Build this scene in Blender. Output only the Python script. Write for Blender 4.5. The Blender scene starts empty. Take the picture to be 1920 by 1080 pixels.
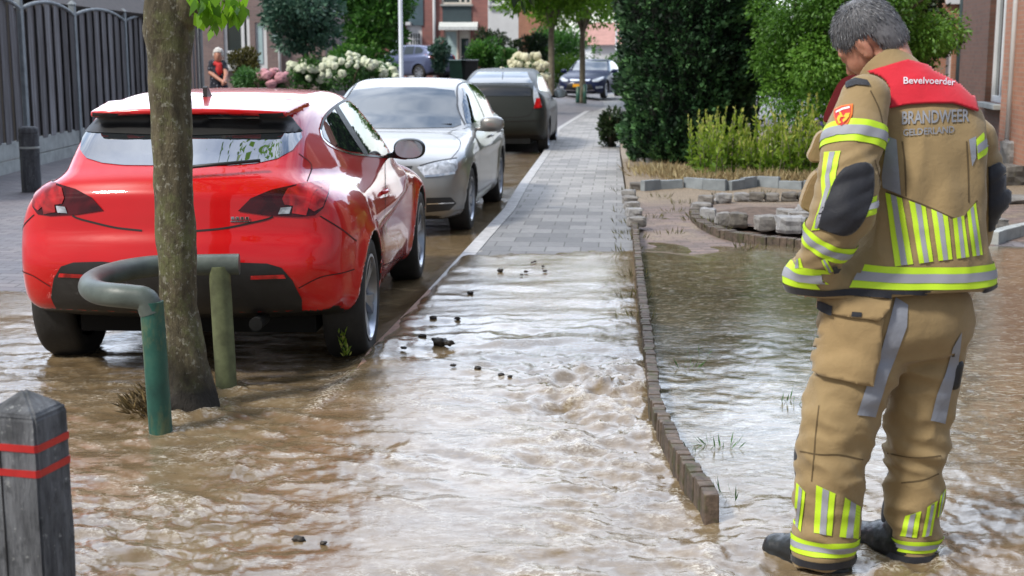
import bpy, bmesh, math, random
import numpy as np
from mathutils import Vector, Matrix
from mathutils.bvhtree import BVHTree
from mathutils.geometry import delaunay_2d_cdt
R_ = math.radians
scene = bpy.context.scene
COL = scene.collection
random.seed(7)

# ------------------------------------------------------------------ camera numbers
F_PX, H_PX, CAM_H = 2500.0, 110.0, 1.6
PITCH = math.atan((540.0 - H_PX) / F_PX)
CP, SP = math.cos(PITCH), math.sin(PITCH)

def ray(px, py):
    a = (px - 960.0) / F_PX
    b = (540.0 - py) / F_PX
    return Vector((a, CP + b * SP, -SP + b * CP))

def G(px, py, z=0.0):
    r = ray(px, py)
    t = (z - CAM_H) / r.z
    return Vector((r.x * t, r.y * t, z))

def PT(px, py, d):
    r = ray(px, py)
    t = d / r.y
    return Vector((r.x * t, d, CAM_H + r.z * t))

# ------------------------------------------------------------------ objects
def link(o):
    COL.objects.link(o)
    return o

def tag(o, label=None, cat=None, group=None, kind=None):
    if label: o["label"] = label
    if cat: o["category"] = cat
    if group: o["group"] = group
    if kind: o["kind"] = kind
    return o

def thing(name, label, cat, loc=(0, 0, 0), rotz=0.0, group=None):
    o = bpy.data.objects.new(name, None)
    o.empty_display_size = 0.2
    o.location = loc
    o.rotation_euler = (0, 0, rotz)
    link(o)
    return tag(o, label, cat, group)

def build(name, verts, faces, mat, parent=None, smooth=True, loc=None):
    me = bpy.data.meshes.new(name)
    me.from_pydata([tuple(v) for v in verts] if not isinstance(verts, np.ndarray) else verts.tolist(), [],
                   faces if not isinstance(faces, np.ndarray) else faces.tolist())
    if mat is not None:
        for m in (mat if isinstance(mat, (list, tuple)) else [mat]):
            me.materials.append(m)
    if smooth:
        me.polygons.foreach_set("use_smooth", [True] * len(me.polygons))
    me.update()
    o = bpy.data.objects.new(name, me)
    link(o)
    if parent is not None:
        o.parent = parent
    if loc is not None:
        o.location = loc
    return o

def build_np(name, V, Q, mat, parent=None, smooth=True, attrs=None, tris=False):
    """fast quad/tri mesh from numpy"""
    V = np.asarray(V, dtype=np.float32); Q = np.asarray(Q, dtype=np.int32)
    k = Q.shape[1]
    me = bpy.data.meshes.new(name)
    me.vertices.add(len(V)); me.vertices.foreach_set("co", V.ravel())
    me.loops.add(Q.size); me.loops.foreach_set("vertex_index", Q.ravel())
    me.polygons.add(len(Q))
    me.polygons.foreach_set("loop_start", np.arange(0, Q.size, k, dtype=np.int32))
    try:
        me.polygons.foreach_set("loop_total", np.full(len(Q), k, dtype=np.int32))
    except Exception:
        pass
    me.update(calc_edges=True)
    if smooth:
        me.polygons.foreach_set("use_smooth", np.ones(len(Q), dtype=bool))
    if attrs:
        for an, arr in attrs.items():
            a = me.attributes.new(an, 'FLOAT', 'POINT')
            a.data.foreach_set("value", np.asarray(arr, dtype=np.float32))
    for m in (mat if isinstance(mat, (list, tuple)) else [mat]):
        me.materials.append(m)
    me.validate()
    o = bpy.data.objects.new(name, me)
    link(o)
    if parent is not None:
        o.parent = parent
    return o

def copy_tree(o, parent=None):
    c = o.copy(); COL.objects.link(c)
    if parent is not None:
        c.parent = parent
    for ch in list(o.children):
        copy_tree(ch, c)
    return c

class MB:
    """mesh collector of boxes, tubes, lathes"""
    def __init__(s): s.v = []; s.f = []; s.m = []
    def add(s, vs, fs, mi=0):
        n = len(s.v); s.v += [Vector(v) for v in vs]
        s.f += [[i + n for i in f] for f in fs]; s.m += [mi] * len(fs)
    def box(s, c, size, rz=0.0, mi=0, bev=0.0, M=None):
        hx, hy, hz = size[0] / 2, size[1] / 2, size[2] / 2
        bm = bmesh.new()
        bmesh.ops.create_cube(bm, size=1.0)
        for v in bm.verts: v.co = Vector((v.co.x * size[0], v.co.y * size[1], v.co.z * size[2]))
        if bev > 0:
            bmesh.ops.bevel(bm, geom=bm.edges[:], offset=bev, segments=2, affect='EDGES', profile=0.6)
        bm.verts.index_update()
        T = Matrix.Translation(Vector(c)) @ Matrix.Rotation(rz, 4, 'Z')
        if M is not None: T = Matrix.Translation(Vector(c)) @ M
        vs = [T @ v.co for v in bm.verts]; fs = [[v.index for v in f.verts] for f in bm.faces]
        bm.free(); s.add(vs, fs, mi)
    def tube(s, pts, rad, n=12, mi=0, cap=True, jitter=0.0, rnd=None):
        pts = [Vector(p) for p in pts]
        if not isinstance(rad, (list, tuple)): rad = [rad] * len(pts)
        rings = []; up = None
        for i, p in enumerate(pts):
            a = pts[max(i - 1, 0)]; b = pts[min(i + 1, len(pts) - 1)]
            d = (b - a).normalized()
            if up is None:
                up = Vector((0, 0, 1)) if abs(d.z) < 0.9 else Vector((1, 0, 0))
            u = d.cross(up).normalized(); w = u.cross(d).normalized(); up = w
            ring = []
            for k in range(n):
                t = 2 * math.pi * k / n
                r = rad[i] * (1 + (rnd.uniform(-jitter, jitter) if rnd else 0))
                ring.append(p + u * math.cos(t) * r + w * math.sin(t) * r)
            rings.append(ring)
        vs = [v for r in rings for v in r]; fs = []
        for i in range(len(pts) - 1):
            for k in range(n):
                k2 = (k + 1) % n
                fs.append([i * n + k, i * n + k2, (i + 1) * n + k2, (i + 1) * n + k])
        if cap:
            fs.append(list(range(n))[::-1]); fs.append([(len(pts) - 1) * n + k for k in range(n)])
        s.add(vs, fs, mi)
    def lathe(s, prof, n=32, axis='Z', M=None, mi=0):
        """prof: list of (r, h)"""
        vs = []; fs = []
        for r, h in prof:
            for k in range(n):
                t = 2 * math.pi * k / n
                p = Vector((r * math.cos(t), r * math.sin(t), h))
                if axis == 'Y': p = Vector((p.x, p.z, p.y))
                if M is not None: p = M @ p
                vs.append(p)
        for i in range(len(prof) - 1):
            for k in range(n):
                k2 = (k + 1) % n
                fs.append([i * n + k, i * n + k2, (i + 1) * n + k2, (i + 1) * n + k])
        s.add(vs, fs, mi)
    def prism(s, poly, h0, h1, M=None, mi=0):
        n = len(poly)
        vs = [Vector((p[0], p[1], h0)) for p in poly] + [Vector((p[0], p[1], h1)) for p in poly]
        if M is not None: vs = [M @ v for v in vs]
        fs = [list(range(n))[::-1], list(range(n, 2 * n))]
        for i in range(n):
            j = (i + 1) % n
            fs.append([i, j, n + j, n + i])
        s.add(vs, fs, mi)
    def build(s, name, mat, parent=None, smooth=False, loc=None, auto=None):
        o = build(name, s.v, s.f, mat, parent, smooth, loc)
        if any(s.m): o.data.polygons.foreach_set("material_index", s.m)
        bm = bmesh.new(); bm.from_mesh(o.data)
        bmesh.ops.recalc_face_normals(bm, faces=bm.faces[:]); bm.to_mesh(o.data); bm.free()
        if auto is not None:
            o.data.polygons.foreach_set("use_smooth", [True] * len(o.data.polygons))
            bm = bmesh.new(); bm.from_mesh(o.data)
            for e in bm.edges:
                if len(e.link_faces) == 2 and e.calc_face_angle(0) > R_(auto): e.smooth = False
            bm.to_mesh(o.data); bm.free()
        return o

# ------------------------------------------------------------------ numpy noise
_rng = np.random.RandomState(11)
_perm = np.concatenate([_rng.permutation(256)] * 3).astype(np.int64)
_g3 = _rng.normal(size=(256, 3)); _g3 /= np.linalg.norm(_g3, axis=1)[:, None]

def pnoise(x, y, z=0.0):
    x, y, z = np.broadcast_arrays(np.asarray(x, float), np.asarray(y, float), np.asarray(z, float))
    xi = np.floor(x).astype(np.int64); yi = np.floor(y).astype(np.int64); zi = np.floor(z).astype(np.int64)
    xf, yf, zf = x - xi, y - yi, z - zi
    u = xf * xf * xf * (xf * (xf * 6 - 15) + 10); v = yf * yf * yf * (yf * (yf * 6 - 15) + 10); w = zf * zf * zf * (zf * (zf * 6 - 15) + 10)
    xi &= 255; yi &= 255; zi &= 255
    def g(dx, dy, dz):
        h = _perm[_perm[_perm[(xi + dx) & 255] + ((yi + dy) & 255)] + ((zi + dz) & 255)]
        gr = _g3[h]
        return gr[..., 0] * (xf - dx) + gr[..., 1] * (yf - dy) + gr[..., 2] * (zf - dz)
    def L(a, b, t): return a + (b - a) * t
    return L(L(L(g(0, 0, 0), g(1, 0, 0), u), L(g(0, 1, 0), g(1, 1, 0), u), v),
             L(L(g(0, 0, 1), g(1, 0, 1), u), L(g(0, 1, 1), g(1, 1, 1), u), v), w) * 1.6

def fbm(x, y, z=0.0, o=4, gain=0.5):
    s = 0; a = 1.0; f = 1.0
    for i in range(o):
        s = s + a * pnoise(x * f + 17.3 * i, y * f + 5.1 * i, np.asarray(z) * f + 9.7 * i); a *= gain; f *= 2.03
    return s

def sstep(a, b, x):
    t = np.clip((np.asarray(x, float) - a) / (b - a), 0, 1)
    return t * t * (3 - 2 * t)

# ------------------------------------------------------------------ materials
class NT:
    def __init__(s, name):
        s.m = bpy.data.materials.new(name); s.m.use_nodes = True
        s.n = s.m.node_tree.nodes; s.l = s.m.node_tree.links
        s.n.clear()
        s.out = s.n.new('ShaderNodeOutputMaterial')
        s.p = s.n.new('ShaderNodeBsdfPrincipled')
        s.l.new(s.p.outputs[0], s.out.inputs[0])
    def node(s, t, **kw):
        n = s.n.new(t)
        for k, v in kw.items():
            if hasattr(n, k): setattr(n, k, v)
            else: n.inputs[k.replace('_', ' ')].default_value = v
        return n
    def lk(s, a, b): s.l.new(a, b)
    def coord(s, kind='Object', scale=(1, 1, 1), rot=(0, 0, 0)):
        tc = s.n.new('ShaderNodeTexCoord'); mp = s.n.new('ShaderNodeMapping')
        mp.inputs['Scale'].default_value = scale; mp.inputs['Rotation'].default_value = rot
        s.lk(tc.outputs[kind], mp.inputs[0]); return mp.outputs[0]
    def geo(s, scale=(1, 1, 1), rot=(0, 0, 0)):
        tc = s.n.new('ShaderNodeNewGeometry'); mp = s.n.new('ShaderNodeMapping')
        mp.inputs['Scale'].default_value = scale; mp.inputs['Rotation'].default_value = rot
        s.lk(tc.outputs['Position'], mp.inputs[0]); return mp.outputs[0]
    def noise(s, vec, scale, detail=4, rough=0.55, dist=0.0):
        n = s.n.new('ShaderNodeTexNoise'); n.inputs['Scale'].default_value = scale
        n.inputs['Detail'].default_value = detail; n.inputs['Roughness'].default_value = rough
        n.inputs['Distortion'].default_value = dist
        if vec is not None: s.lk(vec, n.inputs['Vector'])
        return n.outputs['Fac']
    def ramp(s, fac, stops, interp='LINEAR'):
        r = s.n.new('ShaderNodeValToRGB'); e = r.color_ramp.elements; r.color_ramp.interpolation = interp
        while len(e) < len(stops): e.new(0.5)
        for i, (p, c) in enumerate(stops):
            e[i].position = p; e[i].color = (*c, 1) if len(c) == 3 else c
        s.lk(fac, r.inputs[0]); return r.outputs[0]
    def mix(s, fac, a, b, mode='MIX'):
        m = s.n.new('ShaderNodeMix'); m.data_type = 'RGBA'; m.blend_type = mode; m.clamp_factor = True
        for sock, v in ((m.inputs['Factor'], fac), (m.inputs[6], a), (m.inputs[7], b)):
            if hasattr(v, 'is_linked') or isinstance(v, bpy.types.NodeSocket): s.lk(v, sock)
            elif isinstance(v, (int, float)): sock.default_value = v
            else: sock.default_value = (*v, 1)
        return m.outputs[2]
    def math(s, op, a, b=None, clamp=False):
        m = s.n.new('ShaderNodeMath'); m.operation = op; m.use_clamp = clamp
        for i, v in enumerate((a, b)):
            if v is None: continue
            if isinstance(v, bpy.types.NodeSocket): s.lk(v, m.inputs[i])
            else: m.inputs[i].default_value = v
        return m.outputs[0]
    def attr(s, name):
        a = s.n.new('ShaderNodeAttribute'); a.attribute_name = name; return a.outputs['Fac']
    def bump(s, h, strength=0.3, dist=0.02, prev=None):
        b = s.n.new('ShaderNodeBump'); b.inputs['Strength'].default_value = strength
        b.inputs['Distance'].default_value = dist; s.lk(h, b.inputs['Height'])
        if prev is not None: s.lk(prev, b.inputs['Normal'])
        return b.outputs[0]
    def set(s, **kw):
        for k, v in kw.items():
            k = k.replace('_', ' ')
            if k == 'Base' : k = 'Base Color'
            sock = s.p.inputs[k]
            if isinstance(v, bpy.types.NodeSocket): s.lk(v, sock)
            elif isinstance(v, (tuple, list)) and len(v) == 3 and sock.type == 'RGBA': sock.default_value = (*v, 1)
            else: sock.default_value = v
        return s.m

def lin(r, g, b):
    def f(c):
        c /= 255.0
        return c / 12.92 if c <= 0.04045 else ((c + 0.055) / 1.055) ** 2.4
    return (f(r), f(g), f(b))

def plain(name, c, rough=0.6, metal=0.0, var=0.18, scale=6.0, bump=0.0, bscale=40.0, **kw):
    t = NT(name); v = t.coord('Object')
    n = t.noise(v, scale, 5, 0.6)
    lo = tuple(max(0, x * (1 - var)) for x in c); hi = tuple(min(1, x * (1 + var)) for x in c)
    col = t.ramp(n, [(0.3, lo), (0.7, hi)])
    t.set(Base=col, Roughness=rough, Metallic=metal, **kw)
    if bump > 0:
        t.set(Normal=t.bump(t.noise(v, bscale, 4, 0.6), bump, 0.01))
    return t.m

# ------------------------------------------------------------------ splines
def cr(pts, n=8, closed=False):
    P = [np.array(p, float) for p in pts]; out = []; N = len(P)
    rng = range(N if closed else N - 1)
    for i in rng:
        p0 = P[(i - 1) % N] if (closed or i > 0) else 2 * P[0] - P[1]
        p1 = P[i]; p2 = P[(i + 1) % N]
        p3 = P[(i + 2) % N] if (closed or i + 2 < N) else 2 * P[-1] - P[-2]
        for k in range(n):
            t = k / n
            out.append(0.5 * ((2 * p1) + (-p0 + p2) * t + (2 * p0 - 5 * p1 + 4 * p2 - p3) * t * t + (-p0 + 3 * p1 - 3 * p2 + p3) * t ** 3))
    if not closed: out.append(P[-1])
    return np.array(out)

# ------------------------------------------------------------------ signed distance meshing
def smax(a, b, k):
    h = np.clip(0.5 - 0.5 * (b - a) / k, 0, 1)
    return b + (a - b) * h + k * h * (1 - h)

def smin(a, b, k):
    return -smax(-a, -b, k)

def surface_nets(f, lo, hi, h, newton=3, eps=None, chunk=64):
    lo = np.array(lo, float); hi = np.array(hi, float)
    n = np.ceil((hi - lo) / h).astype(int) + 1
    xs = lo[0] + h * np.arange(n[0]); ys = lo[1] + h * np.arange(n[1]); zs = lo[2] + h * np.arange(n[2])
    val = np.empty(n, dtype=np.float32)
    for i in range(0, n[0], chunk):
        X, Y, Z = np.meshgrid(xs[i:i + chunk], ys, zs, indexing='ij')
        val[i:i + chunk] = f(X, Y, Z)
    ins = val < 0
    s = np.zeros(n - 1, dtype=np.int8)
    offs = [(a, b, c) for a in (0, 1) for b in (0, 1) for c in (0, 1)]
    for a, b, c in offs:
        s += ins[a:n[0] - 1 + a, b:n[1] - 1 + b, c:n[2] - 1 + c]
    act = (s > 0) & (s < 8)
    ci = np.argwhere(act)
    idx = -np.ones(n - 1, dtype=np.int64); idx[act] = np.arange(len(ci))
    acc = np.zeros((len(ci), 3)); cnt = np.zeros(len(ci))
    for ax in range(3):
        for o in [(0, 0), (0, 1), (1, 0), (1, 1)]:
            a = [0, 0, 0]; oth = [q for q in range(3) if q != ax]
            a[oth[0]], a[oth[1]] = o; b = list(a); b[ax] = 1
            va = val[ci[:, 0] + a[0], ci[:, 1] + a[1], ci[:, 2] + a[2]]
            vb = val[ci[:, 0] + b[0], ci[:, 1] + b[1], ci[:, 2] + b[2]]
            m = (va < 0) != (vb < 0)
            t = np.where(m, va / np.where(m, va - vb, 1), 0)
            p = np.array(a, float)[None, :].repeat(len(ci), 0); p[:, ax] += t
            acc[m] += p[m]; cnt[m] += 1
    P = lo + h * (ci + acc / cnt[:, None])
    quads = []
    for ax in range(3):
        o1, o2 = [(1, 2), (2, 0), (0, 1)][ax]
        sl0 = [slice(None)] * 3; sl1 = [slice(None)] * 3
        sl0[ax] = slice(0, n[ax] - 1); sl1[ax] = slice(1, n[ax])
        for q in (o1, o2):
            sl0[q] = slice(1, n[q] - 1); sl1[q] = slice(1, n[q] - 1)
        A = ins[tuple(sl0)]; B = ins[tuple(sl1)]
        for flip, M in ((False, A & ~B), (True, ~A & B)):
            e = np.argwhere(M)
            if len(e) == 0: continue
            base = e.copy(); base[:, o1] += 1; base[:, o2] += 1
            def at(d1, d2):
                c = base.copy(); c[:, o1] += d1; c[:, o2] += d2
                return idx[c[:, 0], c[:, 1], c[:, 2]]
            q = np.stack([at(-1, -1), at(0, -1), at(0, 0), at(-1, 0)], 1)
            if flip: q = q[:, ::-1]
            quads.append(q)
    Q = np.concatenate(quads)
    Q = Q[(Q >= 0).all(1)]
    eps = eps or h * 0.5
    def grad(P, e):
        g = np.stack([f(P[:, 0] + e, P[:, 1], P[:, 2]) - f(P[:, 0] - e, P[:, 1], P[:, 2]),
                      f(P[:, 0], P[:, 1] + e, P[:, 2]) - f(P[:, 0], P[:, 1] - e, P[:, 2]),
                      f(P[:, 0], P[:, 1], P[:, 2] + e) - f(P[:, 0], P[:, 1], P[:, 2] - e)], 1) / (2 * e)
        return g
    for _ in range(newton):
        v = f(P[:, 0], P[:, 1], P[:, 2]); g = grad(P, eps)
        g2 = np.maximum((g * g).sum(1), 0.05)
        st = -(v / g2)[:, None] * g
        ln = np.linalg.norm(st, axis=1); st *= np.minimum(1, h * 0.6 / np.maximum(ln, 1e-9))[:, None]
        P = P + st
    N = grad(P, eps); N /= np.maximum(np.linalg.norm(N, axis=1), 1e-9)[:, None]
    return P, Q, N

def sdf_obj(name, f, lo, hi, h, mat, parent=None, custom=False, newton=3, eps=None):
    P, Q, N = surface_nets(f, lo, hi, h, newton, eps)
    o = build_np(name, P, Q, mat, parent, True)
    if custom:
        try: o.data.normals_split_custom_set_from_vertices([tuple(n) for n in N])
        except Exception as e: print('custom normals', e)
    return o, P, Q

def bvh_of(P, Q):
    return BVHTree.FromPolygons([tuple(p) for p in P], [tuple(int(i) for i in q) for q in Q])

def tri_fill(poly, step):
    """2d polygon -> verts, tris with interior points on a grid"""
    poly = [tuple(map(float, p)) for p in poly]
    # resample the border
    B = []
    for i in range(len(poly)):
        a = np.array(poly[i]); b = np.array(poly[(i + 1) % len(poly)])
        k = max(1, int(np.linalg.norm(b - a) / step))
        for j in range(k): B.append(tuple(a + (b - a) * j / k))
    nb = len(B)
    A = np.array(B); x0, y0 = A.min(0); x1, y1 = A.max(0)
    gx = np.arange(x0 + step * .5, x1, step); gy = np.arange(y0 + step * .5, y1, step)
    X, Y = np.meshgrid(gx, gy); X = X.ravel(); Y = Y.ravel()
    ins = np.zeros(len(X), bool); dist = np.full(len(X), 1e9)
    for i in range(nb):
        ax, ay = B[i]; bx, by = B[(i + 1) % nb]
        c = ((ay > Y) != (by > Y))
        with np.errstate(divide='ignore', invalid='ignore'):
            xx = (bx - ax) * (Y - ay) / (by - ay if by != ay else 1e-12) + ax
        ins ^= c & (X < xx)
        dist = np.minimum(dist, np.hypot(X - ax, Y - ay))
    keep = ins & (dist > step * 0.45)
    pts = [Vector(b) for b in B] + [Vector((x, y)) for x, y in zip(X[keep], Y[keep])]
    vs, es, fs, *_ = delaunay_2d_cdt(pts, [], [list(range(nb))], 1, 1e-6)
    return [tuple(v) for v in vs], [list(f) for f in fs]
# ------------------------------------------------------------------ world, sun, camera
SUN_EL, SUN_AZ = 48.0, 235.0      # azimuth of the sun measured clockwise from +Y
w = bpy.data.worlds.new("World"); scene.world = w; w.use_nodes = True
nt = w.node_tree; nt.nodes.clear()
wo = nt.nodes.new('ShaderNodeOutputWorld'); bg = nt.nodes.new('ShaderNodeBackground')
sky = nt.nodes.new('ShaderNodeTexSky'); sky.sky_type = 'NISHITA'; sky.sun_disc = False
sky.sun_elevation = R_(SUN_EL); sky.sun_rotation = R_(SUN_AZ)
sky.air_density = 1.2; sky.dust_density = 3.0; sky.ozone_density = 1.0
tc = nt.nodes.new('ShaderNodeTexCoord')
mp = nt.nodes.new('ShaderNodeMapping'); mp.inputs['Scale'].default_value = (1.0, 1.0, 2.2)
nz = nt.nodes.new('ShaderNodeTexNoise'); nz.inputs['Scale'].default_value = 2.2; nz.inputs['Detail'].default_value = 7; nz.inputs['Roughness'].default_value = 0.58
nt.links.new(tc.outputs['Generated'], mp.inputs[0]); nt.links.new(mp.outputs[0], nz.inputs['Vector'])
rp = nt.nodes.new('ShaderNodeValToRGB'); rp.color_ramp.elements[0].position = 0.36; rp.color_ramp.elements[1].position = 0.60
nt.links.new(nz.outputs['Fac'], rp.inputs[0])
mx = nt.nodes.new('ShaderNodeMix'); mx.data_type = 'RGBA'
mx.inputs[7].default_value = (5.5, 5.95, 6.8, 1)
nt.links.new(rp.outputs[0], mx.inputs[0]); nt.links.new(sky.outputs[0], mx.inputs[6])
# gain added to the sky ahead and above, brightening reflections in water and glass
dt = nt.nodes.new('ShaderNodeVectorMath'); dt.operation = 'DOT_PRODUCT'; dt.inputs[1].default_value = (0.02, 0.80, 0.60)
nt.links.new(tc.outputs['Generated'], dt.inputs[0])
mr = nt.nodes.new('ShaderNodeMapRange'); mr.interpolation_type = 'SMOOTHSTEP'
mr.inputs[1].default_value = 0.45; mr.inputs[2].default_value = 0.95; mr.inputs[3].default_value = 1.0; mr.inputs[4].default_value = 6.2
nt.links.new(dt.outputs['Value'], mr.inputs[0])
gn = nt.nodes.new('ShaderNodeVectorMath'); gn.operation = 'SCALE'
nt.links.new(mx.outputs[2], gn.inputs[0]); nt.links.new(mr.outputs[0], gn.inputs['Scale'])
nt.links.new(gn.outputs[0], bg.inputs[0]); bg.inputs[1].default_value = 0.11
nt.links.new(bg.outputs[0], wo.inputs[0])

sd = bpy.data.lights.new('sun', 'SUN'); sd.energy = 4.0; sd.angle = R_(9.0); sd.color = (1.0, 0.95, 0.87)
so = link(bpy.data.objects.new('sun', sd))
sv = Vector((math.sin(R_(SUN_AZ)) * math.cos(R_(SUN_EL)), math.cos(R_(SUN_AZ)) * math.cos(R_(SUN_EL)), math.sin(R_(SUN_EL))))
so.rotation_euler = sv.to_track_quat('Z', 'Y').to_euler(); so.location = sv * 40

cd = bpy.data.cameras.new('camera'); cam = link(bpy.data.objects.new('camera', cd))
cd.sensor_width = 36.0; cd.lens = 36.0 * F_PX / 1920.0; cd.clip_end = 3000; cd.clip_start = 0.1
cam.location = (0, 0, CAM_H); cam.rotation_euler = (math.pi / 2 - PITCH, 0, 0)
cd.dof.use_dof = True; cd.dof.focus_distance = 5.6; cd.dof.aperture_fstop = 5.0
scene.camera = cam
scene.render.engine = 'CYCLES'
scene.view_settings.view_transform = 'Standard'; scene.view_settings.look = 'None'
scene.view_settings.exposure = -0.15; scene.view_settings.gamma = 1.0
try:
    scene.cycles.use_denoising = True; scene.cycles.denoiser = 'OPENIMAGEDENOISE'
    scene.cycles.max_bounces = 6; scene.cycles.glossy_bounces = 3; scene.cycles.diffuse_bounces = 3
    scene.cycles.transmission_bounces = 4; scene.cycles.transparent_max_bounces = 6
    scene.cycles.sample_clamp_indirect = 6.0
except Exception as e: print(e)

# ------------------------------------------------------------------ ground lines
def line_of(px):
    P = [G(*p) for p in px]; P.sort(key=lambda v: v.y)
    return np.array([p.y for p in P]), np.array([p.x for p in P])
KY, KX = line_of([(560, 900), (600, 800), (640, 738), (690, 660), (800, 548), (890, 450), (945, 392), (974, 345), (1018, 286), (1040, 243), (1106, 203), (1150, 165)])
EY, EX = line_of([(1420, 1200), (1336, 990), (1296, 930), (1256, 862), (1226, 790), (1208, 640), (1197, 520), (1186, 440), (1170, 366), (1160, 290), (1160, 205), (1170, 165)])
def xk(d): return np.interp(d, KY, KX)
def xe(d): return np.interp(d, EY, EX)

def road_h(x, d):
    x = np.asarray(x, float); d = np.asarray(d, float)
    h = -0.12 + 0.105 * sstep(8.2, 10.5, d) * sstep(-2.2, -3.2, x)
    h = h + 0.62 * sstep(36, 56, d) * sstep(3.0, -2.0, x - 0.02 * d)
    h = h + 0.10 * sstep(23, 27, d)
    h = h + 0.10 * sstep(0.0, 0.6, x - xe(d) - 0.3)
    return h
def pave_h(d):
    return -0.055 * sstep(6.6, 5.2, d)

# big ground sheet (road paving near, soil and grass beyond)
def road_material():
    t = NT('block_paving')
    g = t.geo((1, 1, 1), (0, 0, R_(8)))
    br = t.n.new('ShaderNodeTexBrick')
    br.inputs['Scale'].default_value = 1.0; br.inputs['Brick Width'].default_value = 0.22
    br.inputs['Row Height'].default_value = 0.11; br.inputs['Mortar Size'].default_value = 0.006
    br.inputs['Color1'].default_value = (*lin(120, 116, 118), 1); br.inputs['Color2'].default_value = (*lin(98, 94, 100), 1)
    br.inputs['Mortar'].default_value = (*lin(62, 58, 54), 1)
    t.lk(g, br.inputs['Vector'])
    n = t.noise(t.geo(), 0.9, 5, 0.6)
    dirt = t.ramp(n, [(0.35, (0.75, 0.75, 0.75)), (0.7, (1.15, 1.1, 1.05))])
    c = t.mix(1.0, br.outputs['Color'], dirt, 'MULTIPLY')
    rg = t.math('ADD', t.math('MULTIPLY', n, 0.5), 0.42)
    t.set(Base=c, Roughness=rg, Normal=t.bump(br.outputs['Fac'], -0.5, 0.01))
    return t.m
M_ROAD = road_material()
xs = np.concatenate([np.linspace(-1500, -60, 20), np.linspace(-50, -12, 26), np.linspace(-11.5, 11.5, 116), np.linspace(12, 50, 26), np.linspace(60, 1500, 20)])
ys = np.concatenate([np.linspace(-1200, -20, 12), np.linspace(-10, 30, 160), np.linspace(31, 90, 60), np.linspace(100, 2500, 30)])
X, Y = np.meshgrid(xs, ys); Z = road_h(X, Y)
nx, ny = len(xs), len(ys)
I = np.arange(nx * ny).reshape(ny, nx)
Q = np.stack([I[:-1, :-1], I[:-1, 1:], I[1:, 1:], I[1:, :-1]], -1).reshape(-1, 4)
o = build_np('road', np.stack([X, Y, Z], -1).reshape(-1, 3), Q, M_ROAD); tag(o, kind='structure')

# pavement with slabs
def pave_material():
    t = NT('pavement_slabs')
    g = t.geo((1, 1, 1), (0, 0, R_(4.5)))
    br = t.n.new('ShaderNodeTexBrick')
    br.inputs['Scale'].default_value = 1.0; br.inputs['Brick Width'].default_value = 0.30
    br.inputs['Row Height'].default_value = 0.30; br.inputs['Mortar Size'].default_value = 0.006; br.inputs['Mortar Smooth'].default_value = 0.2
    br.inputs['Bias'].default_value = -0.2
    br.inputs['Color1'].default_value = (0.31, 0.30, 0.285, 1); br.inputs['Color2'].default_value = (0.155, 0.152, 0.148, 1)
    br.inputs['Mortar'].default_value = (0.10, 0.095, 0.08, 1)
    t.lk(g, br.inputs['Vector'])
    n = t.noise(t.geo(), 14, 5, 0.65)
    big = t.noise(t.geo(), 0.55, 3, 0.5)
    c = t.mix(1.0, br.outputs['Color'], t.ramp(n, [(0.3, (0.82, 0.82, 0.82)), (0.7, (1.12, 1.1, 1.08))]), 'MULTIPLY')
    # damp slabs close to the flood edge
    sep = t.n.new('ShaderNodeSeparateXYZ'); t.lk(t.geo(), sep.inputs[0])
    wet = t.math('ADD', t.math('MULTIPLY', sep.outputs[1], -0.16), 2.62)
    wet = t.math('ADD', wet, t.math('MULTIPLY', big, 0.9), True)
    wetc = t.ramp(t.math('SUBTRACT', wet, 0.5), [(0.0, (1, 1, 1)), (0.6, (0.55, 0.57, 0.60))])
    c = t.mix(1.0, c, wetc, 'MULTIPLY')
    t.set(Base=c, Roughness=0.75, Normal=t.bump(br.outputs['Fac'], -0.6, 0.008))
    return t.m
M_PAVE = pave_material()
ds = np.concatenate([np.linspace(2.2, 26, 160), np.linspace(26.5, 62, 60)])
def strip(name, xa, xb, za, ds, nxs, mat, skirt=0.35):
    V = []; Fq = []
    for d in ds:
        a, b = xa(d), xb(d); z = za(d)
        V.append((a, d, z - skirt))
        for k in range(nxs + 1): V.append((a + (b - a) * k / nxs, d, z))
        V.append((b, d, z - skirt))
    m = nxs + 3
    for i in range(len(ds) - 1):
        for k in range(m - 1):
            Fq.append((i * m + k, i * m + k + 1, (i + 1) * m + k + 1, (i + 1) * m + k))
    o = build(name, V, Fq, mat, None, False); tag(o, kind='structure'); return o
strip('pavement', lambda d: xk(d) + 0.125, lambda d: xe(d) + 0.02, lambda d: float(pave_h(d)), ds, 6, M_PAVE)
def kerb_mat():
    t = NT('kerbstone'); v = t.geo()
    sep = t.n.new('ShaderNodeSeparateXYZ'); t.lk(v, sep.inputs[0])
    joint = t.math('LESS_THAN', t.math('FRACT', sep.outputs[1]), 0.012)
    c = t.ramp(t.noise(v, 9, 5, 0.6), [(0.3, (0.27, 0.26, 0.25)), (0.7, (0.46, 0.45, 0.44))])
    near = t.math('LESS_THAN', sep.outputs[1], 9.2)
    red = t.ramp(t.noise(v, 16, 4, 0.6), [(0.3, (0.16, 0.08, 0.05)), (0.7, (0.30, 0.17, 0.11))])
    c = t.mix(near, c, red)
    c = t.mix(joint, c, (0.08, 0.075, 0.07))
    t.set(Base=c, Roughness=0.7, Normal=t.bump(t.noise(v, 60, 3), 0.2, 0.005)); return t.m
strip('kerb', lambda d: xk(d), lambda d: xk(d) + 0.122, lambda d: float(pave_h(d)) + 0.006, ds, 1, kerb_mat())

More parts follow.
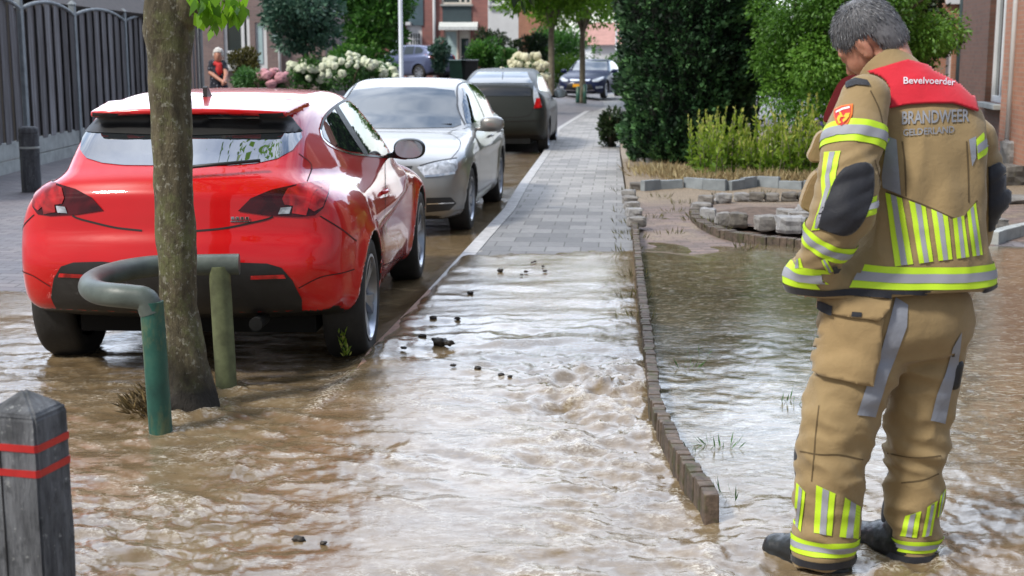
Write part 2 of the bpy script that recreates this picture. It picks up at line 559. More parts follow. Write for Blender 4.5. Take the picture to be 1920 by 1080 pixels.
# garden: brick paving, gravel and soil
def garden_material():
    t = NT('garden_paving'); g = t.geo((1, 1, 1), (0, 0, R_(-6)))
    br = t.n.new('ShaderNodeTexBrick')
    br.inputs['Scale'].default_value = 1.0; br.inputs['Brick Width'].default_value = 0.21
    br.inputs['Row Height'].default_value = 0.07; br.inputs['Mortar Size'].default_value = 0.006
    br.inputs['Color1'].default_value = (*lin(132, 112, 102), 1); br.inputs['Color2'].default_value = (*lin(96, 84, 80), 1)
    br.inputs['Mortar'].default_value = (*lin(84, 72, 58), 1)
    t.lk(g, br.inputs['Vector'])
    n = t.noise(t.geo(), 1.6, 6, 0.65); n2 = t.noise(t.geo(), 55, 4, 0.7)
    soil = t.ramp(n2, [(0.3, lin(76, 64, 50)), (0.5, lin(128, 112, 92)), (0.72, lin(172, 160, 138))])
    sep = t.n.new('ShaderNodeSeparateXYZ'); t.lk(t.geo(), sep.inputs[0])
    far = t.math('ADD', t.math('MULTIPLY', sep.outputs[1], 0.9), -13.4)
    far = t.math('ADD', far, t.math('MULTIPLY', n, 1.6), True)
    m = t.math('MAXIMUM', far, t.ramp(n, [(0.52, (0, 0, 0)), (0.66, (0.85, 0.85, 0.85))]))
    c = t.mix(m, br.outputs['Color'], soil)
    t.set(Base=c, Roughness=0.8, Normal=t.bump(t.math('ADD', br.outputs['Fac'], t.math('MULTIPLY', n2, -1.0)), -0.5, 0.01)); return t.m
M_GARD = garden_material()
V = []; Fq = []; gd = np.linspace(2.2, 30, 150); gx = np.concatenate([np.linspace(0, 6, 61), np.linspace(6.5, 26, 20)])
def gard_h(u, d): return 0.0 + 0.05 * sstep(11.3, 14.0, d) + 0.05 * sstep(15, 18, d)
for d in gd:
    for u in gx:
        V.append((xe(d) + 0.03 + u, d, float(gard_h(u, d)) + 0.012 * float(pnoise(u * 1.3, d * 1.3)) - 0.02))
m = len(gx)
Fq = [(i * m + k, i * m + k + 1, (i + 1) * m + k + 1, (i + 1) * m + k) for i in range(len(gd) - 1) for k in range(m - 1)]
o = build('garden_ground', V, Fq, M_GARD); tag(o, kind='structure')

# ------------------------------------------------------------------ flood water
def water_height(x, d):
    u = x - xk(d)                       # >0 right of the kerb line
    e = x - xe(d)                       # >0 garden
    edge = 0.35 * fbm(x * 2.3, d * 1.6, 3.0, 3)
    edge2 = 0.6 * fbm(x * 1.1, d * 0.9, 8.0, 3)
    wp = 0.022 - 0.06 * sstep(10.7, 11.7, d + edge)
    wp = wp - 0.02 * sstep(6.4, 5.0, d)
    gut = -0.055 + 0.06 * sstep(7.3, 6.0, d) - 0.012 * sstep(9, 20, d)
    gut = gut - 0.30 * sstep(24, 28, d)
    gut = gut - 0.05 * sstep(9.3, 11.5, d + edge2) * sstep(-2.2, -3.2, x)
    wg = 0.008 - 0.055 * sstep(10.8, 12.2, d + edge2)
    b1 = sstep(-0.16, 0.10, u)
    b2 = sstep(-0.06, 0.06, e)
    lvl = gut * (1 - b1) + wp * b1
    lvl = lvl * (1 - b2) + wg * b2
    # amplitude of the flow
    near = sstep(8.4, 5.8, d)
    a = 0.010 + 0.014 * near
    right = sstep(0.25, 0.9, u / np.maximum(xe(d) - xk(d), 0.3))
    pav = b1 * (1 - b2)
    a = a * (1 - pav) + pav * (0.004 + 0.027 * sstep(10.0, 7.0, d) * (0.25 + 0.75 * right) * (0.35 + 0.65 * sstep(4.0, 5.5, d)) + 0.006 * near)
    a = a * (1 - 0.72 * b2 * sstep(4.2, 5.2, d))
    a = a * (1 - 0.75 * (1 - b1) * sstep(7.4, 9.0, d))
    # standing waves on the pavement, crests across the flow
    q = d + 0.20 * fbm(x * 1.2, d * 0.8, 1.0, 3)
    stand = np.sin(q * 9.5 + 1.2 * pnoise(x * 1.5, d * 1.2, 4)) * (0.5 + 0.5 * pnoise(x * 1.4, d * 2.0, 7))
    n1 = fbm(x * 2.6 + 0.5 * d, d * 3.2, 0.0, 3, 0.55)
    n2 = fbm(x * 9.0, d * 12.0, 2.0, 3, 0.6)
    ridg = 1 - np.abs(fbm(x * 4.5 + 1.4 * d, d * 6.0 - 0.5 * x, 5.0, 3, 0.5))
    # long streaks of the swirl running to the lower right in the foreground
    s1 = 0.83 * x - 0.55 * d; s2 = 0.55 * x + 0.83 * d
    streak = fbm(s1 * 1.2, s2 * 7.5, 6.0, 4, 0.55) * near * (1 - b2)
    n3 = fbm(x * 22.0, d * 30.0, 21.0, 2, 0.6)
    z = lvl + a * 0.08 * n3 + a * (0.55 * n1 + 0.30 * n2 + 0.30 * (ridg - 0.6) + 0.50 * streak) + a * pav * 1.0 * stand * (1 - 0.5 * near) + a * (1 - b2) * 0.75 * fbm(x * 1.7 + .35 * d, d * 5.2 - .8 * x, 31.0, 3, 0.5)
    calm = 0.35 + 0.65 * sstep(-.35, .35, fbm(x * .9, d * .8, 12.0, 2))
    z = lvl + (z - lvl) * (calm * (1 - .0 * b2))
    # bow waves round the tree foot and the post
    foam = np.clip((ridg - 0.55) * 1.6, 0, 1) * np.clip(a / 0.022, 0, 1) * np.clip(0.4 + 1.2 * n2, 0, 1)
    foam = foam + 0.55 * near * np.clip(streak * 1.5 - 0.15, 0, 1)
    # churned patch against the edging, spill line at the kerb
    tb = np.exp(-(((x - TURB[0]) / .42) ** 2 + ((d - TURB[1]) / .55) ** 2)) * pav
    z = z + tb * .026 * (0.9 * n1 + (ridg - .55) + .25 * n2)
    sx, sy = SP1[0] - SP0[0], SP1[1] - SP0[1]
    tt = np.clip(((x - SP0[0]) * sx + (d - SP0[1]) * sy) / (sx * sx + sy * sy), 0, 1)
    sdist = np.hypot(x - SP0[0] - tt * sx, d - SP0[1] - tt * sy) + .03 * n2
    z = z + .014 * np.exp(-(sdist / .05) ** 2); foam = foam + 1.0 * np.exp(-(sdist / .035) ** 2) + .5 * tb * np.clip(n2, 0, 1)
    for (cx, cy, r) in OBST:
        rr = np.hypot((x - cx) , (y_scale := (d - cy)))
        z = z + 0.016 * np.exp(-((rr - r - 0.05) / 0.05) ** 2) * (0.6 + 0.8 * n2)
        foam = foam + 0.75 * np.exp(-((rr - r - 0.03) / 0.035) ** 2) * np.clip(0.5 + 1.2 * n2, 0, 1)
    edgef = np.exp(-((u + 0.10) / 0.07) ** 2) * sstep(7.6, 6.6, d) * sstep(5.8, 6.4, d)
    foam = foam + 0.8 * edgef * np.clip(0.3 + 1.2 * n2, 0, 1)
    ef = np.exp(-((e + 0.03) / 0.05) ** 2) * sstep(7.5, 6.0, d)
    foam = foam + 0.6 * ef * np.clip(0.3 + 1.2 * n2, 0, 1)
    return z, np.clip(foam, 0, 1), b2 * sstep(4.0, 5.6, d), pav * sstep(5.6, 6.8, d)
tree_p = G(342, 765); post_a = G(305, 812); post_b = G(427, 722)
TURB = (G(1140, 745).x, G(1140, 745).y); SP0 = G(588, 772); SP1 = G(662, 700)
OBST = [(tree_p.x, tree_p.y, 0.13), (post_a.x, post_a.y, 0.035), (post_b.x, post_b.y, 0.035), (G(1690, 1050).x, G(1690, 1050).y, 0.10), (G(60, 1300).x, 2.95, 0.11)]
rows = [2.5]
while rows[-1] < 26: rows.append(rows[-1] * 1.0046)
rows = np.array(rows); cols = np.concatenate([np.linspace(-1.1, -0.585, 130), np.linspace(-0.58, 0.58, 780), np.linspace(0.585, 1.3, 180)])
D, C = np.meshgrid(rows, cols, indexing='ij'); X = C * D
Zw, foam, gmask, pmask = water_height(X, D)
nr, nc = D.shape
I = np.arange(nr * nc).reshape(nr, nc)
Q = np.stack([I[:-1, :-1], I[:-1, 1:], I[1:, 1:], I[1:, :-1]], -1).reshape(-1, 4)
def water_material():
    t = NT('muddy_water'); g = t.geo((1, 1, 1))
    foam = t.attr('foam'); gm = t.attr('gmask'); pm = t.attr('pmask')
    n = t.noise(g, 3.2, 5, 0.6, 0.6)
    mud = t.ramp(n, [(0.28, (0.125, 0.085, 0.044)), (0.55, (0.185, 0.130, 0.070)), (0.8, (0.25, 0.185, 0.108))])
    gs = t.noise(t.geo((1.0, 1.6, 1.0)), 4.5, 6, 0.65, 1.2)
    gar = t.ramp(gs, [(0.30, (0.062, 0.054, 0.030)), (0.5, (0.125, 0.094, 0.050)), (0.70, (0.20, 0.155, 0.092))])
    col = t.mix(gm, mud, gar)
    fn = t.noise(t.geo((1, 1.3, 1)), 46, 5, 0.7, 0.8)
    froth = t.math('MULTIPLY', t.ramp(fn, [(0.46, (0, 0, 0)), (0.62, (1, 1, 1))]), t.math('ADD', t.math('MULTIPLY', foam, 1.15), 0.03))
    col = t.mix(t.math('MULTIPLY', froth, 0.8), col, (0.60, 0.55, 0.46))
    sc = t.noise(t.geo((1.0, 2.2, 1.0)), 15, 6, 0.7, 1.0)
    scum = t.math('MULTIPLY', t.ramp(sc, [(0.54, (0, 0, 0)), (0.60, (1, 1, 1))]), t.math('MULTIPLY', gm, 0.55))
    col = t.mix(scum, col, (0.42, 0.42, 0.36))
    pat = t.ramp(t.noise(g, 1.1, 3, .5), [(.35, (.25, .25, .25)), (.65, (1, 1, 1))])
    b = t.bump(t.math('MULTIPLY', t.noise(t.geo((1.0, 1.6, 1)), 17, 6, 0.62, 0.7), t.math('MULTIPLY', pat, t.math('SUBTRACT', 1.0, t.math('MULTIPLY', gm, 0.6)))), 0.15, 0.03)
    b = t.bump(t.noise(t.geo((1.0, 1.8, 1)), 62, 4, 0.6, 0.4), 0.035, 0.012, b)
    b = t.bump(t.noise(t.geo((1.0, 2.0, 1)), 150, 2, 0.5, 0.2), 0.012, 0.006, b)
    rough = t.math('ADD', t.math('MULTIPLY', froth, 0.4), 0.04)
    t.set(Base=col, Roughness=rough, IOR=1.40, Normal=b)
    t.p.inputs['Specular IOR Level'].default_value = 0.65
    return t.m
M_WATER = water_material()
o = build_np('flood_water', np.stack([X, D, Zw], -1).reshape(-1, 3), Q, M_WATER, None, True,
             {'foam': foam.ravel(), 'gmask': gmask.ravel(), 'pmask': pmask.ravel()})
tag(o, kind='structure')
# ------------------------------------------------------------------ cars
def paint(name, c, rough=0.32, metal=0.0, coat=1.0, flake=0.0):
    t = NT(name); v = t.coord('Object')
    n = t.noise(v, 2.5, 4, 0.6)
    col = t.ramp(n, [(0.3, tuple(x * 0.94 for x in c)), (0.7, tuple(min(1, x * 1.05) for x in c))])
    # a little road dirt low on the body
    sep = t.n.new('ShaderNodeSeparateXYZ'); t.lk(v, sep.inputs[0])
    low = t.math('ADD', t.math('MULTIPLY', sep.outputs[2], -3.2), 1.25)
    d = t.math('MULTIPLY', t.math('ADD', low, t.math('MULTIPLY', t.noise(v, 9, 5, .65), 0.6), True), 0.14)
    col = t.mix(d, col, (0.10, 0.08, 0.06))
    t.set(Base=col, Roughness=rough, Metallic=metal)
    t.p.inputs['Coat Weight'].default_value = coat; t.p.inputs['Coat Roughness'].default_value = 0.035; t.p.inputs['Coat IOR'].default_value = 1.5; t.p.inputs['Specular IOR Level'].default_value = 0.15 if metal < .2 else .5
    return t.m
def glassmat(name, c=(0.012, 0.014, 0.016), ior=1.75, rough=0.015):
    t = NT(name); t.set(Base=c, Roughness=rough, IOR=ior)
    t.p.inputs['Specular IOR Level'].default_value = 0.75
    return t.m
M_GLASS = glassmat('tinted_glass'); M_GLASSR = glassmat('rear_glass', (0.02, 0.024, 0.028), 2.6); M_GLASS2 = glassmat('windscreen_glass', (0.035, 0.05, 0.065), 1.55)
M_SPOILER_SHADE = None
M_RUBBER = plain('tyre_rubber', (0.022, 0.021, 0.020), 0.75, 0, 0.3, 12, 0.2, 60)
M_BLACKP = plain('black_plastic', (0.018, 0.018, 0.019), 0.45, 0, 0.25, 10, 0.1, 200)
M_ALLOY = plain('alloy', (0.34, 0.36, 0.40), 0.28, 0.85, 0.12, 8)
M_ALLOYD = plain('dark_alloy', (0.07, 0.075, 0.085), 0.35, 0.7, 0.15, 8)
M_CHROME = plain('chrome', (0.75, 0.75, 0.76), 0.12, 1.0, 0.05, 5)
M_SEAM = plain('panel_gap', (0.012, 0.006, 0.006), 0.7)
def lampmat(name, c, rough=0.08, ior=1.55, var=0.5, sc=9):
    t = NT(name); v = t.coord('Object')
    n = t.noise(v, sc, 3, 0.5, 1.0)
    t.set(Base=t.ramp(n, [(0.35, tuple(x * (1 - var) for x in c)), (0.65, tuple(min(1, x * (1 + var)) for x in c))]), Roughness=rough, IOR=ior)
    t.p.inputs['Coat Weight'].default_value = 0.25; t.p.inputs['Coat Roughness'].default_value = 0.03
    return t.m
M_LAMPDARK = lampmat('smoked_red_lens', (0.055, 0.002, 0.004), 0.06, 1.4); M_LAMPRED = lampmat('red_lens', (0.42, 0.010, 0.012))
M_LAMPCLR = lampmat('clear_lens', (0.42, 0.46, 0.52), 0.10, 1.55, 0.45, 14)
M_PLATEY = plain('yellow_plate', lin(240, 170, 30), 0.4, 0, 0.05)

class Sil:
    def __init__(s, pts, n=8, h=0.008, pad=0.35, smooth=2, closed=True):
        P = cr(pts, n, True)
        lo = P.min(0) - pad; hi = P.max(0) + pad
        nx = int((hi[0] - lo[0]) / h) + 2; nz = int((hi[1] - lo[1]) / h) + 2
        X, Z = np.meshgrid(lo[0] + h * np.arange(nx), lo[1] + h * np.arange(nz), indexing='ij')
        d2 = np.full(X.shape, 1e9); ins = np.zeros(X.shape, bool)
        for i in range(len(P)):
            a = P[i]; b = P[(i + 1) % len(P)]; e = b - a; L = max(e @ e, 1e-12)
            t = np.clip(((X - a[0]) * e[0] + (Z - a[1]) * e[1]) / L, 0, 1)
            d2 = np.minimum(d2, (X - a[0] - t * e[0]) ** 2 + (Z - a[1] - t * e[1]) ** 2)
            c = (a[1] > Z) != (b[1] > Z)
            if abs(e[1]) > 1e-12: ins ^= c & (X < e[0] * (Z - a[1]) / e[1] + a[0])
        D = np.sqrt(d2); D[ins] *= -1
        for _ in range(smooth):
            for ax in (0, 1):
                D = 0.25 * np.roll(D, 1, ax) + 0.5 * D + 0.25 * np.roll(D, -1, ax)
        s.D = D; s.lo = lo; s.h = h
    def __call__(s, x, z):
        u = np.clip((x - s.lo[0]) / s.h, 1, s.D.shape[0] - 2.001); v = np.clip((z - s.lo[1]) / s.h, 1, s.D.shape[1] - 2.001)
        i = u.astype(np.int64); j = v.astype(np.int64); a = u - i; b = v - j
        D = s.D
        return (D[i, j] * (1 - a) + D[i + 1, j] * a) * (1 - b) + (D[i, j + 1] * (1 - a) + D[i + 1, j + 1] * a) * b

def spl(pts):
    P = cr(pts, 10); 
    return lambda x: np.interp(x, P[:, 0], P[:, 1])

def car_field(c):
    SL = Sil(c['lower']); SG = Sil(c['upper'])
    plan = spl(c['plan']); sect = spl(c['sect']); gpl = spl(c['gplan']); 
    zb, zr, wr = c['zb'], c['zr'], c['wr']
    arches = c['arches']; R = c['arch_r']
    kr, kf = c['bow']; xr0, xf0 = c['bowx']
    def f(x, y, z):
        ay = np.abs(y); y2 = ay * ay
        sr = sstep(xr0 + 1.1, xr0, x); sf = sstep(xf0 - 1.3, xf0, x)
        xs = x - kr * y2 * sr + kf * y2 * sf
        dl = SL(xs, z + 0.06 * y2 * sstep(0.55, 0.85, z))
        hw = plan(x) + sect(z)
        for xa in arches:
            r = np.hypot(x - xa, z - c['arch_z'])
            hw = hw + c.get('flare', 0.02) * np.exp(-((r - R) / 0.07) ** 2) * sstep(0.95, 0.75, z)
        if 'crease' in c:
            x0, z0, x1, z1, amp, wdt = c['crease']
            zl = z0 + (z1 - z0) * (x - x0) / (x1 - x0)
            q = z - zl
            m = sstep(x0 - 0.1, x0 + 0.5, x) * sstep(x1 + 0.1, x1 - 0.3, x)
            hw = hw + amp * m * np.where(q > 0, np.exp(-(q / 0.03)), -1.0 * np.exp(q / wdt) + 2.0 * np.exp(q / 0.03)) 
        dy = (ay - hw) * 0.96
        low = smax(dl, dy, c.get('kl', 0.10))
        cz = c.get('crown', 0.07)
        dg = SG(x - c['gbow'][0] * y2 * sr + c['gbow'][1] * y2 * sstep(0.9, 1.6, x), z + cz * y2)
        tt = np.clip((z - zb) / (zr - zb), -0.5, 1.2)
        hg = gpl(x) + (wr - c['wb']) * (0.75 * tt + 0.25 * tt * np.abs(tt))
        gre = smax(dg, (ay - hg) * 0.93, c.get('kg', 0.10))
        g = smin(low, gre, c.get('kb', 0.05))
        for xa in arches:
            r = np.hypot(x - xa, z - c['arch_z'])
            cut = smax(r - R, 0.48 - ay, 0.01)
            g = smax(g, -cut, 0.008)
        if 'extra' in c: g = c['extra'](g, x, y, z)
        return g
    return f

class Car:
    def __init__(s, name, label, cat, c, loc, heading, mat, h=0.018, group=None, custom=True):
        s.root = thing(name, label, cat, loc, math.atan2(heading[1], heading[0]), group)
        s.M = Matrix.Translation(Vector(loc)) @ Matrix.Rotation(math.atan2(heading[1], heading[0]), 4, 'Z')
        s.Mi = s.M.inverted(); s.c = c
        f = car_field(c); s.f = f
        xs = [p[0] for p in c['lower']]
        s.body, P, Q = sdf_obj('body', f, (min(xs) - 0.1, -1.02, c.get('zmin', 0.12)), (max(xs) + 0.1, 1.02, c['zr'] + 0.15), h, mat, s.root, custom)
        s.bvh = bvh_of(P, Q)
        # wheel-arch liners and the underside are black plastic
        s.body.data.materials.append(M_BLACKP)
        cen = P[Q].mean(1); e1 = P[Q[:, 1]] - P[Q[:, 0]]; e2 = P[Q[:, 3]] - P[Q[:, 0]]
        nn = np.cross(e1, e2); nn /= np.maximum(np.linalg.norm(nn, axis=1), 1e-9)[:, None]
        blk = (nn[:, 2] < -0.75) & (cen[:, 2] < 0.5)
        for xa in c['arches']:
            r = np.hypot(cen[:, 0] - xa, cen[:, 2] - c['arch_z'])
            rd = ((cen[:, 0] - xa) * nn[:, 0] + (cen[:, 2] - c['arch_z']) * nn[:, 2]) / np.maximum(r, 1e-6)
            blk |= (r < c['arch_r'] + 0.012) & (rd < -0.5)
            blk |= (r < c['arch_r'] - 0.005)
        s.body.data.polygons.foreach_set('material_index', blk.astype(np.int32))
    def hit_px(s, px, py):
        o = s.Mi @ Vector((0, 0, CAM_H)); d = (s.Mi.to_3x3() @ ray(px, py)).normalized()
        return s.bvh.ray_cast(o, d)[:2]
    def loc2(s, pts, ax=(1, 2)):
        out = []
        for p in pts:
            l, n = s.hit_px(*p)
            if l is None: print('miss', p); continue
            out.append((l[ax[0]], l[ax[1]]))
        return out
    def sym(s, pts):
        """right-hand outline in photo pixels -> full outline (y,z), mirrored"""
        q = s.loc2(pts)
        r = [(-abs(y), z) for y, z in q]
        return [(0.0, r[0][1])] + r + [(0.0, r[-1][1])] + [(-y, z) for y, z in r[::-1]]
    def patch(s, name, poly, mat, proj='px', off=0.004, step=None, mirror=True, flip_both=False, label=None, parent=None):
        """lay a sheet on the body. proj: 'px' photo pixels, 'side' (x,z), 'rear'/'front' (y,z), 'top' (x,y)"""
        step = step or (7 if proj == 'px' else 0.035)
        vs, fs = tri_fill(poly, step)
        pts = []
        for a, b in vs:
            if proj == 'px': l, n = s.hit_px(a, b)
            elif proj == 'side': l, n = s.bvh.ray_cast(Vector((a, -1.6, b)), Vector((0, 1, 0)))[:2]
            elif proj == 'rear': l, n = s.bvh.ray_cast(Vector((-3, a, b)), Vector((1, 0, 0)))[:2]
            elif proj == 'front': l, n = s.bvh.ray_cast(Vector((6, a, b)), Vector((-1, 0, 0)))[:2]
            else: l, n = s.bvh.ray_cast(Vector((a, b, 3)), Vector((0, 0, -1)))[:2]
            pts.append(None if l is None else l + n * off)
        objs = []
        keep = [f for f in fs if all(pts[i] is not None for i in f)]
        if not keep: print('no hits', name); return []
        V = [p if p is not None else Vector((0, 0, 0)) for p in pts]
        used = sorted({i for f in keep for i in f}); mp_ = {u: k for k, u in enumerate(used)}
        V = [V[u] for u in used]; keep = [[mp_[i] for i in f] for f in keep]
        sides = [1] + ([-1] if mirror else [])
        for sg in sides:
            VV = [Vector((v.x, v.y * sg, v.z)) for v in V]
            # thin solid rim so the sheet has an edge
            o = build(name, VV, keep, mat, parent or s.root, True)
            bm = bmesh.new(); bm.from_mesh(o.data); bmesh.ops.recalc_face_normals(bm, faces=bm.faces[:])
            bm.normal_update()
            c0 = sum((v.normal.dot(v.co - Vector((1.2, 0, 0.7))) for v in bm.verts))
            if c0 < 0: bmesh.ops.reverse_faces(bm, faces=bm.faces[:])
            bm.to_mesh(o.data); bm.free()
            if label: o['label'] = label
            objs.append(o)
        return objs
    def seam(s, name, line, width=0.006, proj='px', off=0.0025, mat=None, mirror=True, n=6, parent=None):
        L = cr(line, n)
        pts = []
        for a, b in L:
            if proj == 'px': l, nn = s.hit_px(a, b)
            elif proj == 'side': l, nn = s.bvh.ray_cast(Vector((a, -1.6, b)), Vector((0, 1, 0)))[:2]
            elif proj == 'rear': l, nn = s.bvh.ray_cast(Vector((-3, a, b)), Vector((1, 0, 0)))[:2]
            else: l, nn = s.bvh.ray_cast(Vector((6, a, b)), Vector((-1, 0, 0)))[:2]
            if l is not None: pts.append((l, nn))
        if len(pts) < 2: print('seam', name); return
        for sg in ([1, -1] if mirror else [1]):
            V = []; F = []
            for i, (l, nn) in enumerate(pts):
                d = (pts[min(i + 1, len(pts) - 1)][0] - pts[max(i - 1, 0)][0]).normalized()
                u = d.cross(nn).normalized() * width / 2
                for q in (l + nn * off + u, l + nn * off - u): V.append(Vector((q.x, q.y * sg, q.z)))
                if i: F.append([2 * i - 2, 2 * i - 1, 2 * i + 1, 2 * i])
            build(name, V, F, mat or M_SEAM, parent or s.root, True)

def make_wheel(root, R, wid, rim_r, pos, side, style='twin', rim_mat=None, n_sp=5, rot=0.0):
    """wheel part with tyre and rim; side -1 = right hand (outer face towards -y)"""
    rim_mat = rim_mat or M_ALLOY
    h = wid / 2
    hub = bpy.data.objects.new('wheel', None); 
    mb = MB()
    prof = [(rim_r - 0.012, -h * .78), (rim_r + 0.012, -h * .92), (R - 0.05, -h), (R - 0.018, -h * .93), (R - 0.004, -h * .72), (R, -h * .4), (R, h * .4), (R - .004, h * .72), (R - 0.018, h * .93), (R - 0.05, h), (rim_r + 0.012, h * .92), (rim_r - 0.012, h * .78)]
    mb.lathe(prof, 48, 'Y')
    tyre = mb.build('tyre', M_RUBBER, None, True)
    w = bpy.data.objects.new('wheel', tyre.data); bpy.data.objects.remove(tyre); bpy.data.objects.remove(hub)
    link(w); w.parent = root; w.location = pos; w.rotation_euler = (0, rot, 0 if side < 0 else math.pi)
    r = MB()
    r.lathe([(rim_r, -h * .80), (rim_r + .004, -h * .95), (rim_r - .012, -h * .97), (rim_r - .022, -h * .80), (rim_r - .03, -h * .2), (rim_r - .03, h * .7)], 48, 'Y', mi=0)
    r.lathe([(0.0, -h * .10), (rim_r - .02, -h * .10)], 32, 'Y', mi=1)
    for k in range(n_sp):
        a = 2 * math.pi * k / n_sp
        arms = (-0.13, 0.13) if style == 'twin' else (0.0,)
        for da in arms:
            w0 = 0.020 if style == 'twin' else 0.035; w1 = 0.026 if style == 'twin' else 0.05
            vs = []
            for (rr, ww, dep, an) in ((0.035, w0 * .8, -h * .62, a + da * .3), (rim_r * .55, w0, -h * .74, a + da * .75), (rim_r - .012, w1, -h * .84, a + da * 1.25)):
                ca, sa = math.cos(an), math.sin(an)
                for q, dd in ((-ww, dep), (ww, dep), (ww, dep + .03), (-ww, dep + .03)):
                    vs.append(Vector((rr * ca - q * sa, dd, rr * sa + q * ca)))
            fs = []
            for i in (0, 4):
                for j in range(4):
                    j2 = (j + 1) % 4; fs.append([i + j, i + j2, i + 4 + j2, i + 4 + j])
            r.add(vs, fs, 0)
    r.lathe([(0.0, -h * .68), (0.03, -h * .68), (0.042, -h * .60), (0.06, -h * .55), (0.06, -h * .1)], 24, 'Y', mi=0)
    ro = r.build('rim', [rim_mat, M_ALLOYD], w, True, auto=35)
    return w

def mirror_part(car, name, pos, mat, glass, scale=1.0, sides=(1, -1), facing_rear=True):
    """door mirror: housing SDF + stalk + glass; pos for the right side (negative y)"""
    for sg in sides:
        c = Vector((pos[0], pos[1] * (1 if sg > 0 else -1), pos[2]))
        def f(x, y, z):
            X = (x - c.x) / (0.085 * scale); Y = (y - c.y) / (0.125 * scale); Z = (z - c.z) / (0.082 * scale)
            e = ((np.abs(X) ** 2.4 + np.abs(Y) ** 2.6 + np.abs(Z) ** 2.4) ** (1 / 2.4) - 1) * 0.08 * scale
            e = smax(e, -(x - (c.x - 0.055 * scale)), 0.012)
            inn = -1 if c.y > 0 else 1
            sx, sy, sz = c.x + 0.02, c.y + inn * 0.14 * scale, c.z - 0.055 * scale
            st = np.maximum(np.maximum(np.abs(x - sx) - 0.03, np.abs(y - sy) - 0.10 * scale), np.abs(z - sz) - 0.016)
            return smin(e, st, 0.03)
        o, P, Q = sdf_obj('mirror', f, (c.x - .14, c.y - .30, c.z - .14), (c.x + .14, c.y + .30, c.z + .14), 0.011, mat, car.root)
        gl = MB(); pts = []
        for k in range(28):
            t = 2 * math.pi * k / 28
            ct, st_ = math.cos(t), math.sin(t)
            pts.append((c.y + 0.108 * scale * math.copysign(abs(ct) ** .8, ct), c.z + 0.068 * scale * math.copysign(abs(st_) ** .8, st_)))
        gl.prism([(p[0], p[1]) for p in pts], 0, 0.004, Matrix(((0, 0, -1, c.x - 0.057 * scale), (1, 0, 0, 0), (0, 1, 0, 0), (0, 0, 0, 1))))
        gl.build('mirror_glass', glass, o, False)
M_MIRROR = plain('mirror_glass', (0.55, 0.62, 0.66), 0.04, 1.0, 0.03)
# ---- the red three-door hatchback
M_RED = paint('red_paint', (0.58, 0.004, 0.006), 0.30)
a_ = G(694, 657, -0.04); b_ = G(793, 507, -0.04)
hd = (b_ - a_); hd.z = 0; hd.normalize()
left = Vector((-hd.y, hd.x, 0))
red_loc = a_ + left * 0.90; red_loc.z = -0.075
def red_extra(g, x, y, z):
    ay = np.abs(y)
    # roof spoiler: wedge over the rear window with fins down the pillars
    xt = -0.40 + 0.20 * y * y
    top = 1.468 - 0.115 * np.clip((0.05 - x), 0, 1) - 0.09 * y * y
    wdt = 0.565 - 0.045 * np.clip((0.05 - x) / 0.45, 0, 1)
    d = smax(smax(np.abs(z - top + 0.016) - 0.016, (x - 0.12), 0.01), smax(xt - x, ay - wdt, 0.03), 0.012)
    fin = smax(np.abs(ay - wdt + 0.03 + (z - top) * -0.32) - 0.014, smax(smax(z - top, top - 0.17 - (x - xt) * 0.15 - z, .01), smax(xt + (top - z) * 0.0 - x + 0.0, x + 0.05, .01), .01), 0.01)
    g = smin(g, d, 0.012)
    return g
cR = dict(
    lower=[(-0.60, 0.36), (-0.72, 0.38), (-0.79, 0.48), (-0.825, 0.62), (-0.80, 0.74), (-0.765, 0.82), (-0.745, 0.92), (-0.715, 1.02), (-0.60, 1.085), (-0.2, 1.085), (0.4, 1.06), (1.0, 1.02), (1.7, 0.98), (2.1, 0.975), (2.5, 0.94), (3.0, 0.85), (3.4, 0.73), (3.58, 0.58), (3.62, 0.42), (3.55, 0.26), (3.2, 0.19), (2.0, 0.19), (0.8, 0.19), (-0.2, 0.26)],
    upper=[(-0.60, 0.92), (-0.66, 1.06), (-0.50, 1.20), (-0.30, 1.345), (-0.12, 1.425), (0.25, 1.475), (0.7, 1.498), (1.1, 1.488), (1.45, 1.43), (1.8, 1.28), (2.15, 1.09), (2.42, 0.92), (2.1, 0.8), (1.0, 0.75), (-0.2, 0.8)],
    plan=[(-0.95, 0.60), (-0.82, 0.68), (-0.62, 0.825), (-0.35, 0.895), (0.0, 0.920), (0.4, 0.905), (1.0, 0.88), (1.8, 0.875), (2.4, 0.895), (2.8, 0.905), (3.2, 0.86), (3.5, 0.70), (3.7, 0.5)],
    sect=[(0.0, -0.08), (0.2, -0.055), (0.35, -0.02), (0.55, 0.0), (0.75, -0.004), (0.88, -0.03), (0.98, -0.085), (1.08, -0.17), (1.3, -0.32)],
    gplan=[(-0.75, 0.58), (-0.5, 0.64), (-0.2, 0.72), (0.2, 0.785), (0.8, 0.81), (1.6, 0.81), (2.2, 0.78), (2.6, 0.74)],
    zb=1.02, zr=1.50, wb=0.80, wr=0.555, arches=(0.0, 2.695), arch_z=0.335, arch_r=0.385, flare=0.024,
    bow=(0.22, 0.22), bowx=(-0.83, 3.6), gbow=(0.24, 0.30), crease=(0.25, 0.86, 2.3, 0.76, 0.008, 0.22), kl=0.12, kg=0.08, kb=0.05, zmin=0.12, extra=red_extra)
red = Car('red_hatchback', 'glossy red three door hatchback parked behind the tree in the flood, seen from behind', 'car', cR, red_loc, hd, M_RED, 0.0155)
for xw in (0.0, 2.695):
    for sg in (-1, 1):
        make_wheel(red.root, 0.345, 0.235, 0.242, (xw, sg * 0.80, 0.345), sg, 'twin', M_ALLOY, 5, 0.35 if xw == 0 else 0.9)
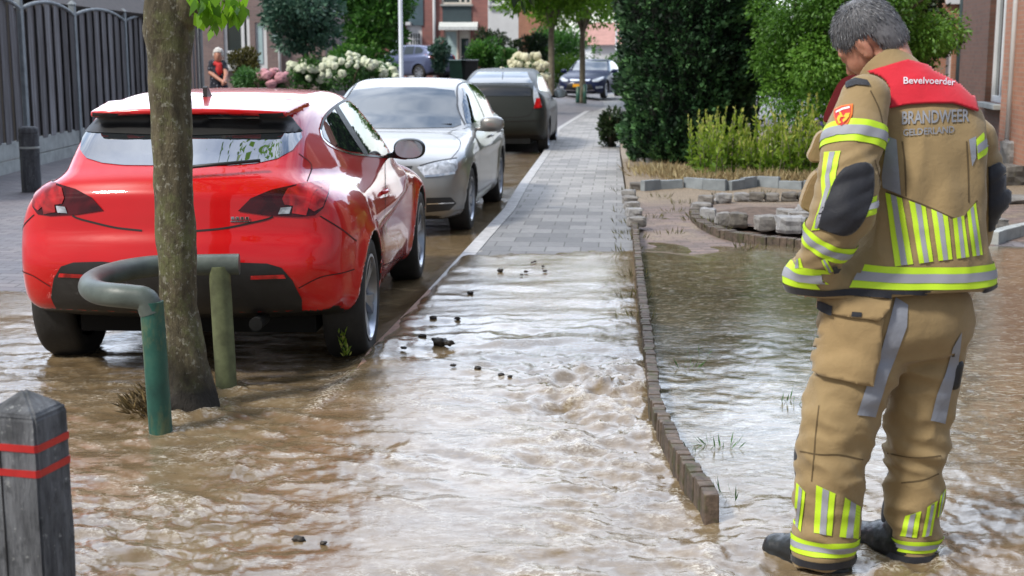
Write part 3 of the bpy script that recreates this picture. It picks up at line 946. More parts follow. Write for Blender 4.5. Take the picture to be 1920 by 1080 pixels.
RW = red.sym([(368, 311), (430, 311), (480, 307), (520, 298), (548, 282), (566, 258), (562, 240), (548, 222), (530, 212), (430, 214)])
red.patch('rear_window', RW, M_GLASSR, 'rear', 0.004, 0.03, False)
for o in red.patch('tail_lamp', [(446, 396), (470, 372), (510, 356), (560, 345), (619, 337), (616, 362), (606, 390), (590, 404), (560, 407), (500, 404)], M_LAMPDARK, 'px', 0.005):
    pass
for o in red.patch('tail_lamp', [(556, 347), (619, 338.5), (614, 362), (604, 388), (588, 397), (572, 386), (545, 372)], M_LAMPRED, 'px', 0.009): pass
red.patch('lamp_lens', [(80, 352), (95, 344), (117, 353), (122, 372), (118, 382), (104, 384), (106, 398), (84, 402), (80, 380)], M_LAMPRED, 'px', 0.010, 4)
red.patch('reversing_lens', [(107, 386), (124, 388), (128, 400), (110, 399)], M_LAMPCLR, 'px', 0.011, 3)
red.patch('side_window', [(602, 243), (611, 222), (628, 203), (645, 232), (664, 262), (681, 287), (655, 284), (622, 272), (606, 258)], M_GLASS, 'px', 0.004, 5)
red.patch('side_window', [(634, 199), (652, 191), (680, 200), (705, 222), (724, 248), (738, 280), (727, 292), (690, 288), (672, 262), (652, 230)], M_GLASS, 'px', 0.004, 5)
red.patch('window_trim', [(626, 203), (633, 199), (654, 232), (674, 264), (690, 290), (681, 290), (662, 262), (643, 232)], M_BLACKP, 'px', 0.006, 4)
red.seam('window_frame', [(600, 244), (608, 221), (628, 200), (652, 188), (682, 197), (707, 219), (727, 246), (744, 285)], 0.016, 'px', 0.005, M_BLACKP)
red.seam('window_frame', [(600, 244), (605, 260), (622, 275), (655, 288), (690, 292), (730, 296)], 0.014, 'px', 0.005, M_CHROME)
DF = red.sym([(368, 500), (440, 492), (500, 494), (528, 502), (548, 525), (566, 560), (580, 590)])
DF = [(0, DF[0][1])] + [p for p in DF[1:-1]]
red.patch('diffuser', DF, M_BLACKP, 'rear', 0.006, 0.03, False)
red.patch('rear_reflector', [(470, 516), (532, 514), (536, 521), (470, 523)], M_LAMPRED, 'px', 0.011, 4)
red.seam('tailgate_gap', [(368, 433), (420, 428), (470, 418), (500, 411), (512, 406)], 0.010)
red.seam('tailgate_gap', [(560, 288), (584, 310), (576, 340)], 0.006)
red.seam('bumper_gap', [(600, 405), (640, 430), (668, 452)], 0.007)
red.seam('bumper_gap', [(560, 540), (600, 520), (640, 512), (664, 505)], 0.005)
red.seam('door_gap', [(722, 300), (722, 380), (717, 440), (712, 496)], 0.006)
red.seam('door_gap', [(738, 292), (766, 300), (778, 370), (778, 430), (770, 470), (716, 500)], 0.005)
mirror_part(red, 'mirror', (1.62, -0.955, 1.075), M_BLACKP, M_MIRROR, 0.86)
# door handles, badge, roof fin, wiper, exhaust
for sg in (-1, 1):
    l, n = red.bvh.ray_cast(Vector((0.78, -1.6, 0.87)), Vector((0, 1, 0)))[:2]
    mb = MB(); mb.tube([(0.70, -sg * 0 + sg * (abs(l.y) + .004), .865), (0.74, sg * (abs(l.y) + .028), .868), (0.84, sg * (abs(l.y) + .028), .868), (0.90, sg * (abs(l.y) + .004), .866)], 0.012, 8)
    mb.build('door_handle', M_RED, red.root, True)
mb = MB(); mb.prism([(0.0, 0.0), (0.14, 0.0), (0.10, 0.022), (0.045, 0.055), (0.02, 0.07), (0.008, 0.062)], -0.012, 0.012, Matrix(((1, 0, 0, 0.02), (0, 0, 1, 0), (0, 1, 0, 1.455), (0, 0, 0, 1))))
mb.build('roof_aerial', M_BLACKP, red.root, False)
mb = MB()
for k in range(4): 
    l = red.hit_px(437 + k * 9, 409)[0]
    if l: mb.box(l + Vector((-0.006, 0, 0)), (0.006, 0.018, 0.016), 0, 0, 0.002); mb.box(l + Vector((-0.006, 0, -0.016)), (0.005, 0.024, 0.006), 0, 0, 0.001)
mb.build('badge', M_CHROME, red.root)
mb = MB(); mb.tube([(-0.685, 0.02, 1.105), (-0.70, -0.03, 1.115)], 0.018, 10); mb.tube([(-0.70, -0.02, 1.125), (-0.66, -0.24, 1.145), (-0.60, -0.44, 1.16)], 0.010, 6)
mb.build('rear_wiper', M_BLACKP, red.root, True)
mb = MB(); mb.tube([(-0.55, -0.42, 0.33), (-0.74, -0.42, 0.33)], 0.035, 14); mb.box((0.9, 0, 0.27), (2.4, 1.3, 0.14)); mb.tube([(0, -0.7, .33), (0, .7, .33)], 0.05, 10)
mb.build('exhaust_and_axle', plain('underside_shade_black', (0.004, 0.004, 0.004), 0.95), red.root)  # near-black colour puts the shade beneath the car into these parts

# black sheet on the rear window, painting the shade under the spoiler
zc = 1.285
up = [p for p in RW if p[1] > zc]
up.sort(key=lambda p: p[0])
red.patch('spoiler_shade_band', [(up[0][0] - 0.015, zc)] + [(y * 0.995, z) for y, z in up] + [(up[-1][0] + 0.015, zc), (0, zc - 0.014)], M_BLACKP, 'rear', 0.008, 0.03, False)
# ---- silver saloon
M_SILVER = paint('silver_paint', (0.29, 0.285, 0.27), 0.34, 0.6, .5)
a_ = G(884, 428, -0.06); b_ = G(940, 374, -0.06); hd = a_ - b_; hd.z = 0; hd.normalize(); left = Vector((-hd.y, hd.x, 0))
loc = a_ - hd * 2.65 - left * 0.87; loc.z = -0.09
cS = dict(
    lower=[(-0.9, 0.3), (-1.05, 0.42), (-1.10, 0.65), (-1.08, 0.92), (-0.98, 1.06), (-0.6, 1.10), (-0.1, 1.06), (0.8, 1.0), (1.7, 0.97), (2.1, 0.985), (2.5, 0.95), (2.95, 0.885), (3.28, 0.80), (3.45, 0.70), (3.52, 0.52), (3.50, 0.34), (3.42, 0.22), (3.2, 0.185), (2.0, 0.18), (0.8, 0.18), (-0.2, 0.2)],
    upper=[(-0.70, 0.95), (-0.62, 1.08), (-0.25, 1.29), (0.05, 1.405), (0.5, 1.472), (0.95, 1.485), (1.3, 1.455), (1.6, 1.365), (2.0, 1.14), (2.3, 0.96), (2.1, 0.8), (1.0, 0.75), (-0.3, 0.8)],
    plan=[(-1.2, 0.60), (-1.05, 0.72), (-0.8, 0.83), (-0.3, 0.88), (0.6, 0.885), (1.8, 0.885), (2.6, 0.885), (3.05, 0.86), (3.32, 0.77), (3.52, 0.60), (3.7, 0.4)],
    sect=[(0.0, -0.08), (0.2, -0.05), (0.35, -0.015), (0.55, 0.0), (0.72, 0.0), (0.85, -0.02), (0.97, -0.06), (1.08, -0.13), (1.3, -0.25)],
    gplan=[(-0.8, 0.70), (-0.3, 0.77), (0.3, 0.80), (1.2, 0.81), (2.0, 0.79), (2.5, 0.75)],
    zb=1.0, zr=1.48, wb=0.80, wr=0.57, arches=(0.0, 2.65), arch_z=0.32, arch_r=0.36, flare=0.016,
    bow=(0.16, 0.26), bowx=(-1.1, 3.5), gbow=(0.22, 0.24), crease=(0.0, 0.83, 2.9, 0.74, 0.008, 0.22), kl=0.10, kg=0.10, kb=0.05, zmin=0.12)
sil = Car('silver_saloon', 'silver grey saloon facing the camera, second car in the flooded gutter', 'car', cS, loc, hd, M_SILVER, 0.02)
for xw in (0.0, 2.65):
    for sg in (-1, 1):
        make_wheel(sil.root, 0.325, 0.21, 0.215, (xw, sg * 0.775, 0.325), sg, 'single', M_ALLOY, 7, 0.2)
WS = sil.sym([(755, 164), (800, 164), (852, 170), (860, 200), (865, 234), (850, 239), (755, 241)])
sil.patch('windscreen', WS, M_GLASS2, 'front', 0.004, 0.04, False)
sil.patch('headlight', [(782, 314), (800, 306), (830, 301), (857, 297), (857, 316), (850, 326), (815, 331), (796, 333)], M_LAMPCLR, 'px', 0.006, 5)
sil.patch('fog_lamp_grille', [(799, 371), (845, 370), (855, 381), (842, 394), (799, 398)], M_BLACKP, 'px', 0.005, 5)
sil.seam('headlight_trim', [(786, 312), (815, 304), (856, 297)], 0.012, 'px', 0.010, M_BLACKP)
sil.seam('headlight_trim', [(796, 331), (820, 329), (852, 324)], 0.022, 'px', 0.009, M_CHROME)
sil.seam('grille_bar', [(800, 382), (825, 381), (850, 380)], 0.010, 'px', 0.010, M_CHROME)
sil.patch('grille', [(-0.42, 0.70), (0.42, 0.70), (0.36, 0.60), (-0.36, 0.60)], M_BLACKP, 'front', 0.006, 0.03, False)
sil.patch('lower_grille', [(-0.45, 0.42), (0.45, 0.42), (0.40, 0.28), (-0.40, 0.28)], M_BLACKP, 'front', 0.006, 0.03, False)
sil.patch('side_window', [(1.62, 1.035), (1.98, 1.03), (1.70, 1.22), (1.35, 1.385), (0.98, 1.41), (0.98, 1.035)], M_GLASS, 'side', 0.004, 0.04)
sil.patch('side_window', [(0.90, 1.035), (0.90, 1.415), (0.45, 1.40), (0.10, 1.30), (-0.22, 1.15), (-0.32, 1.05)], M_GLASS, 'side', 0.004, 0.04)
sil.seam('window_frame', [(2.02, 1.02), (1.70, 1.24), (1.35, 1.405), (0.9, 1.435), (0.42, 1.42), (0.08, 1.32), (-0.3, 1.10), (-0.36, 1.03)], 0.018, 'side', 0.005, M_BLACKP)
sil.seam('door_gap', [(0.94, 1.02), (0.95, 0.7), (0.94, 0.30)], 0.006, 'side')
sil.seam('door_gap', [(2.0, 1.0), (2.06, 0.75), (2.05, 0.32)], 0.006, 'side')
sil.seam('bonnet_gap', [(2.0, 1.0), (2.6, 0.90), (3.05, 0.80), (3.3, 0.72)], 0.006, 'side')
mirror_part(sil, 'mirror', (1.78, -0.98, 1.02), M_SILVER, M_MIRROR, 1.0)
# cabin seen through the windscreen edge: interior mirror sticker, wipers
mb = MB(); mb.tube([(2.22, -0.45, 1.0), (2.12, 0.05, 1.062), (2.14, 0.10, 1.055)], 0.009, 6); mb.tube([(2.20, 0.15, 1.01), (2.10, 0.60, 1.03)], 0.009, 6)
mb.build('wiper', M_BLACKP, sil.root, True)
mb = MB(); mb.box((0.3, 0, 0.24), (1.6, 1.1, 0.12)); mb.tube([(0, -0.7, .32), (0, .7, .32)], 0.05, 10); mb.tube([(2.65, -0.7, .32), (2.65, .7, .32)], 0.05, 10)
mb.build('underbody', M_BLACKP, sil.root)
for sg in (-1, 1):
    for xh in (1.1, 0.05):
        l, n = sil.bvh.ray_cast(Vector((xh, -1.6, 0.86)), Vector((0, 1, 0)))[:2]
        mb = MB(); mb.tube([(xh - .10, sg * (abs(l.y) + .004), .86), (xh - .06, sg * (abs(l.y) + .028), .862), (xh + .06, sg * (abs(l.y) + .028), .862), (xh + .10, sg * (abs(l.y) + .004), .86)], 0.012, 8)
        mb.build('door_handle', M_SILVER, sil.root, True)

# ---- dark liftback further on
M_DARK = paint('dark_grey_paint', (0.032, 0.036, 0.033), 0.45, 0.0, .10)
rw = G(1024, 284, -0.05); hd = Vector((0.085, 1, 0)).normalized(); left = Vector((-hd.y, hd.x, 0))
loc = rw + left * 0.80; loc.z = -0.06
cP = dict(
    lower=[(-0.6, 0.30), (-0.76, 0.40), (-0.82, 0.58), (-0.80, 0.78), (-0.76, 0.95), (-0.70, 1.10), (-0.60, 1.15), (-0.1, 1.10), (0.8, 1.02), (1.7, 0.98), (2.3, 0.96), (2.8, 0.86), (3.2, 0.74), (3.5, 0.55), (3.55, 0.4), (3.45, 0.22), (3.1, 0.17), (2.0, 0.17), (0.8, 0.17), (-0.2, 0.2)],
    upper=[(-0.66, 0.95), (-0.70, 1.14), (-0.58, 1.24), (-0.2, 1.36), (0.3, 1.455), (0.8, 1.49), (1.2, 1.48), (1.6, 1.38), (2.1, 1.15), (2.55, 0.92), (2.1, 0.8), (1.0, 0.75), (-0.3, 0.8)],
    plan=[(-0.95, 0.62), (-0.8, 0.72), (-0.55, 0.82), (-0.2, 0.855), (0.6, 0.86), (1.8, 0.86), (2.6, 0.86), (3.1, 0.80), (3.4, 0.66), (3.6, 0.45)],
    sect=[(0.0, -0.08), (0.2, -0.05), (0.35, -0.015), (0.55, 0.0), (0.75, 0.0), (0.9, -0.02), (1.02, -0.06), (1.15, -0.14), (1.3, -0.25)],
    gplan=[(-0.8, 0.62), (-0.5, 0.68), (0.0, 0.74), (0.8, 0.77), (1.8, 0.77), (2.5, 0.74)],
    zb=1.02, zr=1.49, wb=0.77, wr=0.55, arches=(0.0, 2.70), arch_z=0.31, arch_r=0.345, flare=0.014,
    bow=(0.16, 0.26), bowx=(-0.8, 3.5), gbow=(0.16, 0.24), kl=0.10, kg=0.09, kb=0.05, zmin=0.12)
pri = Car('dark_liftback', 'dark grey liftback seen from behind, farthest of the three kerbside cars', 'car', cP, loc, hd, M_DARK, 0.025)
for xw in (0.0, 2.70):
    for sg in (-1, 1):
        make_wheel(pri.root, 0.31, 0.195, 0.20, (xw, sg * 0.75, 0.31), sg, 'single', M_ALLOY, 7, 0.2)
pri.patch('rear_window', [(-0.44, 1.42), (0.44, 1.42), (0.58, 1.235), (-0.58, 1.235)], M_GLASS2, 'rear', 0.005, 0.05, False)
pri.patch('lower_rear_window', [(-0.56, 1.20), (0.56, 1.20), (0.58, 1.02), (-0.58, 1.02)], M_GLASS, 'rear', 0.005, 0.05, False)
pri.patch('tail_lamp', [(-0.60, 1.19), (-0.68, 1.08), (-0.76, 0.86), (-0.64, 0.84), (-0.61, 1.0)], M_LAMPCLR, 'rear', 0.007, 0.03)
pri.patch('tail_lamp', [(-0.66, 0.98), (-0.72, 0.98), (-0.76, 0.82), (-0.62, 0.80)], M_LAMPRED, 'rear', 0.010, 0.03)
pri.seam('bumper_gap', [(-0.80, 0.60), (-0.4, 0.585), (0, 0.58)], 0.010, 'rear')
pri.seam('tailgate_gap', [(-0.62, 0.82), (-0.55, 0.70), (-0.4, 0.66), (0, 0.65)], 0.008, 'rear')
pri.patch('side_window', [(1.1, 1.05), (1.95, 1.04), (1.5, 1.30), (1.1, 1.385)], M_GLASS, 'side', 0.004, 0.05)
pri.patch('side_window', [(1.03, 1.05), (1.03, 1.385), (0.4, 1.38), (-0.1, 1.25), (-0.3, 1.10)], M_GLASS, 'side', 0.004, 0.05)
mirror_part(pri, 'mirror', (1.75, -0.96, 1.0), M_DARK, M_MIRROR, 1.0)
mb = MB(); mb.tube([(0.2, 0, 1.47), (0.02, 0, 1.64)], 0.006, 6); mb.build('roof_aerial', M_BLACKP, pri.root, True)
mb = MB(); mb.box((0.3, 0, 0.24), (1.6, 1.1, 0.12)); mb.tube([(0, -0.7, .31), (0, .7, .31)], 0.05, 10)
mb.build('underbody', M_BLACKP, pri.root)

# ---- dark blue hatchback facing the camera at the junction
M_NAVY = paint('navy_paint', (0.012, 0.019, 0.060), 0.42, 0.0, .12)
hd = Vector((-0.26, -0.965, 0)).normalized(); left = Vector((-hd.y, hd.x, 0))
fc = G(1088, 189, 0.0); zz = float(road_h(fc.x, fc.y))
loc = fc - hd * 3.45; loc.z = zz - 0.0
cM = dict(
    lower=[(-0.8, 0.3), (-1.0, 0.5), (-1.02, 0.8), (-0.95, 1.02), (-0.6, 1.10), (0.0, 1.06), (0.8, 1.02), (1.8, 0.99), (2.2, 1.0), (2.6, 0.97), (3.1, 0.89), (3.4, 0.80), (3.6, 0.66), (3.68, 0.48), (3.64, 0.30), (3.5, 0.20), (3.2, 0.18), (2.0, 0.18), (0.8, 0.18), (-0.2, 0.2)],
    upper=[(-0.80, 0.95), (-0.75, 1.10), (-0.3, 1.34), (0.1, 1.45), (0.7, 1.50), (1.1, 1.49), (1.45, 1.42), (1.9, 1.20), (2.35, 0.97), (2.1, 0.8), (1.0, 0.75), (-0.3, 0.8)],
    plan=[(-1.1, 0.62), (-0.95, 0.75), (-0.6, 0.88), (0.2, 0.93), (1.8, 0.93), (2.8, 0.93), (3.2, 0.88), (3.5, 0.74), (3.7, 0.55)],
    sect=cS['sect'], gplan=[(-0.8, 0.72), (-0.3, 0.80), (0.3, 0.84), (1.2, 0.85), (2.0, 0.83), (2.5, 0.78)],
    zb=1.02, zr=1.50, wb=0.84, wr=0.61, arches=(0.0, 2.85), arch_z=0.335, arch_r=0.375, flare=0.018,
    bow=(0.16, 0.24), bowx=(-1.0, 3.65), gbow=(0.2, 0.22), kl=0.10, kg=0.10, kb=0.05, zmin=0.12)
mon = Car('navy_hatchback', 'dark navy blue hatchback with yellow front plate facing us behind the second street tree', 'car', cM, loc, hd, M_NAVY, 0.03)
for xw in (0.0, 2.85):
    for sg in (-1, 1):
        make_wheel(mon.root, 0.335, 0.215, 0.225, (xw, sg * 0.80, 0.335), sg, 'single', M_ALLOY, 7, 0.2)
mon.patch('windscreen', [(-0.60, 1.43), (0.60, 1.43), (0.76, 1.06), (-0.76, 1.06)], M_GLASS2, 'front', 0.006, 0.06, False)
mon.patch('headlight', [(-0.45, 0.70), (-0.62, 0.76), (-0.84, 0.84), (-0.86, 0.74), (-0.70, 0.64), (-0.50, 0.64)], M_LAMPCLR, 'front', 0.008, 0.04)
mon.patch('grille', [(-0.40, 0.73), (0.40, 0.73), (0.36, 0.66), (-0.36, 0.66)], M_CHROME, 'front', 0.008, 0.04, False)
mon.patch('lower_grille', [(-0.46, 0.55), (0.46, 0.55), (0.56, 0.34), (-0.56, 0.34)], M_BLACKP, 'front', 0.008, 0.04, False)
mon.seam('grille_trim', [(-0.58, 0.33), (-0.3, 0.315), (0, 0.31)], 0.03, 'front', 0.012, M_CHROME)
mon.patch('fog_lamp', [(-0.62, 0.46), (-0.84, 0.48), (-0.84, 0.40), (-0.64, 0.38)], M_LAMPCLR, 'front', 0.010, 0.04)
mb = MB(); l = mon.bvh.ray_cast(Vector((6, 0, 0.51)), Vector((-1, 0, 0)))[0]; mb.box((l.x + 0.012, 0, 0.50), (0.012, 0.50, 0.115), 0, 0, 0.003); mb.build('number_plate', M_PLATEY, mon.root)
mon.patch('side_window', [(1.1, 1.06), (1.95, 1.05), (1.5, 1.34), (1.1, 1.42)], M_GLASS, 'side', 0.005, 0.06)
mon.patch('side_window', [(1.03, 1.06), (1.03, 1.42), (0.4, 1.41), (-0.1, 1.30), (-0.4, 1.12)], M_GLASS, 'side', 0.005, 0.06)
mirror_part(mon, 'mirror', (1.85, -1.02, 1.03), M_NAVY, M_MIRROR, 1.0)
back = copy_tree(mon.root); back.location = loc + Vector((3.2, 9.0, 0.0)); back.rotation_euler.z += 0.25
tag(back, 'car half hidden by the tall clipped conifer, behind the navy hatchback', 'car')

# ---- slate blue hatchback parked across, far left
M_BLUE = paint('slate_blue_paint', (0.085, 0.11, 0.21), 0.28, 0.4)
hd = Vector((-0.80, 0.60, 0)).normalized()
p = PT(818, 140, 55.0); loc = Vector((p.x, p.y, float(road_h(p.x, p.y)) + 0.04)) + hd * 0.2
cB = dict(
    lower=[(-0.6, 0.30), (-0.72, 0.45), (-0.76, 0.65), (-0.74, 0.85), (-0.68, 1.02), (-0.5, 1.06), (0.0, 1.03), (0.8, 0.99), (1.7, 0.96), (2.2, 0.96), (2.7, 0.90), (3.1, 0.80), (3.35, 0.66), (3.44, 0.48), (3.40, 0.28), (3.1, 0.18), (2.0, 0.18), (0.8, 0.18), (-0.2, 0.2)],
    upper=[(-0.58, 0.92), (-0.60, 1.06), (-0.35, 1.27), (-0.1, 1.385), (0.3, 1.43), (0.8, 1.44), (1.2, 1.40), (1.6, 1.26), (2.1, 1.02), (2.3, 0.9), (2.0, 0.8), (1.0, 0.75), (-0.3, 0.8)],
    plan=[(-0.9, 0.64), (-0.72, 0.74), (-0.45, 0.84), (0, 0.875), (1.8, 0.875), (2.7, 0.87), (3.1, 0.80), (3.35, 0.64), (3.5, 0.5)],
    sect=cS['sect'], gplan=[(-0.7, 0.66), (-0.3, 0.72), (0.2, 0.77), (1.2, 0.79), (2.0, 0.77), (2.5, 0.73)],
    zb=1.0, zr=1.44, wb=0.79, wr=0.57, arches=(0.0, 2.66), arch_z=0.31, arch_r=0.35, flare=0.018,
    bow=(0.18, 0.24), bowx=(-0.75, 3.4), gbow=(0.2, 0.22), kl=0.10, kg=0.10, kb=0.05, zmin=0.12)
blu = Car('slate_blue_hatchback', 'slate blue hatchback parked by the terraced houses, red tail lamp showing', 'car', cB, loc, hd, M_BLUE, 0.03)
for xw in (0.0, 2.66):
    for sg in (-1, 1):
        make_wheel(blu.root, 0.31, 0.2, 0.205, (xw, sg * 0.76, 0.31), sg, 'single', M_ALLOY, 7, 0.2)
blu.patch('rear_window', [(-0.46, 1.36), (0.46, 1.36), (0.60, 1.12), (-0.60, 1.12)], M_GLASS2, 'rear', 0.006, 0.05, False)
blu.patch('tail_lamp', [(-0.52, 1.0), (-0.74, 1.02), (-0.80, 0.86), (-0.54, 0.84)], lampmat('bright_red_lens', (0.75, 0.03, 0.03)), 'rear', 0.010, 0.04)
blu.patch('side_window', [(0.95, 1.03), (1.85, 1.02), (1.45, 1.25), (0.95, 1.355)], M_GLASS2, 'side', 0.005, 0.05)
blu.patch('side_window', [(0.88, 1.03), (0.88, 1.36), (0.42, 1.36), (0.36, 1.04)], M_GLASS2, 'side', 0.005, 0.05)
blu.patch('side_window', [(0.30, 1.05), (0.35, 1.35), (0.12, 1.32), (-0.10, 1.20), (-0.06, 1.09)], M_GLASS2, 'side', 0.005, 0.04)
# ------------------------------------------------------------------ foliage helpers
def leafmat(name, dark, light, trans=0.25, rough=0.5, tip=None):
    t = NT(name); v = t.attr('v')
    stops = [(0.0, dark), (0.65, light)] + ([(1.0, tip)] if tip else [])
    col = t.ramp(v, stops)
    t.set(Base=col, Roughness=rough)
    tr = t.n.new('ShaderNodeBsdfTranslucent'); t.lk(col, tr.inputs[0])
    ms = t.n.new('ShaderNodeMixShader'); ms.inputs[0].default_value = trans
    t.lk(t.p.outputs[0], ms.inputs[1]); t.lk(tr.outputs[0], ms.inputs[2]); t.lk(ms.outputs[0], t.out.inputs[0])
    return t.m

def leaves(name, C, D, size, mat, parent=None, aspect=0.5, seed=1, val=None, jit=0.6, fold=0.25):
    """C centres (n,3), D preferred growing direction (n,3); diamond leaves"""
    r = np.random.RandomState(seed); n = len(C)
    D = D + r.normal(size=(n, 3)) * jit; D /= np.linalg.norm(D, axis=1)[:, None] + 1e-9
    U = r.normal(size=(n, 3)); S = np.cross(D, U); S /= np.linalg.norm(S, axis=1)[:, None] + 1e-9
    Nn = np.cross(S, D)
    L = (np.asarray(size) * r.uniform(0.6, 1.3, n))[:, None]
    W = L * aspect * 0.5
    mid = C + D * L * 0.45
    V = np.stack([C, mid + S * W + Nn * W * fold, C + D * L, mid - S * W + Nn * W * fold], 1).reshape(-1, 3)
    Q = np.arange(n * 4).reshape(n, 4)
    vv = val if val is not None else r.uniform(0, 1, n)
    return build_np(name, V, Q, mat, parent, False, {'v': np.repeat(vv, 4)})

def blob_points(clumps, n, seed, shell=0.55):
    """points in a set of ellipsoid clumps [(centre, radii)], more towards their outside; returns points, outward dirs, clump ids"""
    r = np.random.RandomState(seed)
    c = np.array([q[0] for q in clumps], float); rad = np.array([q[1] for q in clumps], float)
    w_ = rad.prod(1) ** (2 / 3); ids = r.choice(len(c), n, p=w_ / w_.sum())
    d = r.normal(size=(n, 3)); d /= np.linalg.norm(d, axis=1)[:, None]
    rr = shell + (1 - shell) * r.uniform(0, 1, n) ** 0.6
    rr *= 1 + 0.14 * pnoise(d[:, 0] * 3 + ids, d[:, 1] * 3, d[:, 2] * 3)
    return c[ids] + d * rad[ids] * rr[:, None], d, ids

def clump_set(centre, radii, k, cr_, seed, zmin=None, squash=1.0):
    """k smaller clumps scattered over a big ellipsoid"""
    r = np.random.RandomState(seed); out = []
    for i in range(k):
        d = r.normal(size=3); d /= np.linalg.norm(d)
        q = r.uniform(0.45, 1.0)
        p = np.array(centre) + d * np.array(radii) * q
        if zmin is not None and p[2] < zmin: p[2] = zmin + r.uniform(0, .2)
        s = cr_ * r.uniform(0.7, 1.3)
        out.append((p, (s, s, s * squash)))
    return out

def foliage(name, clumps, n, size, mat, parent, seed, aspect=0.5, up=0.3, droop=0.0, shell=0.5, jit=0.6):
    P, d, ids = blob_points(clumps, n, seed, shell)
    r = np.random.RandomState(seed + 5)
    cv = r.uniform(0, 1, len(clumps))[ids]
    v = np.clip(0.45 * cv + 0.55 * r.uniform(0, 1, n), 0, 1)
    D = d.copy(); D[:, 2] += up - droop
    return leaves(name, P, D, size, mat, parent, aspect, seed, v, jit)

def bark(name, lo, hi, lichen=None, sc=22):
    t = NT(name); v = t.coord('Object', (1, 1, 0.35))
    n = t.noise(v, sc, 6, 0.7); col = t.ramp(n, [(0.32, lo), (0.68, hi)])
    if lichen:
        m = t.ramp(t.noise(t.coord('Object', (1, 1, .8)), 9, 6, 0.7), [(0.48, (0, 0, 0)), (0.60, (1, 1, 1))])
        col = t.mix(t.math('MULTIPLY', m, 0.75), col, lichen)
        m2 = t.ramp(t.noise(t.coord('Object', (1, 1, 1)), 34, 5, 0.7), [(0.56, (0, 0, 0)), (0.64, (1, 1, 1))])
        col = t.mix(t.math('MULTIPLY', m2, 0.7), col, (0.34, 0.33, 0.27))
    if lichen:
        sep = t.n.new('ShaderNodeSeparateXYZ'); t.lk(t.coord('Object'), sep.inputs[0])
        wet = t.math('ADD', t.math('MULTIPLY', sep.outputs[2], -7.0), t.math('ADD', t.math('MULTIPLY', t.noise(t.coord('Object'), 12, 4), 1.2), 1.0), True)
        col = t.mix(wet, col, (0.022, 0.018, 0.014))
    t.set(Base=col, Roughness=0.85, Normal=t.bump(t.noise(v, sc * 1.4, 6, 0.7), 0.9, 0.03)); return t.m
M_BARK = bark('bark', (0.040, 0.032, 0.018), (0.16, 0.135, 0.08), (0.15, 0.16, 0.065))
M_BARK2 = bark('pale_bark', (0.10, 0.085, 0.06), (0.25, 0.22, 0.16))

def trunk_mesh(name, pts, rads, mat, parent, n=20, amp=0.06, sc=6, cap=True, sub=6):
    P = cr([tuple(p) + (r,) for p, r in zip(pts, rads)], sub)
    mb = MB(); mb.tube([p[:3] for p in P], [p[3] for p in P], n, cap=cap)
    o = mb.build(name, mat, parent, True)
    co = np.array([v.co for v in o.data.vertices])
    cen = np.repeat(P[:, :3], n, 0); d = co - cen
    k = 1 + amp * fbm(co[:, 0] * sc * 2, co[:, 1] * sc * 2, co[:, 2] * sc, 3)
    co = cen + d * k[:, None]
    o.data.vertices.foreach_set('co', co.astype(np.float32).ravel()); o.data.update()
    return o

L_STREET = leafmat('bright_leaves', (0.06, 0.15, 0.010), (0.17, 0.36, 0.03), 0.5, 0.45, (0.30, 0.50, 0.05))
L_FRONT = leafmat('front_leaves', (0.08, 0.20, 0.008), (0.22, 0.46, 0.02), 0.55, 0.35, (0.34, 0.62, 0.04))
L_BLUEG = leafmat('bluegreen_leaves', (0.012, 0.040, 0.026), (0.06, 0.145, 0.095), 0.2, 0.45, (0.20, 0.32, 0.23))
L_BUSH = leafmat('bush_leaves', (0.014, 0.055, 0.010), (0.07, 0.21, 0.03), 0.35, 0.5, (0.15, 0.34, 0.05))
L_CONIF = leafmat('conifer_sprays', (0.006, 0.024, 0.010), (0.050, 0.135, 0.048), 0.15, 0.6, (0.14, 0.30, 0.10))
L_FEATH = leafmat('feathery_leaves', (0.030, 0.085, 0.010), (0.12, 0.28, 0.03), 0.4, 0.5, (0.22, 0.42, 0.06))
L_DARKT = leafmat('dark_tree_leaves', (0.008, 0.018, 0.006), (0.030, 0.060, 0.018), 0.2, 0.5, (0.05, 0.09, 0.02))
L_HEDGE = leafmat('hedge_leaves', (0.05, 0.12, 0.01), (0.14, 0.28, 0.025), 0.3, 0.5, (0.26, 0.42, 0.04))
L_OLIVE = leafmat('olive_leaves', (0.035, 0.035, 0.008), (0.11, 0.10, 0.022), 0.3, 0.5, (0.17, 0.16, 0.04))
L_GREEN = leafmat('green_leaves', (0.02, 0.07, 0.015), (0.07, 0.19, 0.04), 0.3, 0.5, (0.13, 0.30, 0.07))
L_WEED = leafmat('weed_leaves', (0.10, 0.21, 0.018), (0.34, 0.47, 0.05), 0.45, 0.55, (0.68, 0.66, 0.18))
L_DRY = leafmat('dry_grass', (0.22, 0.15, 0.07), (0.42, 0.33, 0.17), 0.3, 0.7, (0.55, 0.48, 0.28))

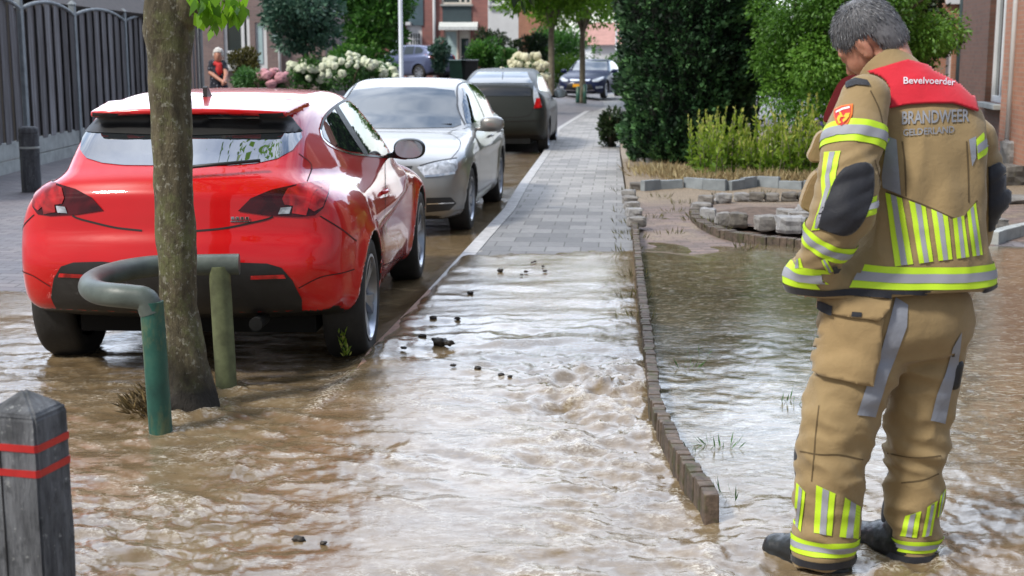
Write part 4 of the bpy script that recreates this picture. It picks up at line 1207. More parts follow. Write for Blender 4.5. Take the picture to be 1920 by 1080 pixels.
# ---- the street tree in front, with its guard
fr = thing('street_tree', 'lichen covered street tree trunk standing in the flood inside a green tube guard', 'tree', tree_p)
def rel(p): return Vector(p) - tree_p
D0 = tree_p.y
tp = [PT(345, 800, D0) + Vector((0, 0, -0.12)), PT(345, 778, D0), PT(352, 730, D0), PT(350, 660, D0), PT(336, 560, D0), PT(328, 400, D0), PT(322, 240, D0), PT(317, 110, D0), PT(318, 20, D0), PT(316, -120, D0), PT(322, -420, D0), PT(335, -800, D0)]
tr = [0.28, 0.20, 0.125, 0.084, 0.084, 0.087, 0.091, 0.097, 0.112, 0.085, 0.07, 0.045]
trunk_mesh('trunk', [rel(p) for p in tp], tr, M_BARK, fr, 36, 0.12, 5, sub=9)
for tgt, r0 in (((372, -40), .055), ((455, -330), 0.03), ((250, -90), .05)):
    pass
trunk_mesh('limb', [rel(PT(330, 60, D0)), rel(PT(352, 15, D0 - .05)), rel(PT(378, -60, D0 - .1)), rel(PT(430, -260, D0 - .3)), rel(PT(520, -600, D0 - .5))], [0.06, 0.062, 0.05, 0.04, 0.02], M_BARK, fr, 14, 0.08, 8)
trunk_mesh('limb', [rel(PT(318, 0, D0)), rel(PT(290, -100, D0 + .1)), rel(PT(200, -300, D0 + .3)), rel(PT(80, -700, D0 + .6))], [0.055, 0.05, 0.04, 0.02], M_BARK, fr, 14, 0.08, 8)
trunk_mesh('twig', [rel(PT(360, -30, D0 - .1)), rel(PT(392, -14, D0 - .25)), rel(PT(420, 0, D0 - .35)), rel(PT(438, 22, D0 - .4))], [0.012, 0.009, 0.006, 0.003], M_BARK, fr, 6, 0.02, 8)
# the low spray of big leaves
r = np.random.RandomState(3); C = []; Dv = []
for (px, py, k) in [(378, 6, 7), (392, 18, 7), (402, 34, 6), (386, 2, 5), (418, 4, 6), (432, 14, 7), (444, 20, 6), (425, 28, 4), (452, 8, 4), (410, -10, 6), (366, -6, 4), (372, 22, 3), (398, 46, 2), (440, 0, 5)]:
    for q in range(k):
        p = PT(px + r.uniform(-9, 9), py + r.uniform(-14, 6), D0 - 0.35 + r.uniform(-.12, .12)) - tree_p
        C.append(p); Dv.append((r.normal() * .4, r.normal() * .3, -0.9))
leaves('low_leaves', np.array(C), np.array(Dv), 0.072, L_FRONT, fr, 0.62, 4, None, 0.25, 0.3)
cl = clump_set((0.2, -0.1, 4.3), (1.7, 1.7, 1.3), 34, 0.5, 5, 3.1)
foliage('crown', cl, 5200, 0.10, L_FRONT, fr, 6, 0.6, 0.0, 0.4, 0.3)
# a few leaves hanging into the top of the frame
C = []; Dv = []
for (px, py) in [(930, -4), (965, 2), (985, -2), (992, 4), (978, 10), (712, -4), (372, 2)]:
    for q in range(2):
        C.append(PT(px + r.uniform(-6, 6), py - 12 + r.uniform(-4, 4), 5.0) - tree_p); Dv.append((r.normal() * .5, 0, -1))
leaves('hanging_leaves', np.array(C), np.array(Dv), 0.045, leafmat('shade_leaves', (0.010, 0.022, 0.005), (0.03, 0.06, 0.012), 0.2), fr, 0.5, 9, None, 0.2)
trunk_mesh('twig', [rel(PT(355, -120, D0 - .2)), rel(PT(560, -140, 5.4)), rel(PT(760, -60, 5.1)), rel(PT(960, -22, 5.0)), rel(PT(1000, -12, 5.0))], [0.014, .012, .009, 0.005, 0.003], M_BARK, fr, 6, 0.02, 8)
# root collar with grass and debris caught against it
rc = []; rng = np.random.RandomState(5)
for k in range(420):
    a = rng.uniform(math.pi * .75, math.pi * 1.45); q = rng.uniform(0.12, 0.24)
    rc.append((math.cos(a) * q - .02, math.sin(a) * q, rng.uniform(0.0, 0.12) * (1.3 - q / .24)))
rc = np.array(rc); dd = rc * np.array([1, 1, 0]); dd[:, 2] = 0.25
leaves('caught_debris', rc, dd / 0.2, 0.06, leafmat('debris', (.05, .035, .015), (.17, .12, .05), .1, .8, (.28, .20, .08)), fr, 0.13, 8, None, 0.6)

def tubemat():
    t = NT('green_tube'); v = t.coord('Object'); n = t.noise(v, 7, 5, 0.65)
    c = t.ramp(n, [(0.30, (0.012, 0.060, 0.050)), (0.55, (0.022, 0.105, 0.080)), (0.75, (0.055, 0.13, 0.095))])
    al = t.ramp(t.noise(t.coord('Object', (1, 1, .4)), 11, 5, 0.7), [(0.50, (0, 0, 0)), (0.66, (1, 1, 1))])
    c = t.mix(t.math('MULTIPLY', al, 0.55), c, (0.17, 0.17, 0.07))
    t.set(Base=c, Roughness=t.math('ADD', t.math('MULTIPLY', n, 0.4), 0.22), Normal=t.bump(t.noise(v, 40, 4), 0.15, 0.006)); return t.m
M_TUBE = tubemat()
M_TUBE2 = plain('algae_tube', (0.13, 0.15, 0.075), 0.6, 0, 0.45, 9, 0.15, 40)
M_TUBED = plain('weathered_tube', (0.085, 0.105, 0.095), 0.45, 0, 0.35, 7, 0.15, 30)
gd_ = thing('tree_guard', 'green bent tube guard round the front tree, with one post in front and one behind', 'tree guard', (post_a.x, post_a.y, 0))
def rg(p): return Vector(p) - Vector((post_a.x, post_a.y, 0))
za, zb_ = 0.60, 0.60
mb = MB(); mb.tube([rg((post_a.x + .0, post_a.y, -0.3)), rg((post_a.x - .022, post_a.y, za - 0.02))], 0.050, 24); mb.build('post', M_TUBE, gd_, True, auto=50)
mb = MB(); mb.tube([rg((post_b.x, post_b.y, -0.3)), rg((post_b.x - .02, post_b.y, zb_))], 0.052, 24); mb.build('post', M_TUBE2, gd_, True, auto=50)
hp = [rg((post_b.x + 0.075, post_b.y + .02, zb_ + .005)), rg((post_b.x - .12, post_b.y, zb_ + .005)), rg((post_b.x - .30, post_b.y - .02, zb_ + .005))]
cxh, cyh = -1.63, (post_a.y + post_b.y) / 2; RYH = (post_b.y - post_a.y) / 2
for k in range(0, 11):
    a = math.radians(100 + 16.0 * k); hp.append(rg((cxh + 0.27 * math.cos(a), cyh + RYH * math.sin(a), zb_ + 0.005)))
hp += [rg((post_a.x - .10, post_a.y - .0, za)), rg((post_a.x - .045, post_a.y, za - .012)), rg((post_a.x - .022, post_a.y, za - .07))]
mb = MB(); mb.tube([Vector(p) for p in cr(hp, 5)], 0.052, 22); mb.build('hoop', M_TUBED, gd_, True, auto=50)

# ---- round-headed tree, big bush, low shrubs and hydrangeas of the front gardens
def small_tree(name, label, px, pbase, ptop, d, w_px, mat, barkm, n, size, seed, group=None, cz=None, sq=1.0, trunk_r=0.06, zc=None, k=26, cr_=None, up=0.2, aspect=0.5):
    s = 2500.0 / d; base = PT(px, pbase, d); base.z = float(road_h(base.x, d))
    top = PT(px, ptop, d).z; cb = PT(px, cz, d).z
    t = thing(name, label, 'tree', base, 0, group)
    R = w_px / s / 2; H = (top - cb) / 2; zc = (top + cb) / 2 - base.z
    trunk_mesh('trunk', [(0, 0, -0.1), (0.01, 0, (cb - base.z) * .5), (0.0, 0.02, cb - base.z), (0.02, 0, zc), (0, 0, zc + H * .5)], [trunk_r * 1.25, trunk_r, trunk_r * .9, trunk_r * .6, trunk_r * .25], barkm, t, 12, 0.05, 6)
    rr = np.random.RandomState(seed)
    for q in range(4):
        a = rr.uniform(0, 6.28); trunk_mesh('limb', [(0, 0, cb - base.z), (math.cos(a) * R * .3, math.sin(a) * R * .3, zc - H * .2), (math.cos(a) * R * .7, math.sin(a) * R * .7, zc + H * .3)], [trunk_r * .55, trunk_r * .35, trunk_r * .12], barkm, t, 8, 0.05, 6)
    cl = clump_set((0, 0, zc), (R * .82, R * .82, H * .86), k, cr_ or R * .32, seed, cb - base.z + .05, 0.8)
    foliage('crown', cl, n, size, mat, t, seed, aspect, up, 0, 0.35)
    return t
small_tree('garden_tree', 'small round headed blue green tree in the front garden before the rose house', 573, 150, -60, 31, 165, L_BLUEG, M_BARK, 9000, 0.13, 21, cz=108, trunk_r=0.06, k=40)
def shrub(name, label, px, py_b, w_px, h_px, d, mat, n, size, seed, k=14, group=None, depth=0.8, cat='shrub', up=0.4, aspect=0.5, sq=0.9, cr_k=.42):
    s = 2500.0 / d; b = PT(px, py_b, d); base = Vector((b.x, d, b.z))
    t = thing(name, label, cat, base, 0, group)
    R, H = w_px / s / 2, h_px / s
    mb = MB(); rr = random.Random(seed)
    for q in range(5):
        a = rr.uniform(0, 6.28); mb.tube([(0, 0, -.1), (math.cos(a) * R * .3, math.sin(a) * R * .3 * depth, H * .5), (math.cos(a) * R * .55, math.sin(a) * R * .55 * depth, H * .8)], [.03, .02, .008], 6)
    mb.build('stems', M_BARK, t, True)
    cl = clump_set((0, 0, H * .5), (R * .8, R * .8 * depth, H * .42), k, min(R, H) * cr_k, seed, 0.05, sq)
    foliage('foliage', cl, n, size, mat, t, seed, aspect, up, 0, 0.4)
    return t
small_tree('leafy_tree', 'large bushy green tree rising behind the white hydrangeas', 690, 160, -90, 37, 175, L_BUSH, M_BARK, 12000, 0.15, 22, cz=118, trunk_r=0.09, k=46)
shrub('broad_bush', 'tall broad bush filling the space under the leafy tree, left of the lamp post', 684, 150, 118, 62, 36, L_BUSH, 4200, 0.13, 23, 18)
shrub('olive_shrub', 'olive brown rounded shrub beside the woman', 460, 152, 72, 58, 29, L_OLIVE, 3600, 0.07, 24, 16)
shrub('low_green_shrub', 'low bright green shrub below the olive shrub, behind the red car', 470, 172, 92, 40, 27.5, L_GREEN, 3200, 0.06, 25, 16)
def blooms(t, R, H, depth, n, r0, mat, seed, name='flower_head', zlo=.35, box=None):
    rr = random.Random(seed)
    bm = bmesh.new(); bmesh.ops.create_icosphere(bm, subdivisions=2, radius=1.0)
    for v in bm.verts: v.co *= 1 + 0.16 * rr.uniform(-1, 1)
    me = bpy.data.meshes.new(name); bm.to_mesh(me); bm.free(); me.materials.append(mat)
    for i in range(n):
        a = rr.uniform(math.pi, 2 * math.pi) if rr.random() < .8 else rr.uniform(0, math.pi)
        q = rr.uniform(0.75, 1.08); e = math.asin(rr.uniform(zlo, 1.0)) if rr.random() < .6 else rr.uniform(-.2, .7)
        p = (math.cos(a) * math.cos(e) * R * q, math.sin(a) * math.cos(e) * R * depth * q, H * .48 + math.sin(e) * H * .5)
        o = link(bpy.data.objects.new(name, me)); o.parent = t; o.location = p
        s = r0 * rr.uniform(0.7, 1.25); o.scale = (s, s, s * .8); o.rotation_euler = (rr.uniform(0, 3), rr.uniform(0, 3), 0)
M_BLOOM = plain('hydrangea_white', (0.62, 0.66, 0.50), 0.8, 0, 0.22, 2.5, 0.6, 8)
M_PINK = plain('hydrangea_pink', (0.55, 0.27, 0.30), 0.8, 0, 0.3, 2.5, 0.6, 8)
M_CREAM = plain('hydrangea_cream', (0.60, 0.58, 0.40), 0.8, 0, 0.2, 2.5, 0.6, 8)
hyd = [(575, 172, 80, 58, 30.5, 30, 31, 'leftmost white hydrangea bush, behind the small round tree stem'),
       (655, 178, 110, 76, 30, 46, 32, 'largest white hydrangea bush, in front of the broad bush'),
       (716, 176, 70, 56, 30.5, 26, 33, 'white hydrangea bush at the foot of the lamp post'),
       (608, 176, 70, 62, 31, 26, 34, 'white hydrangea bush between the leftmost and the largest ones')]
for (px, pb, wp, hp_, d, nb, sd_, lab) in hyd:
    t = shrub('hydrangea', lab, px, pb, wp, hp_, d, L_GREEN, 1800, 0.09, sd_, 12, 'white hydrangeas in the front garden')
    blooms(t, wp * d / 5000, hp_ * d / 2500, .8, nb, 0.085, M_BLOOM, sd_)
t = shrub('hydrangea', 'pink faded hydrangea between the low green shrub and the white hydrangeas', 516, 172, 60, 38, 27.5, L_GREEN, 900, 0.07, 36, 8)
blooms(t, 60 * 27.5 / 5000, 38 * 27.5 / 2500, .8, 16, 0.10, M_PINK, 37)
t = shrub('hydrangea', 'cream white hydrangea beyond the dark liftback, by the first street tree', 985, 178, 80, 78, 39, L_GREEN, 1800, 0.10, 38, 12)
blooms(t, 80 * 39 / 5000, 78 * 39 / 2500, .8, 44, 0.12, M_CREAM, 38)
shrub('dark_climber', 'dark loose shrub against the brick wall between the two terrace doors', 828, 150, 46, 84, 53, L_BLUEG, 2200, 0.13, 41, 16)
shrub('clipped_bush', 'dome clipped green bush with flat underside left of the white house', 908, 148, 80, 76, 51, L_BUSH, 3600, 0.13, 42, 18)
shrub('clipped_bush', 'smaller rounded green bush against the dark cypress', 950, 146, 44, 66, 50, L_GREEN, 1800, 0.13, 43, 12)
shrub('tall_shrub', 'dark shrub standing behind the clipped bushes in front of the white house', 925, 130, 70, 82, 56, L_DARKT, 2400, 0.14, 44, 14)
shrub('dark_cypress', 'narrow dark cypress behind the smaller clipped bush', 971, 150, 30, 92, 52, L_DARKT, 1500, 0.12, 45, 12)
shrub('garden_hedge', 'long clipped yellow green hedge behind the navy hatchback', 1068, 166, 120, 54, 62, L_HEDGE, 4200, 0.13, 46, 24, depth=.4)
shrub('leafy_shrub', 'mid green leafy shrub mass behind the hedge and street trees', 1050, 140, 130, 90, 72, L_BUSH, 4200, 0.2, 47, 22)
shrub('dark_shrub', 'dark green shrub mass behind the cream hydrangea', 1000, 150, 70, 96, 66, L_DARKT, 2400, 0.18, 48, 14)
shrub('conifer_row', 'row of small dark conifers below the pink gable', 1150, 160, 70, 60, 78, L_BUSH, 1800, 0.2, 49, 12)
for (px, d, lab, sd_, cw, tp_) in ((1033, 44, 'first bright green street tree with slim pale trunk, beside the cream hydrangea', 51, 240, -190), (1091, 47.5, 'second bright green street tree, in front of the navy hatchback', 52, 300, -190)):
    t = small_tree('street_tree', lab, px, 190, tp_, d, cw, L_STREET, M_BARK2, 21000, 0.17, sd_, 'bright street trees along the far kerb', 64, trunk_r=0.10, k=44, up=-.2)
small_tree('street_tree', 'third bright green street tree, farthest one, mostly behind the conifer', 1178, 178, -160, 60, 210, L_STREET, M_BARK2, 9000, 0.2, 54, 'bright street trees along the far kerb', 72, trunk_r=0.10, k=40, up=-.2)
gdt = thing('trunk_guard', 'short green tube guard at the foot of the second street tree', 'tree guard', Vector((PT(1090, 190, 47.2).x, 47.2, 0.02)))
mb = MB(); mb.tube([(-.14, 0, -.1), (-.11, 0, .62)], .07, 12); mb.build('post', M_TUBE, gdt, True)
mb = MB(); mb.tube([(.12, -.05, -.1), (.12, -.05, .7)], .07, 12); mb.build('post', M_TUBE, gdt, True)
shrub('evergreen_shrub', 'small dark evergreen shrub leaning over the pavement beside the clipped conifer', 1146, 276, 62, 72, 24.6, L_DARKT, 1800, 0.085, 53, 16)

# ---- tall clipped conifer
cb = G(1284, 303, 0.06); con = thing('clipped_conifer', 'tall dense dark green clipped conifer on the corner by the pavement', 'tree', cb)
trunk_mesh('trunk', [(0, 0, -.1), (0, 0, 1.5), (0, 0, 3.4)], [0.16, .13, .04], M_BARK, con, 12, .05, 6)
r = np.random.RandomState(61); n = 40000
zz_ = r.uniform(0.02, 3.75, n); th = r.uniform(0, 2 * math.pi, n)
CPX, CPY = [0, .25, .8, 1.8, 2.6, 3.1, 3.5, 3.75], [0.80, 0.98, 1.04, 1.16, 1.28, 1.10, .65, .1]
prof = np.interp(zz_, CPX, CPY)
lump = 1 + 0.11 * fbm(np.cos(th) * 2.4, np.sin(th) * 2.4, zz_ * 1.7, 3) + 0.20 * np.clip(pnoise(np.cos(th) * 6.0, np.sin(th) * 6.0, zz_ * 3.0), -.6, 1)
rad = .88 * prof * lump * (1 - 0.16 * r.uniform(0, 1, n) ** 2)
C = np.stack([np.cos(th) * rad + 0.10 * (zz_ / 3), np.sin(th) * rad, zz_], 1)
Dv = np.stack([np.cos(th), np.sin(th), np.full(n, 0.55)], 1)
v = np.clip(0.30 + 0.9 * pnoise(np.cos(th) * 6.0, np.sin(th) * 6.0, zz_ * 3.6) + r.normal(size=n) * .2, 0, 1)
leaves('crown', C, Dv, 0.085, L_CONIF, con, 0.55, 62, v, 0.55)
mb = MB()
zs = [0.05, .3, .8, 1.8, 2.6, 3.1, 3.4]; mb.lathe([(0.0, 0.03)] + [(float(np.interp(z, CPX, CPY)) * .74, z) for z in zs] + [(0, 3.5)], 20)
mb.build('dark_core', plain('conifer_inside', (0.008, 0.012, 0.007), 0.9), con, True)  # solid dark core added to block views through the crown

# ---- feathery tree behind the firefighter and a dark one beside it
fb = PT(1590, 300, 18.6); fb.z = 0.1
fea = thing('feathery_tree', 'light green feathery weeping tree behind the firefighter', 'tree', fb)
trunk_mesh('trunk', [(0, 0, -.1), (.05, 0, .8), (0, .1, 1.6), (.05, .1, 2.6)], [0.13, .11, .09, .04], M_BARK, fea, 12, .06, 6)
for a in (0.5, 2.0, 3.4, 4.6, 5.6): trunk_mesh('limb', [(0, .05, 1.2), (math.cos(a) * .5, math.sin(a) * .5, 1.9), (math.cos(a) * 1.0, math.sin(a) * 1.0, 2.3)], [.06, .04, .015], M_BARK, fea, 8, .05, 6)
cl = clump_set((.0, 0, 1.85), (1.30, 1.0, 1.05), 64, .36, 63, .55, 0.85)
cl += [((-1.0, -.2, 1.0), (.30, .3, .40)), ((-.75, -.5, .75), (.34, .3, .4)), ((-.45, -.6, .7), (.36, .3, .4)), ((-1.15, 0, 1.5), (.26, .3, .4)), ((-.2, -.6, .8), (.35, .3, .4))]
foliage('crown', cl, 62000, 0.064, L_FEATH, fea, 64, 0.45, -0.3, 0.3, 0.3, 0.6)
fb2 = PT(1725, 300, 20.3); fb2.z = 0.1
dk = thing('dark_tree', 'dark leaved tree between the feathery tree and the brick house', 'tree', fb2)
trunk_mesh('trunk', [(0, 0, -.1), (0, 0, 1.0), (0, 0, 2.6)], [0.10, .08, .03], M_BARK, dk, 12, .06, 6)
cl = clump_set((-.25, 0, 2.25), (.55, .8, .95), 34, .24, 65, 1.05, 0.85)
foliage('crown', cl, 9500, 0.09, L_DARKT, dk, 66, 0.5, 0.1, 0.1, 0.3, 0.6)
# background trees closing the gaps over there
small_tree('background_tree', 'pale green tree glimpsed between the conifer and the feathery tree', 1410, 215, -10, 34, 150, L_STREET, M_BARK2, 6500, 0.15, 67, cz=150, trunk_r=.09, k=34)
shrub('background_shrub', 'green shrub behind the border, glimpsed left of the feathery tree', 1420, 205, 150, 110, 33, L_GREEN, 5000, .12, 68, 22)
shrub('background_hedge', 'wide dark green hedge closing the garden behind the feathery tree', 1600, 225, 330, 190, 29, L_BUSH, 9000, .13, 69, 40, depth=.3)

# ---- weeds, spikes and dry grass of the neglected border
def weed(sd_, h, ns, spread):
    rr = np.random.RandomState(sd_); C = []; Dv = []; S = []; Vv = []; mb = MB()
    for i in range(ns):
        a = rr.uniform(0, 6.28); q = spread * math.sqrt(rr.uniform(0, 1)); x, y = math.cos(a) * q, math.sin(a) * q
        hh = h * rr.uniform(.7, 1.1); lx, ly = rr.normal(0, .06), rr.normal(0, .06)
        mb.tube([(x, y, -0.02), (x + lx * .4, y + ly * .4, hh * .5), (x + lx, y + ly, hh)], [.006, .005, .002], 5)
        m = int(70 * hh / .8)
        for k in range(m):
            t = rr.uniform(.06, 1.0) ** .8; an = rr.uniform(0, 6.28)
            p = (x + lx * t, y + ly * t, hh * t); C.append(p)
            Dv.append((math.cos(an) * (1.15 - t), math.sin(an) * (1.15 - t), .35 + .9 * t)); S.append(.115 * (1.08 - .70 * t)); Vv.append(np.clip(.15 + .75 * t ** 2 + rr.normal() * .14, 0, 1))
    return mb, np.array(C), np.array(Dv), np.array(S), np.array(Vv)
protos = []
for i, (h, ns, sp) in enumerate(((.80, 9, .16), (.68, 10, .2), (.55, 10, .2))):
    mb, C, Dv, S, Vv = weed(70 + i, h, ns, sp)
    t = thing('tall_weed', 'clump of tall yellow green spiky weeds in the border beyond the stones', 'weed', (0, 0, 0), 0, 'spiky weeds along the garden border')
    mb.build('stems', M_BARK2, t, True); leaves('foliage', C, Dv, S, L_WEED, t, 0.36, 80 + i, Vv, .35); protos.append(t)
spots = [(1312, 328, 0), (1340, 322, 0), (1330, 336, 1), (1362, 330, 1), (1385, 332, 2), (1400, 326, 1), (1420, 334, 2), (1442, 330, 1), (1462, 336, 2), (1482, 328, 1), (1500, 336, 1), (1522, 332, 0), (1540, 326, 0), (1560, 332, 1), (1470, 322, 1), (1430, 322, 2), (1512, 322, 0), (1385, 320, 2), (1590, 330, 1), (1550, 336, 2)]
used = set(); rr = random.Random(4)
for px, py, k in spots:
    o = protos[k] if k not in used else copy_tree(protos[k]); used.add(k)
    p = G(px, py, 0.06); o.location = p; o.rotation_euler = (0, 0, rr.uniform(0, 6.28)); s = rr.uniform(.95, 1.28); o.scale = (s, s, s)
# blue columbine flowers
mb = MB(); C = []
ir = thing('columbine', 'few violet blue flowers standing among the weeds by the firefighter sleeve', 'flowers', G(1508, 330, 0.06))
for (px, py) in ((1499, 262), (1515, 258), (1506, 242), (1544, 238), (1536, 225), (1522, 250)):
    p = PT(px, py, 17.6) - ir.location; mb.tube([(p.x * .6, .05, 0), (p.x, p.y, p.z)], .005, 5); C.append(p)
mb.build('stems', M_BARK2, ir, True)
M_PET = leafmat('violet_petals', (.10, .06, .30), (.25, .2, .55), .3, .6, (.6, .5, .5))
for i, c in enumerate(C):
    cc = np.array(c) + np.random.RandomState(i).normal(size=(10, 3)) * .018
    leaves('flower', cc, np.tile((0, 0, .3), (10, 1)), .06, M_PET, ir, .7, i, None, 1)
def tufts(name, label, pts, n, h, mat, seed, spread, z=0.04, cat='grass', kind='stuff', asp=.10):
    rr = np.random.RandomState(seed); C = []; Dv = []
    for px, py in pts:
        p = G(px, py, z)
        for k in range(n):
            a = rr.uniform(0, 6.28); q = spread * math.sqrt(rr.uniform(0, 1))
            C.append((p.x + math.cos(a) * q * 1.6, p.y + math.sin(a) * q, p.z)); Dv.append((math.cos(a) * .5, math.sin(a) * .5, 1.0))
    o = leaves(name, np.array(C), np.array(Dv), h, mat, None, asp, seed, None, .35)
    return tag(o, label, cat, None, kind)
tufts('dry_grass', 'straw coloured dry grass along the stone edging', [(1270 + 18 * i, 336 + (i * 7) % 9) for i in range(18)] + [(1218 + 9 * i, 322 + (i * 5) % 14) for i in range(8)], 90, 0.16, L_DRY, 90, .22, .06)
tufts('ground_weeds', 'low green weeds sprouting between paving and edging', [(1176, 440), (1180, 475), (1172, 400), (1183, 520), (1166, 360), (1190, 560), (1240, 330), (1262, 322), (1290, 330), (1330, 420), (1315, 408), (1345, 432), (1300, 415), (1192, 600), (1260, 400), (1238, 372), (1282, 384), (1225, 410), (1255, 440), (1400, 470), (1350, 372), (1430, 366), (1185, 450), (1178, 420)], 26, 0.08, L_OLIVE, 91, .09, .03)
tufts('flood_sprigs', 'little green sprigs standing out of the shallow garden water', [(1345, 838), (1296, 845), (1365, 935), (1488, 755), (1290, 690), (1304, 665), (1350, 842)], 9, 0.06, L_GREEN, 92, .05, .005)
wk = tufts('kerb_weed', 'single thin weed with small leaves growing at the kerb behind the red car', [(650, 668)], 60, 0.030, L_WEED, 93, .012, 0.0, 'weed', None, .4)
co = np.array([v.co for v in wk.data.vertices]); k = np.repeat(np.random.RandomState(1).uniform(0, .13, 60), 4); co[:, 2] += k; co[:, 0] -= k * .18
wk.data.vertices.foreach_set('co', co.astype(np.float32).ravel())
# ------------------------------------------------------------------ fence on the left
def plankmat():
    t = NT('weathered_planks'); v = t.coord('Object', (1, 1, 1))
    sep = t.n.new('ShaderNodeSeparateXYZ'); t.lk(v, sep.inputs[0])
    n = t.noise(t.coord('Object', (6, 6, .35)), 3.0, 6, 0.65); vv = t.attr('v')
    c = t.ramp(n, [(0.28, (0.050, 0.043, 0.040)), (0.5, (0.135, 0.125, 0.125)), (0.75, (0.27, 0.27, 0.28))])
    c = t.mix(1.0, c, t.ramp(vv, [(0, (0.45, 0.43, 0.45)), (1, (1.35, 1.38, 1.45))]), 'MULTIPLY')
    t.set(Base=c, Roughness=0.85, Normal=t.bump(n, 0.3, 0.01)); return t.m
M_PLANK = plankmat()
M_CONC = plain('concrete', (0.36, 0.38, 0.37), 0.85, 0, 0.22, 5, 0.3, 60)
M_CONCD = plain('concrete_post', (0.24, 0.27, 0.29), 0.8, 0, 0.25, 6, 0.3, 60)
fpts = [(14.6, -6.98), (17.3, -7.12), (20.0, -7.25), (22.9, -7.40), (26.4, -7.55), (30.2, -7.72), (34.5, -7.93)]
fen = thing('wooden_fence', 'grey weathered plank fence with arched panels, concrete posts and base slabs', 'fence', (fpts[0][1], fpts[0][0], 0))
f0 = Vector((fpts[0][1], fpts[0][0], 0)); rr = random.Random(12)
for i, (d, x) in enumerate(fpts):
    mb = MB(); mb.box((x - f0.x, d - f0.y, 1.17), (0.10, 0.13, 2.66), 0.04, 0, 0.012)
    mb.tube([(x - f0.x, d - f0.y, 2.5), (x - f0.x, d - f0.y, 2.56)], [.085, .02], 8)
    mb.build('post', M_CONCD, fen)
    if i + 1 == len(fpts): break
    d2, x2 = fpts[i + 1]; a = Vector((x, d, 0)) - f0; b = Vector((x2, d2, 0)) - f0; u = (b - a); L = u.length; u.normalize(); nrm = Vector((u.y, -u.x, 0))
    ang = math.atan2(u.y, u.x)
    for z0, z1 in ((-0.12, 0.16), (0.17, 0.42)):
        mb = MB(); mb.box(a + u * L / 2 + Vector((0, 0, (z0 + z1) / 2)), (L - .1, .05, z1 - z0), ang, 0, .01); mb.build('base_slab', M_CONC, fen)
    mb = MB(); vals = []; npl = int(L / 0.235)
    for k in range(npl):
        t = (k + .5) / npl; top = 2.30 + 0.15 * math.sin(math.pi * t) ** .8
        c = a + u * (0.08 + (L - .16) * t) + nrm * (0.022 if k % 2 else -0.016)
        w0 = (L / npl) * rr.uniform(.88, 1.10)
        z0 = 0.40 + rr.uniform(-.015, .015)
        n0 = len(mb.v); mb.box(c + Vector((0, 0, (top + z0) / 2)), (w0, .018, top - z0), ang, 0, .004); vals += [rr.uniform(0, 1)] * (len(mb.v) - n0)
    o = mb.build('plank_panel', M_PLANK, fen); at_ = o.data.attributes.new('v', 'FLOAT', 'POINT'); at_.data.foreach_set('value', vals)
    mb = MB(); arc = [a + u * (0.05 + (L - .1) * t) + nrm * .03 + Vector((0, 0, 2.325 + 0.15 * math.sin(math.pi * t) ** .8)) for t in [q / 12 for q in range(13)]]
    mb.tube(arc, 0.028, 6); mb.build('arched_rail', M_CONCD, fen, True)
# shed roof and dark shrubs seen over the fence
dk2 = thing('garden_shed', 'dark shed roof with pale gutter showing over the fence', 'shed', (-9.0, 24.0, 0))
mb = MB(); mb.box((0, 2, 1.25), (2.2, 8, 2.5)); mb.build('wall', plain('dark_boards', (0.03, 0.028, 0.026), .8), dk2)
mb = MB(); mb.prism([(-1.5, 2.5), (0, 3.7), (1.5, 2.5), (1.45, 2.42), (0, 3.6), (-1.45, 2.42)], -2.2, 6.4, Matrix(((1, 0, 0, 0), (0, 0, 1, 0), (0, 1, 0, 0), (0, 0, 0, 1)))); mb.build('roof', plain('roof_tiles', (0.035, 0.025, 0.022), .8, 0, .4, 9), dk2)

# ------------------------------------------------------------------ bollards
def woodmat(name, lo, hi, moss=0.5):
    t = NT(name); v = t.coord('Object', (3, 3, .5)); n = t.noise(v, 6, 6, 0.7)
    c = t.ramp(n, [(0.3, lo), (0.7, hi)])
    m = t.ramp(t.noise(t.coord('Object'), 14, 6, 0.7), [(0.5, (0, 0, 0)), (0.62, (1, 1, 1))])
    c = t.mix(t.math('MULTIPLY', m, 0.6), c, (0.040, 0.043, 0.045))
    sp = t.ramp(t.noise(t.coord('Object'), 55, 3, .6), [(0.66, (0, 0, 0)), (0.70, (1, 1, 1))])
    c = t.mix(t.math('MULTIPLY', sp, 0.7), c, (0.36, 0.37, 0.36))
    sep = t.n.new('ShaderNodeSeparateXYZ'); g = t.n.new('ShaderNodeTexCoord'); t.lk(g.outputs['Object'], sep.inputs[0])
    mf = t.math('MULTIPLY', t.ramp(t.noise(t.coord('Object'), 22, 6, 0.75), [(0.42, (0, 0, 0)), (0.58, (1, 1, 1))]), t.math('LESS_THAN', sep.outputs[0], -0.066))
    c = t.mix(t.math('MULTIPLY', mf, moss), c, (0.17, 0.145, 0.035))
    t.set(Base=c, Roughness=0.85, Normal=t.bump(t.math('ADD', n, t.noise(t.coord('Object', (4, 4, .6)), 40, 6, .7)), 0.9, 0.010)); return t.m
bp = PT(46, 727, 2.95); bol = thing('bollard', 'nearest square wooden bollard with two red bands and pyramid top', 'bollard', (bp.x, 2.95, 0), R_(-14))
zt = bp.z; W_ = 0.132; ze = PT(60, 768, 2.95).z
mb = MB()
def ring(z, w): return [(-w, -w, z), (w, -w, z), (w, w, z), (-w, w, z)]
levels = [(-0.3, W_ / 2), (ze - .004, W_ / 2), (ze + .004, W_ / 2 - .004)]
vs = sum([ring(z, w) for z, w in levels], []) + [(0, 0, zt)]
fs = []
for i in range(len(levels) - 1):
    for k in range(4): fs.append([4 * i + k, 4 * i + (k + 1) % 4, 4 * i + 4 + (k + 1) % 4, 4 * i + 4 + k])
for k in range(4): fs.append([8 + k, 8 + (k + 1) % 4, 12])
